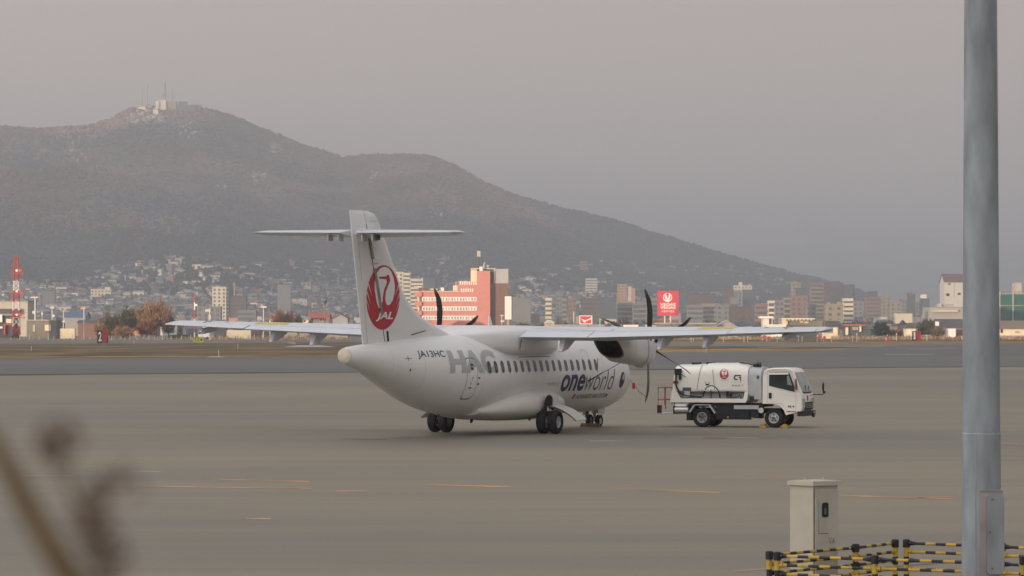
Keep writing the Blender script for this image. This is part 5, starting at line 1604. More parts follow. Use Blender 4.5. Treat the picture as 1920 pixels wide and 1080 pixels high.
MB().box(H(882.5), H(894), 3.0, DY - 4, Z(527), Z(505)).build('roof_house', m_creamw, ht, smooth=0)
b = MB()
for k in range(4):
    b.box(H(916.5), H(926), 3.2 + k, 3.4 + k, Z(531), Z(530))
b.box(H(916), H(926), 4.0, DY - 5, Z(532), Z(509))
b.build('dark_core', m_wing_, ht, smooth=0)
MB().box(H(882), H(929), 2.0, DY - 3, Z(504.5), Z(503)).build('roof_slab', m_creamw, ht, smooth=0)
MB().box(H(791), H(860), -0.25, 0.8, Z(547), Z(545.6)).build('parapet', m_creamw, ht, smooth=0)
# window bands: a pale recessed band per floor with its own dark panes
for r0, r1 in ((557, 565), (574.5, 582.5), (592, 600)):
    bd = MB().box(H(791.2), H(893.8), -0.12, 0.0, Z(r1), Z(r0)).build('window_band', m_signwhite, ht, smooth=0)
    w_ = None
    for k in range(19):
        x = H(793.2 + 5.32 * k)
        if w_ is None:
            w_ = MB().box(0, H(3.1 + 864), -0.16, -0.10, 0, 1.10).build('window', m_greyw, bd, smooth=0)
            w_.location = (x, 0, Z(r1) + 0.25)
        else:
            c = again(w_, loc=(x, 0, Z(r1) + 0.25))
            if rng.random() < 0.35:
                c.scale = (0.6, 1, 1)
for r0, r1, a, n in ((528.5, 534, 862, 8), (541, 547.5, 864, 6)):
    for k in range(n):
        MB().box(H(a + k * 4.2), H(a + k * 4.2 + 2.4), -0.06, 0.04, Z(r1), Z(r0)).build('window', m_signwhite, ht, smooth=0)
# corner balconies on the left
for r0, r1 in ((547.5, 556), (565.5, 573.5), (583, 591), (600, 608)):
    MB().box(H(777.5), H(791), -0.9, DY - 8, Z(r1), Z(r0)).build('balcony', m_pinkb, ht, smooth=0)
for r0, r1 in ((556, 565.5), (573.5, 583), (591, 600)):
    MB().prism([(H(781), Z(r0)), (H(786.5), Z(r0)), (H(786.5), Z(r1)), (H(784), Z(r1))], 0.5, 6.0, 'xz').build('balcony_wall', m_creamw, ht, smooth=0)
    MB().box(H(787.2), H(790.8), 0.2, 8.0, Z(r1), Z(r0)).build('balcony_recess', m_pinkd, ht, smooth=0)  # brown filling, shade between the balconies put into the colour
MB().box(H(776.5), H(791), -0.5, 10, Z(539), Z(536.8)).build('eave', m_creamw, ht, smooth=0)
MB().box(H(785), H(798), 0.5, 10, Z(546), Z(539)).build('penthouse', m_pinkd, ht, smooth=0)
for a, c, r0, r1, m in ((806, 820, 541, 543.5, m_creamw), (826, 832, 539, 545, m_signwhite), (849, 858, 535, 545, m_creamw), (853, 857, 528, 535, m_greyw)):
    MB().box(H(a), H(c), 3, 8, Z(r1), Z(r0)).build('roof_plant', m, ht, smooth=0)
b = MB().tube([(H(897.5), 6, Z(508)), (H(897.5), 6, Z(470))], 0.28, 6)
b.build('antenna_mast', m_roofd, ht)
for x in (895.5, 897.8, 899.8):
    MB().tube([(H(x), 5.4, Z(481)), (H(x), 5.4, Z(470))], 0.30, 6).build('antenna_panel', m_conc, ht)
MB().tube([(H(908), 6, Z(508)), (H(907), 6, Z(497)), (H(909), 6, Z(491))], [0.3, 0.4, 0.2], 6).build('antenna_dish', m_conc, ht)
MB().box(H(912), H(917), 5, 7, Z(503), Z(496)).build('roof_plant', m_greyw, ht, smooth=0)
MB().box(H(899), H(905), -0.5, 3, Z(508), Z(500)).build('roof_plant', m_signwhite, ht, smooth=0)
# white vertical sign board on its post
t = thing('sign_board', 'white vertical signboard against the shaded brown side of the salmon hotel', 'sign', (PX(952.5, 1450), 1450, 0))
MB().box(PX(946.5, 1450) - t.location.x, PX(959, 1450) - t.location.x, 0, 0.8, PZ(599, 1450), PZ(555.5, 1450)).build('board', m_signwhite, t, smooth=0)
MB().box(-0.5, 0.5, 0.2, 0.6, 0, PZ(599, 1450)).build('post', m_greyw, t)
t = pole(941, 590, 628, 1400, 'wooden pole with fittings at the foot of the white vertical signboard', 0.22, arms=((0.96, 0.7, 0.7, 0.15), (0.72, 0.5, 0.9, 0.3)))
t = shed('shed', 'small cream shop with a sign arm just right of the salmon hotel', 'shop', 953, 961, 546, None, 1520, 8, m_creamw)
blk(t, 958, 972, 551.5, 553.5, -1, -0.5, m_creamw, 'sign_arm')
blk(t, 968, 972.5, 547, 556, -1.2, -0.6, m_creamw, 'sign_panel')

# small red car-dealer sign and the long low roof
t = thing('sign_board', 'small red signboard with a white swooping emblem over the right wing root', 'sign', (PX(1099, 1380), 1380, 0))
def S(px): return PX(px, 1380) - t.location.x
MB().box(S(1086.5), S(1110.5), 0, 0.6, PZ(608, 1380), PZ(591.5, 1380)).build('frame', m_signwhite, t, smooth=0)
MB().box(S(1088), S(1108.5), -0.06, -0.002, PZ(606.5, 1380), PZ(593, 1380)).build('board', m_signred, t, smooth=0)
MB().box(-0.4, 0.4, 0.1, 0.5, 0, PZ(608, 1380)).build('post', m_greyw, t)
def SL(u, w): return (S(u), -0.075, PZ(w, 1380))
shape('emblem', [[(1088.5, 597.0), (1094, 599.6), (1098, 600.4), (1108.3, 595.8), (1108.3, 598.6), (1100, 601.5), (1097.5, 604.8), (1094.5, 604.4), (1092, 600.5)]], SL, m_signwhite, t, 5)
t = shed('hall', 'long flat grey roofed hall under the small red signboard', 'hall', 1040, 1133, 611.5, None, 1450, 22, m_taupe, m_greyw, 608.5)
shed('kiosk', 'bright cream dome roofed hut left of the small red signboard', 'hut', 1021, 1039, 606, None, 1400, 8, m_creamw, m_creamw, 600, 'hip')
pole(1076, 584, 628, 1420, 'pale post left of the small red signboard', 0.22)
pole(1125, 597, 628, 1420, 'short pale post with a lamp arm right of the small red signboard', 0.18, arms=((0.97, 0.1, 1.0, 0.18),))
for q in ((1169, 1197, 609.0, 'white low building left of the right propeller', m_signwhite), (1211, 1231, 609.0, 'white low building just right of the upright blade of the right propeller', m_signwhite), (1155, 1166, 609.5, 'tiny white and red kiosk left of the white low building', m_creamw)):
    shed('shed', q[3], 'building', q[0], q[1], q[2], None, 1420, 10, q[4])
t = shed('shed', 'brown flat roofed shop building under the red billboard', 'shop', 1222, 1272, 601, None, 1520, 18, m_pinkd, m_taupe, 599)
shed('shed', 'long brown warehouse right of the red billboard', 'warehouse', 1232, 1342, 608, None, 1480, 24, m_taupe, m_greyw, 605)
shed('shed', 'grey gabled hall behind the right wing right of the long brown warehouse', 'hall', 1343, 1382, 612, None, 1460, 16, m_greyw, m_greyw, 600.5, 'front_gable')
shed('shed', 'dark blue roofed house right of the grey gabled hall', 'house', 1378, 1410, 611, None, 1500, 14, m_greyw, mat('slate_blue_roof', (0.075, 0.085, 0.12), 0.7), 603, 'hip')
# big red billboard
t = thing('billboard', 'big square red billboard with a round white emblem and two lines of white lettering', 'billboard', (PX(1253.5, 1480), 1480, 0))
def S(px): return PX(px, 1480) - t.location.x
MB().box(S(1233), S(1272.5), 0, 1.2, PZ(592, 1480), PZ(545.5, 1480)).build('board', m_signred, t, smooth=0)
for x in (1246.5, 1257):
    MB().box(S(x - 1), S(x + 1), 0.2, 1.0, 0, PZ(592, 1480)).build('post', m_creamw, t)
def SV(d):
    return lambda u, w: (S(u), -d, PZ(w, 1480))
shape('emblem', [ell(1251.7, 557.8, 8.6, 8.6, 32)], SV(0.03), m_signwhite, t, 6)
shape('emblem_letter', [[(1247.0, 553.0), (1249.4, 550.6), (1251.9, 561.0), (1254.4, 550.8), (1251.9, 549.6)], [(1245.6, 553.4), (1248.2, 562.4), (1247.0, 563.4), (1244.6, 557.4)], [(1257.8, 553.4), (1258.9, 557.4), (1256.4, 563.4), (1255.2, 562.4)]], SV(0.06), m_signred, t, 6)
lettering('sign_letters', 'VEGAS', (1237.5, 1267.0, 573.4, 568.0), SV(0.05), m_signwhite, t, 0.03, 0, (6, 2))
lettering('sign_letters', 'VEGAS', (1237.5, 1267.0, 579.3, 573.9), SV(0.05), m_signwhite, t, 0.03, 0, (6, 2))
lettering('sign_letters', 'ベガスベガス', (1240.0, 1264.0, 585.8, 581.6), SV(0.05), m_signwhite, t, 0.03, 0, (6, 2))

# right part of the airfield edge
t = shed('hangar', 'white canopy building with a tall frame right of the red billboard, over the right wing', 'building', 1431, 1442, 596, None, 1400, 10, m_signwhite)
blk(t, 1424, 1449.5, 593.2, 597.0, -1.5, 8, m_signwhite, 'canopy')
blk(t, 1441, 1447, 597, 609, 2, 6, m_conc, 'panel')
blk(t, 1446.5, 1449.5, 597, 611, 1, 6, m_conc, 'pillar')
t = shed('shed', 'low white pavilion left of the taupe hangar over the right wing', 'building', 1436, 1474, 609, None, 1380, 10, m_signwhite, m_signwhite, 608)
t = shed('hangar', 'large taupe hangar with a cream striped edge above the right wing tip', 'hangar', 1477, 1543, 601, None, 1400, 26, m_taupe)
blk(t, 1466, 1527, 596.6, 598.8, -2.5, 20, m_creamw, 'roof_edge')
blk(t, 1467, 1476.5, 598.8, 608, -1, 20, m_creamw, 'end_wall')
for k in range(8):
    blk(t, 1470 + 7 * k, 1473 + 7 * k, 598.9, 601, -2.2, -0.1, m_creamw, 'bracket')
blk(t, 1500, 1506, 602, 605, -0.3, -0.05, m_creamw, 'vent')
blk(t, 1508, 1516, 603, 606, -0.3, -0.05, m_creamw, 'vent')
blk(t, 1543.1, 1547, 600, 612, 0.5, 20, m_pinkd, 'dark_end')
t = shed('shed', 'taupe annex right of the large taupe hangar', 'building', 1548, 1574, 601, None, 1450, 20, m_taupe, m_greyw, 600)
t = shed('shed', 'low house with a curved cream end right of the right wing tip', 'house', 1546, 1572, 622, None, 1250, 10, m_creamw, m_roofg, 613, 'gable')
blk(t, 1562, 1570, 614, 628, -0.8, -0.1, m_creamw, 'end_wall')
blk(t, 1570, 1573, 617, 628, -0.8, 2, m_pinkd, 'dark_end')
t = shed('shed', 'dark garage with cream pillars and an orange roof edge right of the wing tip', 'garage', 1586, 1621, 611, None, 1300, 14, m_roofd, m_roofr, 608)
blk(t, 1585, 1590, 614, 628, -1, -0.1, m_creamw, 'pillar')
blk(t, 1611, 1614.5, 612, 622, -1, -0.1, m_creamw, 'pillar')
blk(t, 1598, 1609, 613, 619, -0.6, -0.1, m_greyw, 'panel')
shed('shed', 'small grey shed between the dark garage and the round dark bush', 'shed', 1616, 1632, 617, None, 1320, 8, m_greyw, m_greyw, 615)
t = shed('house', 'small pavilion with a pointed dark roof and cream walls left of the red panel sign', 'house', 1699, 1715, 616, None, 1280, 10, m_creamw, m_roofd, 606, 'hip')
blk(t, 1704, 1708, 618, 627, -0.2, -0.05, m_signwhite, 'window')
t = shed('house', 'dark gabled house with a white end just left of the lamp mast', 'house', 1757, 1815, 613, None, 1350, 14, m_taupe, m_roofd, 598, 'gable')
blk(t, 1753, 1760, 603, 611, -1.0, -0.1, m_signwhite, 'white_gable')
shed('shed', 'white hut left of the lamp mast', 'hut', 1778, 1792, 616, None, 1300, 6, m_signwhite)
shed('shed', 'tan fence wall left of the lamp mast', 'wall', 1792, 1812, 618, None, 1310, 1, m_pinkd)
t = shed('hall', 'wide grey white hall with a ledge left of the lamp mast', 'hall', 1744, 1830, 576, None, 1650, 30, mat('hall_grey', (0.36, 0.34, 0.32), 0.8), m_greyw, 575.4)
blk(t, 1748, 1796, 581, 585, -1.5, -0.1, m_conc, 'ledge')
blk(t, 1764, 1790, 570, 575.4, 4, 20, m_greyw, 'roof_house')
blk(t, 1763, 1767, 569, 575.4, 3, 8, m_conc, 'roof_box')
t = shed('tower_block', 'tall white tower with a brown mansard roof left of the lamp mast', 'building', 1771, 1830, 528, None, 1800, 20, mat('tower_white_wall', (0.50, 0.48, 0.45), 0.8), mat('mansard_roof', (0.14, 0.10, 0.095), 0.7), 513, 'gable', ov=0.3)
for a, c, r0, r1 in ((1778, 1782, 531, 534), (1774, 1780, 550, 555), (1796, 1801, 549, 553)):
    blk(t, a, c, r0, r1, -0.2, -0.05, m_wing_, 'window')
blk(t, 1788.5, 1789.5, 530, 557, -0.15, -0.05, m_greyw, 'panel_seam')
m_net = mat('green_mesh_sheet', (0.018, 0.105, 0.072), 0.7, var=0.1, scale=0.3)
t = shed('scaffold_block', 'building wrapped in green mesh sheets right of the lamp mast', 'building', 1862, 1990, 550, None, 1700, 20, m_greyw)
for a, c in ((1866, 1873), (1875, 1896.5), (1901, 1925), (1927, 1990)):
    blk(t, a, c, 552, 602, -1.2, -0.2, m_net, 'mesh_sheet')
for x in (1874, 1898.5, 1926):
    blk(t, x - 0.8, x + 0.8, 546, 602, -1.6, -1.25, m_conc, 'scaffold_post')
blk(t, 1866, 1990, 572.6, 573.4, -1.5, -1.25, m_conc, 'scaffold_rail')
blk(t, 1866, 1990, 547, 548, -1.5, -1.25, m_pinkd, 'scaffold_rail')
shed('tower_block', 'grey white water tower block in the haze right of the lamp mast', 'building', 1904, 1916, 530, None, 2300, 16, m_conc)
t = shed('house', 'long low cream house with a brown roof right of the lamp mast', 'house', 1860, 1990, 615, None, 1300, 14, m_creamw, mat('brown_tin_roof', (0.19, 0.145, 0.12), 0.7, var=0.1), 601, 'gable')
blk(t, 1876, 1880, 617, 624, -0.2, -0.05, m_wing_, 'window')
blk(t, 1903, 1911, 621, 624, -0.2, -0.05, m_greyw, 'window')
shed('wall', 'low mauve wall along the airfield edge right of the lamp mast', 'wall', 1840, 1990, 629, None, 1270, 0.6, mat('mauve_wall', (0.34, 0.25, 0.24), 0.85))

# airfield signs, markers and light posts
def asign(px0, px1, y0, y1, Y, parts, label, cat='sign'):
    t = thing('airfield_sign', label, cat, (PX((px0 + px1) / 2, Y), Y, 0))
    def S_(px): return PX(px, Y) - t.location.x
    for (a, c, m) in parts:
        MB().box(S_(a), S_(c), 0, 0.35, PZ(y1, Y), PZ(y0, Y)).build('panel', m, t, smooth=0)
    b = MB()
    for a in (px0 + 2, px1 - 2):
        b.box(S_(a) - 0.06, S_(a) + 0.06, 0.1, 0.2, -0.02, PZ(y1, Y))
    b.build('leg', m_roofd, t)
    return t, S_
m_dred = mat('dull_red_panel', (0.36, 0.035, 0.04), 0.5)
m_black = mat('matt_black', (0.012, 0.012, 0.013), 0.6)
t, S_ = asign(182.5, 202.5, 619.5, 643, 815, ((182.5, 191.4, m_black), (191.5, 202.5, m_dred)), 'runway distance sign with a white figure 2 on black beside a red panel')
lettering('sign_digit', '2', (184.6, 190.6, 640.0, 622.0), lambda u, w: (S_(u), -0.02, PZ(w, 815)), m_signwhite, t, 0.03, 0, (2, 2))
MB().box(S_(200.2), S_(202.6), -0.05, 0.3, PZ(643, 815), PZ(632, 815)).build('leg_box', mat('dark_maroon', (0.10, 0.02, 0.022), 0.6), t)
m_ylw = mat('yellow_sign_panel', (0.62, 0.55, 0.085), 0.5, var=0.04)
t, S_ = asign(362.5, 382, 631.5, 642, 860, ((362.5, 381.5, m_ylw),), 'yellow taxiway sign with black characters beyond the left wing')
lettering('sign_letters', 'T2', (364.2, 373.4, 640.6, 632.8), lambda u, w: (S_(u), -0.02, PZ(w, 860)), m_black, t, 0.0, 0, (2, 2))
shape('sign_arrow', [[(375.0, 636.9), (377.4, 634.4), (379.8, 636.9), (377.4, 639.4)]], lambda u, w: (S_(u), -0.02, PZ(w, 860)), m_black, t, 5)
t, S_ = asign(1710.5, 1727, 620.8, 638.6, 1000, ((1710.5, 1717.6, m_black), (1717.8, 1726.5, m_dred)), 'runway distance sign with a white figure 1 beside a red panel at the right')
lettering('sign_digit', '1', (1713.0, 1716.4, 636.4, 622.4), lambda u, w: (S_(u), -0.02, PZ(w, 1000)), m_signwhite, t, 0.03, 0, (2, 2))
MB().box(S_(1721), S_(1726.8), -0.15, -0.02, PZ(638.6, 1000), PZ(628, 1000)).build('side_box', mat('lit_red_panel', (0.50, 0.04, 0.06), 0.5), t)  # brighter red, sun on the sign put into the colour
m_oran = mat('orange_marker', (0.62, 0.10, 0.06), 0.6)
def marker(px, y0, y1, Y, w, label):
    t = thing('orange_marker', label, 'marker', (PX(px, Y), Y, 0), 0, 'orange markers on the far grass')
    z0, z1 = PZ(y1, Y), PZ(y0, Y)
    ww = w / F_PX * Y / 2
    MB().loft([[(-ww, 0, z0), (ww, 0, z0), (ww, 0.6, z0), (-ww, 0.6, z0)], [(-ww * 0.85, 0.1, z1), (ww * 0.85, 0.1, z1), (ww * 0.85, 0.5, z1), (-ww * 0.85, 0.5, z1)]]).build('drum', m_oran, t, smooth=0)
    MB().box(-ww * 1.0, -ww * 0.5, -0.05, -0.02, (z0 + z1) / 2, z1).build('face', m_signwhite if w > 8 else m_oran, t)
    b = MB()
    for x in (-ww * .8, ww * .8):
        b.box(x - 0.07, x + 0.07, 0.2, 0.35, -0.02, z0)
    b.build('leg', m_polew, t)
marker(1664.5, 632.5, 643, 900, 8.6, 'large orange marker box right of the right wing tip')
marker(1433, 628.5, 633.5, 1000, 9, 'left orange marker of the pair under the outer right wing')
marker(1441.5, 631, 637.5, 990, 5, 'small orange marker close beside the left orange marker under the outer right wing')
marker(1536, 628.5, 634, 1000, 9, 'orange marker just below the right wing tip')
marker(1546, 630.5, 638, 990, 5, 'small orange marker close beside the one below the right wing tip')
lp = None
ordn = ['first', 'second', 'third', 'fourth', 'fifth', 'sixth', 'seventh', 'eighth', 'ninth', 'tenth', 'eleventh', 'twelfth', 'thirteenth', 'fourteenth']
for i, (px, y0, Y) in enumerate(((1296, 633, 960), (1300.5, 631, 960), (1325, 632, 960), (1356.5, 632, 950), (1395, 631.5, 950), (1402, 631, 950), (1457, 629, 960), (1497, 629.5, 960), (1504, 631, 960), (1558.5, 630, 950), (1598.5, 629.5, 950), (1606.5, 625, 950), (1681, 625, 1050), (1738, 628, 1050))):
    if lp is None:
        lp = thing('approach_light', 'first slim pale approach light post on the far grass, counted from the left', 'light post', (0, 0, 0), 0, 'approach light posts on the far grass')
        MB().lathe([(0.11, 0), (0.09, 1.9), (0, 1.9)], (0, 0, 0), 'z', 6).build('post', m_polew, lp)
        MB().lathe([(0.0, 1.9), (0.20, 1.92), (0.24, 2.15), (0.0, 2.3)], (0, 0, 0), 'z', 8).build('lamp', m_signwhite, lp)
        lp.location = (PX(px, Y), Y, 0)
        lp.scale = (1, 1, PZ(y0, Y) / 2.3)
        lpk = list(lp.children)
    else:
        c = dup(lp, (PX(px, Y), Y, 0), None, ordn[i] + ' slim pale approach light post on the far grass, counted from the left', tree=lpk)
        c.scale = (1, 1, max(0.4, PZ(y0, Y) / 2.3))
ml = None
for px, y0, wh in ((59, 641, 'right of the lattice tower'), (251, 628, 'right of the figure 2 sign'), (410, 652, 'under the left wing, lower of two'), (446, 636, 'under the left wing, upper of two'), (1324, 644, 'under the right wing')):
    Y = GY(y0 + 17)
    o = MB().lathe([(0.05, -0.02), (0.05, 0.8), (0, 0.8)], (0, 0, 0), 'z', 6).build('marker_stake', m_polew, loc=(PX(px, Y), Y, 0))
    tag(o, 'thin white marker stake in the brown grass ' + wh, 'stake', 'white stakes in the grass')

# bare trees along the edge: trunk, limbs and a crown of fine twigs
m_bark = mat('pale_bark', (0.14, 0.10, 0.07), 0.9, var=0.3)
m_twig_o = attr_mat('sunlit_twigs')
def bare_tree(px0, px1, ytop, Y, base, label, dens=900, seed=1, name='bare_tree', cat='tree', group=None, leaf=0.5):
    r3 = np.random.default_rng(seed)
    x0, x1 = PX(px0, Y), PX(px1, Y)
    cx_, hw = (x0 + x1) / 2, (x1 - x0) / 2
    h = PZ(ytop, Y)
    t = thing(name, label, cat, (cx_, Y, 0), 0, group)
    b = MB()
    b.tube([(0, 0, -0.1), (0.1, 0.1, h * 0.3), (-0.1, 0, h * 0.6)], [0.22, 0.16, 0.08], 6)
    for k in range(9):
        a = 2 * math.pi * k / 9 + r3.uniform(-.3, .3)
        z0 = h * r3.uniform(0.12, 0.5)
        b.tube([(0, 0, z0), (math.cos(a) * hw * .35, math.sin(a) * hw * .35, z0 + h * .18), (math.cos(a) * hw * .75, math.sin(a) * hw * .6, min(h * .92, z0 + h * .42))], [0.1, 0.06, 0.02], 5)
    b.build('trunk', m_bark, t)
    n = dens
    th, cz = r3.uniform(0, 2 * math.pi, n), r3.uniform(-0.75, 1, n)
    rr = r3.uniform(0.25, 1, n) ** 0.5 * (0.72 + 0.28 * np.sin(3 * th + seed) * np.cos(2.3 * cz * 3))
    sxy = np.sqrt(1 - np.clip(cz, -1, 1) ** 2 * 0.9)
    P = np.stack([np.cos(th) * rr * sxy * hw, np.sin(th) * rr * sxy * hw * 0.8, h * 0.5 + cz * rr * h * 0.5], -1)
    P[:, 2] = np.clip(P[:, 2], 0.1, h)
    D = P - np.array([0, 0, h * 0.3])
    D = D / (np.linalg.norm(D, axis=1, keepdims=True) + 1e-6) + r3.normal(0, 0.45, (n, 3)) + np.array([0, 0, 0.4])
    D = D / np.linalg.norm(D, axis=1, keepdims=True)
    E = np.cross(D, r3.normal(0, 1, (n, 3)))
    E = E / (np.linalg.norm(E, axis=1, keepdims=True) + 1e-6)
    L = r3.uniform(0.6, 1.5, (n, 1)) * leaf * 1.4
    Wd = r3.uniform(0.10, 0.26, (n, 1)) * leaf * 1.2
    V = np.stack([P - D * L - E * Wd, P - D * L + E * Wd, P + D * L], 1).reshape(-1, 3)
    Fq = np.arange(n * 3).reshape(n, 3)
    bc = np.array(base)
    T = bc * r3.uniform(0.55, 1.5, (n, 1)) * (1 + 0.3 * (r3.random((n, 1)) - 0.5))
    T = np.repeat(np.clip(T, 0, 1), 3, 0)
    o = np_mesh('crown', V, Fq, m_twig_o, tint=T)
    o.parent = t
    return t
OR, BR, GRN, DG = (0.28, 0.165, 0.080), (0.18, 0.125, 0.080), (0.085, 0.085, 0.038), (0.040, 0.046, 0.032)
bare_tree(255, 331, 554, 1180, OR, 'largest bare orange-brown tree of the clump left of the left wing tip', 3600, 11)
bare_tree(240, 292, 566, 1195, OR, 'bare orange tree in the middle of the clump, left of the largest one', 2000, 12)
bare_tree(218, 262, 571, 1185, GRN, 'dark olive tree in the middle of the orange clump', 1700, 13)
bare_tree(178, 236, 582, 1190, BR, 'brown bare tree at the left end of the orange clump', 2200, 14)
bare_tree(300, 332, 585, 1185, BR, 'low brown bush at the right end of the orange clump', 1300, 15)
bare_tree(172, 206, 603, 1170, (0.33, 0.20, 0.09), 'low tan reeds left of the orange clump behind the figure 2 sign', 900, 16, 'reed_clump', 'reeds')
bare_tree(204, 258, 609, 1165, (0.38, 0.22, 0.11), 'low tan reeds in front of the orange clump', 1300, 17, 'reed_clump', 'reeds')
bare_tree(250, 300, 596, 1170, (0.24, 0.11, 0.055), 'reddish bare bush in front of the largest orange tree', 1500, 18)
bare_tree(497, 565, 575, 1240, OR, 'bare orange tree behind the left wing before the low yellow building', 2300, 21)
bare_tree(548, 572, 585, 1235, GRN, 'small olive tree left of the yellow house', 700, 22)
bare_tree(575, 590, 595, 1230, DG, 'small dark shrub before the yellow house', 300, 23, 'shrub', 'shrub')
bare_tree(1632, 1674, 603, 1240, DG, 'round dark green bush right of the right wing tip', 2600, 31, 'round_bush', 'bush', leaf=0.55)
bare_tree(1721, 1757, 597, 1260, (0.075, 0.072, 0.042), 'olive green tree left of the lamp mast', 2400, 32, 'leafy_tree', 'tree', leaf=0.6)
bare_tree(1742, 1775, 610, 1240, BR, 'brown bare bush between the olive tree and the white hut', 900, 33)
bare_tree(962, 1000, 600, 1560, BR, 'brown bare trees right of the white vertical signboard', 900, 34)
bare_tree(1000, 1026, 603, 1540, OR, 'orange bare bush left of the dome roofed hut', 600, 35)
bare_tree(1163, 1182, 592, 1500, GRN, 'small dark tree behind the white low building left of the right propeller', 500, 36)
bare_tree(1660, 1700, 614, 1290, (0.22, 0.12, 0.085), 'low reddish hedge right of the round dark bush', 900, 37, 'hedge', 'hedge')
# dry reeds and weeds along the far edge, nobody could count them
def reeds(px0, px1, Y0, Y1, n, base, seed, hmax=2.4):
    r3 = np.random.default_rng(seed)
    Y = r3.uniform(Y0, Y1, n)
    X = (r3.uniform(px0, px1, n) - 960) / F_PX * Y
    hh = hmax * (0.06 + 1.5 * np.maximum(0, vnoise(X, Y, 9, seed) * 0.6 + vnoise(X, Y * 0.2, 28, seed + 1) * 0.6 - 0.42)) * r3.uniform(0.4, 1.2, n)
    wd_ = r3.uniform(0.12, 0.4, n)
    lean = r3.normal(0, 0.25, (n, 2))
    P = np.stack([X, Y, np.full(n, -0.03)], -1)
    a_ = r3.uniform(0, np.pi, n)
    D = np.stack([np.cos(a_) * wd_, np.sin(a_) * wd_, np.zeros(n)], -1)
    V = np.stack([P - D, P + D, P + np.stack([lean[:, 0] * hh, lean[:, 1] * hh, hh], -1)], 1).reshape(-1, 3)
    T = np.repeat(np.clip(np.array(base) * r3.uniform(0.5, 1.5, (n, 1)), 0, 1), 3, 0)
    o = np_mesh('dry_reeds', V, np.arange(n * 3).reshape(n, 3), m_twig_o, tint=T)
    o['kind'] = 'stuff'
reeds(-20, 660, 1130, 1260, 9000, (0.40, 0.28, 0.155), 61, 1.9)
reeds(1180, 1480, 1150, 1300, 4000, (0.36, 0.26, 0.15), 62, 1.6)
reeds(1560, 1980, 1150, 1270, 5000, (0.34, 0.24, 0.15), 63, 1.6)
# pale fence posts along the far edge of the runway, left
fp = None
r4 = random.Random(5)
marks = [(30, 'the lattice tower'), (106, 'the low taupe shed'), (192, 'the figure 2 sign'), (293, 'the largest orange tree'), (365, 'the striped pole'), (425, 'the white box truck'), (520, 'the cream container')]
seen_ = {}
for i in range(36):
    px = 36 + i * 17 + r4.uniform(-4, 4)
    if 176 < px < 208 or px > 640:
        continue
    Y = 1120 + r4.uniform(-30, 30)
    mk = [q for q in marks if q[0] <= px][-1][1]
    seen_[mk] = seen_.get(mk, 0) + 1
    lb = f'{ordn[seen_[mk] - 1]} short pale runway edge post to the right of {mk}'
    if fp is None:
        fp = o = MB().lathe([(0.09, 0), (0.09, 1.5), (0, 1.5)], (0, 0, 0), 'z', 5).build('fence_post', m_polew, loc=(PX(px, Y), Y, 0))
    else:
        o = again(fp, loc=(PX(px, Y), Y, 0))
        o.scale = (1, 1, r4.uniform(0.5, 1.3))
    tag(o, lb, 'post', 'pale posts along the far runway edge')
# ------------------------------------------------------------------ the town below the mountain
PAL = {'cream': (0.76, 0.67, 0.51), 'white': (0.80, 0.76, 0.69), 'grey': (0.36, 0.36, 0.35), 'pink': (0.42, 0.28, 0.24), 'brown': (0.20, 0.145, 0.125), 'beige': (0.48, 0.42, 0.31), 'slate': (0.16, 0.18, 0.21), 'orange': (0.58, 0.32, 0.18), 'green': (0.34, 0.40, 0.30)}  # cream, white and orange stand for sunlit walls
town_m = {k: mat('town_' + k, v if k in ('cream', 'white', 'orange') else tuple(0.60 * c for c in v), 0.85, var=0.08, scale=0.15) for k, v in PAL.items()}  # sunlit colours stay bright; the others are darkened to put blocks in shade
m_win_f = mat('far_window', (0.10, 0.105, 0.11), 0.4, var=0.3, scale=0.5)
m_roofs = [mat('far_roof_dark', (0.09, 0.09, 0.10), 0.8), mat('far_roof_blue', (0.10, 0.14, 0.19), 0.75), mat('far_roof_red', (0.19, 0.09, 0.07), 0.8), mat('far_roof_grey', (0.28, 0.28, 0.29), 0.8), mat('far_roof_snow', (0.42, 0.42, 0.43), 0.8)]
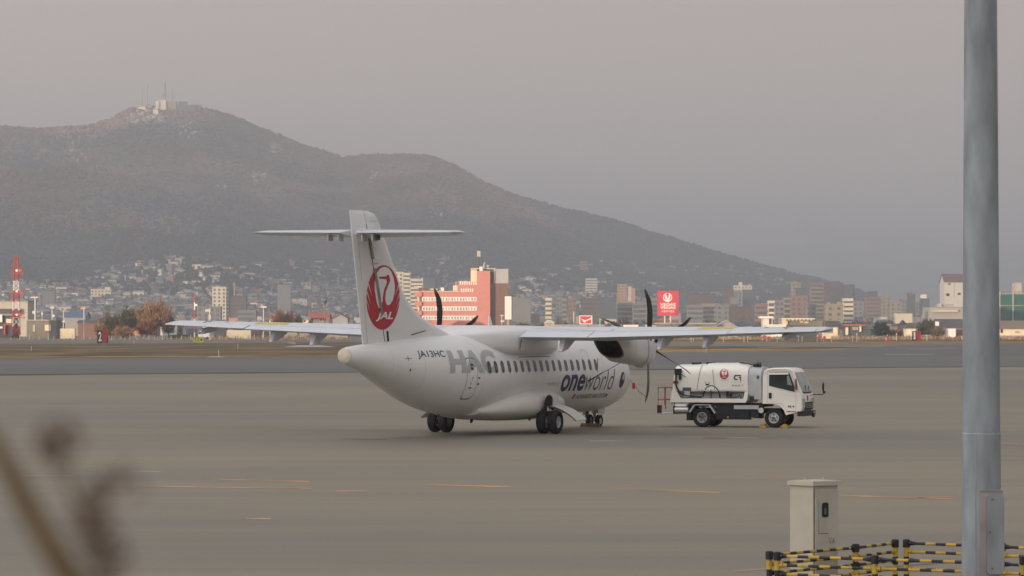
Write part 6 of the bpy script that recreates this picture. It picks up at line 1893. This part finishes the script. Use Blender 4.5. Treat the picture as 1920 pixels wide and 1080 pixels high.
def block(px0, px1, y0, Y, colour, label, cat='apartment block', kind='rows', y1=None, depth=None, yaw=0.0, top=None, name='apartment_block', group=None, base=None):
    """block with storeys of windows; stands on the terrain"""
    x0, x1 = PX(px0, Y), PX(px1, Y)
    cx_ = (x0 + x1) / 2
    zb_ = float(terr(cx_, Y)) if base is None else base
    zt_ = PZ(y0, Y)
    w = (x1 - x0) / 2
    d = depth or max(10.0, min(18.0, w * 1.2))
    t = thing(name, label, cat, (cx_, Y, zb_ - 0.5), yaw, group)
    hh = zt_ - zb_ + 0.5
    MB().box(-w, w, 0, d, 0, hh).build('wall', town_m[colour], t, smooth=0)
    MB().box(-w - 0.25, w + 0.25, -0.25, d + 0.25, hh, hh + 0.6).build('parapet', town_m[colour], t, smooth=0)
    n = max(1, int((hh - 2) / 3.1))
    b = MB()
    for k in range(n):
        z = hh - 2.6 - 3.1 * k
        if z < 0.8:
            break
        if kind == 'bands':
            b.box(-w * 0.94, w * 0.94, -0.12, 0.2, z, z + 1.3)
        elif kind == 'rows':
            m_ = max(2, int(2 * w / 3.4))
            for j in range(m_):
                xx = -w + (j + 0.5) * 2 * w / m_
                b.box(xx - 0.8, xx + 0.8, -0.12, 0.2, z, z + 1.5)
        elif kind == 'stripes':
            b.box(-w * 0.9, w * 0.9, -0.12, 0.2, z, z + 1.9)
        m_ = max(1, int(d / 4))
        for j in range(m_):
            yy = (j + 0.5) * d / m_
            b.box(w - 0.15, w + 0.12, yy - 0.7, yy + 0.7, z, z + 1.4)
            b.box(-w - 0.12, -w + 0.15, yy - 0.7, yy + 0.7, z, z + 1.4)
    if b.f:
        o = b.build('windows', m_win_f, t, smooth=0)
        o['kind'] = 'stuff'
    if kind == 'stripes':
        b = MB()
        for k in range(n):
            z = hh - 3.1 * k - 0.75
            if z < 0.8:
                break
            b.box(-w * 0.96, w * 0.96, -0.9, -0.13, z - 3.0, z - 2.0)
        if b.f:
            o = b.build('balconies', town_m['beige'] if colour in ('pink', 'brown') else town_m[colour], t, smooth=0)
            o['kind'] = 'stuff'
    if top:
        for (a, c, r0, tc) in top:
            MB().box(PX(a, Y) - cx_, PX(c, Y) - cx_, d * .2, d * .8, hh + 0.6, PZ(r0, Y) - zb_ + 0.5).build('roof_house', town_m[tc], t, smooth=0)
    return t
B = block
# hillside, left
B(8, 25, 491, 4500, 'beige', 'pale block on the hillside behind the lattice tower', kind='bands')
B(310, 332, 487, 4350, 'cream', 'tallest pale tower block with a small turret on the left hillside', kind='rows', top=((314, 327, 484, 'cream'), (317, 323, 480, 'cream')), depth=16)
B(305, 333, 529, 4200, 'cream', 'cream annex at the foot of the tallest pale tower on the left hillside', kind='bands')
B(253, 257, 491, 4500, 'white', 'slim white stair tower left of the tallest pale tower', kind='plain')
B(257, 276, 496, 4480, 'pink', 'pale pink block next to the slim white stair tower', kind='bands')
B(170, 208, 543, 3800, 'cream', 'long cream school with a raised end block above the orange trees', 'school', kind='rows', top=((197, 206, 538, 'cream'),), name='school')
B(208, 226, 549, 3780, 'grey', 'low grey wing right of the long cream school', 'school', kind='bands', name='school')
B(226, 236, 521, 4250, 'white', 'white house with a pale roof above the long cream school', 'house', kind='plain', name='house')
B(126, 160, 541, 3900, 'grey', 'long dim grey block left of the long cream school', kind='bands')
B(50, 90, 526, 4200, 'grey', 'long dim grey block right of the lattice tower on the lower hillside', kind='bands')
B(80, 102, 547, 3700, 'grey', 'squat grey block behind the poles at left', kind='rows')
B(343, 352, 528, 3900, 'cream', 'slim cream slab right of the tallest pale tower', kind='plain', depth=20)
B(353, 368, 529, 3950, 'grey', 'grey block right of the slim cream slab', kind='rows')
B(372, 386, 517, 4200, 'grey', 'hazy grey block on the hillside above the cream slab with the dark side', kind='bands')
B(369, 384, 529, 4000, 'beige', 'beige balcony block left of the cream slab with the dark side', kind='stripes')
B(398, 424, 539, 3000, 'cream', 'tall cream slab with rows of windows and a dark side over the left wing', kind='rows', depth=30, base=0, top=((402, 411, 534, 'grey'),))
B(424.5, 436, 538, 3030, 'brown', 'dark right side of the tall cream slab, set as a brown block', kind='rows', base=0)  # added block stands in for the slab's shaded side, shade in its colour
B(436.5, 440.5, 531, 3200, 'beige', 'slim beige chimney right of the tall cream slab', 'chimney', kind='plain', depth=6, base=0, name='chimney')
B(369, 414, 576, 2300, 'grey', 'grey apartment block with a grid of windows behind the striped pole', kind='rows', base=0)
B(432, 462, 556, 2700, 'brown', 'brown block right of the tall cream slab', kind='bands', base=0)
B(446, 480, 583, 2400, 'grey', 'low grey block behind the left wing', kind='bands', base=0)
B(520, 545, 535, 3700, 'grey', 'grey block with a flat roof on the plain above the left wing', kind='plain')
# right of the fin
B(731, 756, 511, 2900, 'cream', 'cream hospital block with a turret right of the tail fin', 'building', kind='rows', base=0, top=((732, 741, 505, 'cream'), (764, 769, 510, 'cream')))
B(756.5, 769, 513, 2880, 'cream', 'cream middle block stepping down right of the tail fin', 'building', kind='bands', base=0)
B(769.5, 793, 524, 2860, 'cream', 'lowest cream block stepping down towards the salmon hotel', 'building', kind='bands', base=0, top=((790, 793, 521, 'cream'),))
B(793.5, 815, 524, 3400, 'slate', 'dim slate block behind the left end of the salmon hotel', kind='plain')
B(960, 995, 561, 2300, 'grey', 'wide grey hall with dark panels right of the salmon hotel', 'hall', kind='plain', base=0, name='hall')
B(1023, 1034, 560, 2500, 'cream', 'narrow cream block right of the wide grey hall', kind='bands', base=0)
B(1043, 1056, 551, 2700, 'green', 'pale green block above the narrow cream one', kind='rows', base=0)
B(1054, 1062, 562, 2400, 'beige', 'beige block left of the small red signboard', kind='rows', base=0)
B(1066, 1080, 560, 2450, 'pink', 'pale pink twin block above the small red signboard', kind='rows', base=0)
B(1088, 1102, 490.5, 4950, 'orange', 'orange lit house highest on the slope right of the salmon hotel', 'house', kind='bands', name='house')
B(1098, 1120, 523, 4300, 'cream', 'long cream hillside house under the highest orange house', 'house', kind='bands', name='house')
B(1090, 1122, 561, 2600, 'brown', 'wide dim brown block above the small red signboard', kind='bands', base=0)
B(1123, 1155, 558, 2650, 'slate', 'wide slate block between the small red signboard and the propeller', kind='plain', base=0)
B(1158, 1176, 533.5, 4100, 'orange', 'orange lit block on the slope left of the right propeller', kind='rows')
B(1178, 1184, 538, 3900, 'cream', 'bright cream tower house left of the upright propeller blade', kind='plain', name='house', cat='house')
B(1184.5, 1191, 541, 3880, 'orange', 'slim orange block beside the bright cream tower house', kind='plain')
B(1157, 1186, 566, 2400, 'beige', 'beige block with balcony stripes left of the right propeller', kind='stripes', base=0)
B(1186.5, 1212, 570, 2380, 'grey', 'grey block with balcony stripes right behind the upright propeller blade', kind='stripes', base=0)
B(1212.5, 1232, 560, 2500, 'grey', 'grey block just left of the red billboard', kind='bands', base=0)
# right of the billboard
B(1276, 1288, 540, 2900, 'slate', 'dim slate tower just right of the red billboard', kind='bands', base=0)
B(1288, 1318, 573, 2400, 'grey', 'low grey block right of the red billboard', kind='bands', base=0)
B(1317, 1342, 571, 2450, 'beige', 'flat beige block with a white cornice right of the red billboard', kind='bands', base=0)
B(1289, 1340, 552, 3000, 'brown', 'wide dim brown block above the flat beige block', kind='plain', base=0)
B(1343, 1367, 572, 2350, 'grey', 'grey block between the flat beige block and the brown twin', kind='rows', base=0)
B(1376, 1410, 536, 4000, 'cream', 'bright cream hillside hotel with a tower room right of the red billboard', 'hotel', kind='rows', top=((1386, 1392, 529, 'cream'),), name='hotel')
B(1377, 1391, 546, 3300, 'grey', 'grey block right below the bright cream hillside hotel', kind='rows', base=0)
B(1393, 1414, 544, 3350, 'slate', 'slate block at the right foot of the bright cream hillside hotel', kind='plain', base=0)
B(1355, 1376, 544, 3100, 'brown', 'dim brown tower left of the bright cream hillside hotel', kind='plain', base=0)
B(1370, 1384, 559, 2600, 'grey', 'squat grey block under the brown tower', kind='plain', base=0)
B(1368, 1408, 577, 2200, 'brown', 'wide brown block with faint windows over the right wing', kind='rows', base=0)
B(1416, 1440, 571, 2250, 'pink', 'dull pink block left of the pale ribbed tower', kind='bands', base=0)
B(1441, 1452, 566, 2100, 'cream', 'pale ribbed tower over the right wing', kind='stripes', base=0)
B(1453, 1470, 564, 2200, 'grey', 'grey tower right of the pale ribbed tower', kind='rows', base=0)
B(1470, 1482, 560, 2300, 'beige', 'slim beige tower between the grey tower and the brown striped block', kind='stripes', base=0)
B(1483, 1514, 556, 2350, 'pink', 'pink brown block with white vertical fins above the taupe hangar', kind='rows', base=0)
B(1511, 1530, 572, 2150, 'grey', 'low pale grey block left of the beige block with two turrets', kind='rows', base=0)
B(1484, 1502, 531, 3300, 'beige', 'beige tower with a spike left of the large pink brown slab', kind='rows', top=((1489, 1495, 527, 'beige'),), base=0)
B(1493, 1507, 541, 3000, 'slate', 'dark teal block at the foot of the beige tower with a spike', kind='plain', base=0)
B(1519, 1545, 532, 2800, 'pink', 'large pink brown slab with balconies at the right end of the mountain', kind='stripes', base=0)
B(1545.5, 1555, 531, 2850, 'brown', 'narrow red brown core between the two large slabs', kind='plain', base=0)
B(1555.5, 1581, 531, 2780, 'slate', 'large dark slab with balconies right of the pink brown one', kind='stripes', base=0, top=((1568, 1576, 527, 'slate'),))
B(1581.5, 1602, 535, 2900, 'slate', 'hazy slate slab at the right end of the big row', kind='bands', base=0)
B(1548, 1581, 572, 1950, 'beige', 'beige block with two roof turrets over the right wing tip', kind='rows', base=0, top=((1553, 1558, 566, 'beige'), (1570, 1579, 566, 'beige')))
B(1581.5, 1600, 561, 2500, 'cream', 'white topped block right of the beige block with two turrets', kind='bands', base=0)
B(1600, 1618, 566, 2600, 'grey', 'dim grey block right of the white topped block', kind='rows', base=0)
B(1622, 1652, 558, 3000, 'pink', 'dim pink brown block in the haze', kind='bands', base=0, top=((1628, 1646, 546, 'slate'),))
B(1653, 1670, 556, 3200, 'beige', 'pale beige block with turrets in the haze', kind='rows', base=0, top=((1660, 1668, 552, 'beige'),))
B(1669, 1690, 567, 2700, 'beige', 'beige block behind the round dark bush', kind='rows', base=0)
B(1690, 1702, 562, 2900, 'grey', 'slim grey tower left of the dark tower with a red top', kind='rows', base=0)
B(1703, 1716, 552, 2800, 'slate', 'dark tower with a red and white top in the haze', kind='bands', base=0, top=((1702, 1712, 547, 'pink'),))
B(1727, 1743, 561, 2700, 'slate', 'dark slab with a white cube on its roof in the haze', kind='plain', base=0, top=((1728, 1738, 552, 'white'),))
B(1717, 1727, 566, 2850, 'grey', 'grey block between the two dark towers in the haze', kind='rows', base=0)

# mountain top station
def hilltop(px0, px1, y0, y1, colour, label, name='summit_building', cat='building', dY=0, wins=0):
    Y = YR - 20 + dY
    x0, x1 = PX(px0, Y), PX(px1, Y)
    zb_ = min(float(terr((x0 + x1) / 2, Y)), PZ(y1, Y)) - 3
    t = thing(name, label, cat, ((x0 + x1) / 2, Y, zb_))
    MB().box(-(x1 - x0) / 2, (x1 - x0) / 2, 0, 16, 0, PZ(y0, Y) - zb_).build('wall', town_m[colour], t, smooth=0)
    if wins:
        b = MB()
        for k in range(wins):
            z = PZ(y0, Y) - zb_ - 2.6 - 4.2 * k
            b.box(-(x1 - x0) / 2 * .95, (x1 - x0) / 2 * .95, -0.3, 0.1, z - 1.2, z)
        b.build('windows', m_win_f, t, smooth=0)['kind'] = 'stuff'
    return t
hilltop(258, 272, 200, 206, 'cream', 'left sunlit cream building on the mountain top')
hilltop(272, 284, 197, 206, 'beige', 'beige building behind the left sunlit one on the mountain top', dY=12)
hilltop(286, 296, 205, 210, 'white', 'small white terrace below the summit station', dY=-40)
hilltop(291.5, 297.5, 189, 200, 'cream', 'bright left tower room of the summit station')
hilltop(298, 311, 187, 202, 'cream', 'bright middle hall of the summit station', dY=4)
hilltop(311, 330, 190, 206, 'beige', 'dim beige wing of the summit station', dY=8)
hilltop(331, 366, 196, 209, 'slate', 'long dark glass observation hall on the mountain top', wins=2)
hilltop(366, 376, 196, 206, 'brown', 'brown end block of the observation hall on the mountain top', dY=4)
hilltop(334, 350, 190, 197, 'slate', 'dark roof room on the observation hall', dY=6)
for px, y0, lb in ((265, 155, 'left one of the twin masts on the mountain top'), (275, 155, 'right one of the twin masts on the mountain top'), (309, 152, 'pale lattice mast above the summit station'), (322.5, 165, 'short mast right of the pale lattice mast on the mountain top')):
    Y = YR - 8
    zb_ = float(terr(PX(px, Y), Y)) - 2
    o = MB().lathe([(1.6, 0), (1.0, PZ(y0, Y) - zb_), (0, PZ(y0, Y) - zb_)], (0, 0, 0), 'z', 6).build('radio_mast', town_m['pink'] if px == 309 else m_greyw, loc=(PX(px, Y), Y, zb_))
    tag(o, lb, 'mast')
o = MB().box(-3, 3, -1, 4, 0, 6).build('mast_drum', town_m['grey'], loc=(PX(308, YR - 8), YR - 8, PZ(181, YR)))
tag(o, 'round equipment drum at the foot of the pale lattice mast', 'drum')

# countless houses: the ones that show are objects, the rest one mass
def house_mesh(w, d, h, rh, wall, roof, flat=False):
    b = MB()
    b.box(-w, w, -d, d, -2, h, 0)
    if flat:
        b.box(-w - 0.2, w + 0.2, -d - 0.2, d + 0.2, h, h + 0.5, 1)
    else:
        b.prism([(-d - 0.3, h - 0.1), (0, h + rh), (d + 0.3, h - 0.1)], -w - 0.3, w + 0.3, 'yz', 1)
    b.box(-w * 0.75, -w * 0.25, -d - 0.08, -d + 0.1, h * 0.45, h * 0.75, 2)
    b.box(w * 0.2, w * 0.7, -d - 0.08, -d + 0.1, h * 0.45, h * 0.75, 2)
    return b
def town_px(rr):
    """a picture place in the belt of houses; upper limit follows the foot of the woods"""
    px = rr.uniform(-10, 1760)
    up = float(np.interp(px, [0, 100, 240, 330, 420, 520, 640, 760, 960, 1050, 1110, 1200, 1350, 1450, 1540, 1600, 1760], [548, 556, 515, 505, 522, 498, 500, 505, 520, 515, 496, 505, 500, 512, 535, 560, 575]))
    return px, up
zone = [(0, 175, 'left of the bare orange trees'), (175, 340, 'above the bare orange trees'), (340, 500, 'above the outer left wing'), (500, 660, 'between the left wing and the tail fin'), (720, 800, 'right of the tail fin'), (955, 1080, 'right of the salmon hotel'), (1080, 1215, 'left of the upright right propeller blade'), (1215, 1300, 'around the red billboard'), (1300, 1440, 'above the middle of the right wing'), (1440, 1560, 'above the right wing tip'), (1560, 1760, 'on the plain left of the lamp mast')]
r5 = random.Random(21)
meshes = {}
hl = {}
n_made, tries = 0, 0
used = []
while n_made < 285 and tries < 6000:
    tries += 1
    px, up = town_px(r5)
    py = up + (612 - up) * r5.random() ** 1.25
    z_ = next((z for z in zone if z[0] <= px < z[1]), None)
    if z_ is None or (776 < px < 955) or (640 < px < 735 and py > 400) or (py > 598 and px < 1560):
        continue
    hit = hill_hit(px, py)
    if hit is None:
        continue
    X, Y, zt_ = hit
    if zt_ < 0.5:
        Y = r5.uniform(1750, 3300)
        X = (px - 960) / F_PX * Y
        zt_ = 0.0
    if any(abs(px - q[0]) < 4 and abs(py - q[1]) < 2.5 for q in used):
        continue
    used.append((px, py))
    on_hill = zt_ > 3
    ck = r5.choice(['cream', 'white', 'cream', 'slate', 'grey', 'cream', 'white', 'orange', 'slate', 'beige'] if on_hill else ['cream', 'slate', 'grey', 'beige', 'grey', 'slate', 'slate', 'brown'])  # hillside draws more of the bright colours that stand for sunlit walls
    rk = r5.choice([0, 0, 1, 2, 3, 3, 4])
    flat = r5.random() < 0.3
    size = r5.choice([0, 1, 2])
    key = (ck, rk, flat, size)
    if key not in meshes:
        w, d, h = [(2.5, 2.3, 3.8), (3.6, 2.8, 4.6), (5.6, 3.6, 6.2)][size]
        o = house_mesh(w, d, h, 1.6, ck, rk, flat).build('house', [town_m[ck], m_roofs[rk], m_win_f], smooth=0)
        meshes[key] = o
        first = True
    else:
        o = again(meshes[key])
    o.location = (X, Y, zt_)
    o.rotation_euler = (0, 0, r5.uniform(-0.7, 0.7))
    rn = ['dark roof', 'blue roof', 'red roof', 'grey roof', 'pale roof'][rk]
    if flat:
        rn = 'flat ' + rn
    sz = ['small', 'middle-sized', 'large'][size]
    hl.setdefault(f"{sz} {ck} {'hillside' if on_hill else 'lowland'} house, {rn}, {z_[2]}", []).append((px, o))
    n_made += 1
for lb, lst in hl.items():
    lst.sort(key=lambda q: q[0])
    for k, (px, o) in enumerate(lst):
        w_ = '' if len(lst) == 1 else ('left ', 'right ')[k] if len(lst) == 2 else ('leftmost ' if k == 0 else 'rightmost ' if k == len(lst) - 1 else 'middle ')
        tag(o, w_ + lb, 'house', 'houses of the town below the mountain')

V, Fq, T = [], [], []
cnt = 0
r6 = np.random.default_rng(5)
hw_cols = np.array([PAL[k] for k in ('cream', 'slate', 'grey', 'cream', 'slate', 'slate', 'white', 'brown', 'grey', 'orange')]) * 0.95  # bright colours stand for sunlit walls among the dim ones
rf_cols = np.array([(0.09, 0.09, 0.10), (0.10, 0.14, 0.19), (0.13, 0.075, 0.065), (0.16, 0.17, 0.18), (0.3, 0.3, 0.3), (0.10, 0.11, 0.12)])
VH, FH, TH = [], [], []
nh = 0
for k in range(9500):
    px = r6.uniform(-120, 2040)
    up = float(np.interp(px, [0, 100, 240, 330, 420, 520, 640, 760, 960, 1050, 1110, 1200, 1350, 1450, 1540, 1600, 1760, 2040], [545, 553, 513, 503, 520, 498, 500, 505, 520, 514, 500, 506, 502, 512, 535, 570, 585, 590]))
    if r6.random() < 0.70:
        py = up + (606 - up) * r6.random()
        hit = hill_hit(px, py)
        if hit is None:
            continue
        X, Y, z0 = hit
        X += r6.uniform(-12, 12)
        Y += r6.uniform(-60, 60)
        z0 = float(terr(X, Y))
    else:
        Y = r6.uniform(1750, 3900)
        X, z0 = (px - 960) / F_PX * Y, 0.0
        if z0 < 0.1:
            z0 = float(terr(X, Y))
    if z0 > 25 and float(vnoise(X, Y, 130, 41)) < 0.30:
        continue
    w, d, h = r6.uniform(1.9, 4.2), r6.uniform(1.9, 3.2), r6.uniform(2.8, 5.0)
    if 2500 < Y < 3600 and z0 < 3 and r6.random() < 0.10:
        w, d, h = r6.uniform(3.5, 7), r6.uniform(3.5, 6), r6.uniform(7.5, 14)
    rh = r6.uniform(0.9, 1.8) if h < 7 else 0.4
    a = r6.uniform(-0.7, 0.7)
    cs, sn = math.cos(a), math.sin(a)
    wc = hw_cols[r6.integers(len(hw_cols))] * r6.uniform(0.75, 1.1)
    rc = rf_cols[r6.integers(len(rf_cols))]
    loc = [(-w, -d, -2), (w, -d, -2), (w, d, -2), (-w, d, -2), (-w, -d, h), (w, -d, h), (w, d, h), (-w, d, h)]
    rl = [(-w - .3, -d - .4, h), (w + .3, -d - .4, h), (w + .3, d + .4, h), (-w - .3, d + .4, h), (-w - .3, 0 if rh > 1 else -d, h + rh), (w + .3, 0 if rh > 1 else -d, h + rh), (w + .3, 0 if rh > 1 else d, h + rh), (-w - .3, 0 if rh > 1 else d, h + rh)]
    o = len(VH)
    for p in loc + rl:
        VH.append((X + p[0] * cs - p[1] * sn, Y + p[0] * sn + p[1] * cs, z0 + p[2]))
    TH += [wc] * 8 + [rc] * 8
    for base_ in (0, 8):
        for q in ((4, 5, 6, 7), (0, 1, 5, 4), (1, 2, 6, 5), (2, 3, 7, 6), (3, 0, 4, 7)):
            FH.append([o + base_ + i for i in q])
o = np_mesh('distant_houses', np.array(VH), np.array(FH), attr_mat('distant_house_paint', 0.85), tint=np.array(TH))
o['kind'] = 'stuff'

# trees between the houses
N = 19000
Ys = r6.uniform(1800, 5000, N)
Xs = r6.uniform(-0.155, 0.15, N) * Ys
Zs = terr(Xs, Ys)
dens_ = vnoise(Xs, Ys, 120, 51)
keep = ((Zs > 3) & (dens_ > 0.28)) | ((Zs <= 3) & (dens_ > 0.52))
Xs, Ys, Zs = Xs[keep], Ys[keep], Zs[keep]
ev = vnoise(Xs, Ys, 70, 52) + r6.uniform(-.2, .2, len(Xs)) > 0.5
tint = np.where(ev[:, None], np.array([0.030, 0.042, 0.036]), np.array([0.085, 0.065, 0.048])) * r6.uniform(0.65, 1.35, (len(Xs), 1))
rad, hgt = r6.uniform(1.5, 3.6, len(Xs)), r6.uniform(1.8, 4.2, len(Xs))
scatter_crowns('town_trees', np.stack([Xs, Ys, Zs + hgt * 0.7], -1), rad, hgt, tint, m_wood)
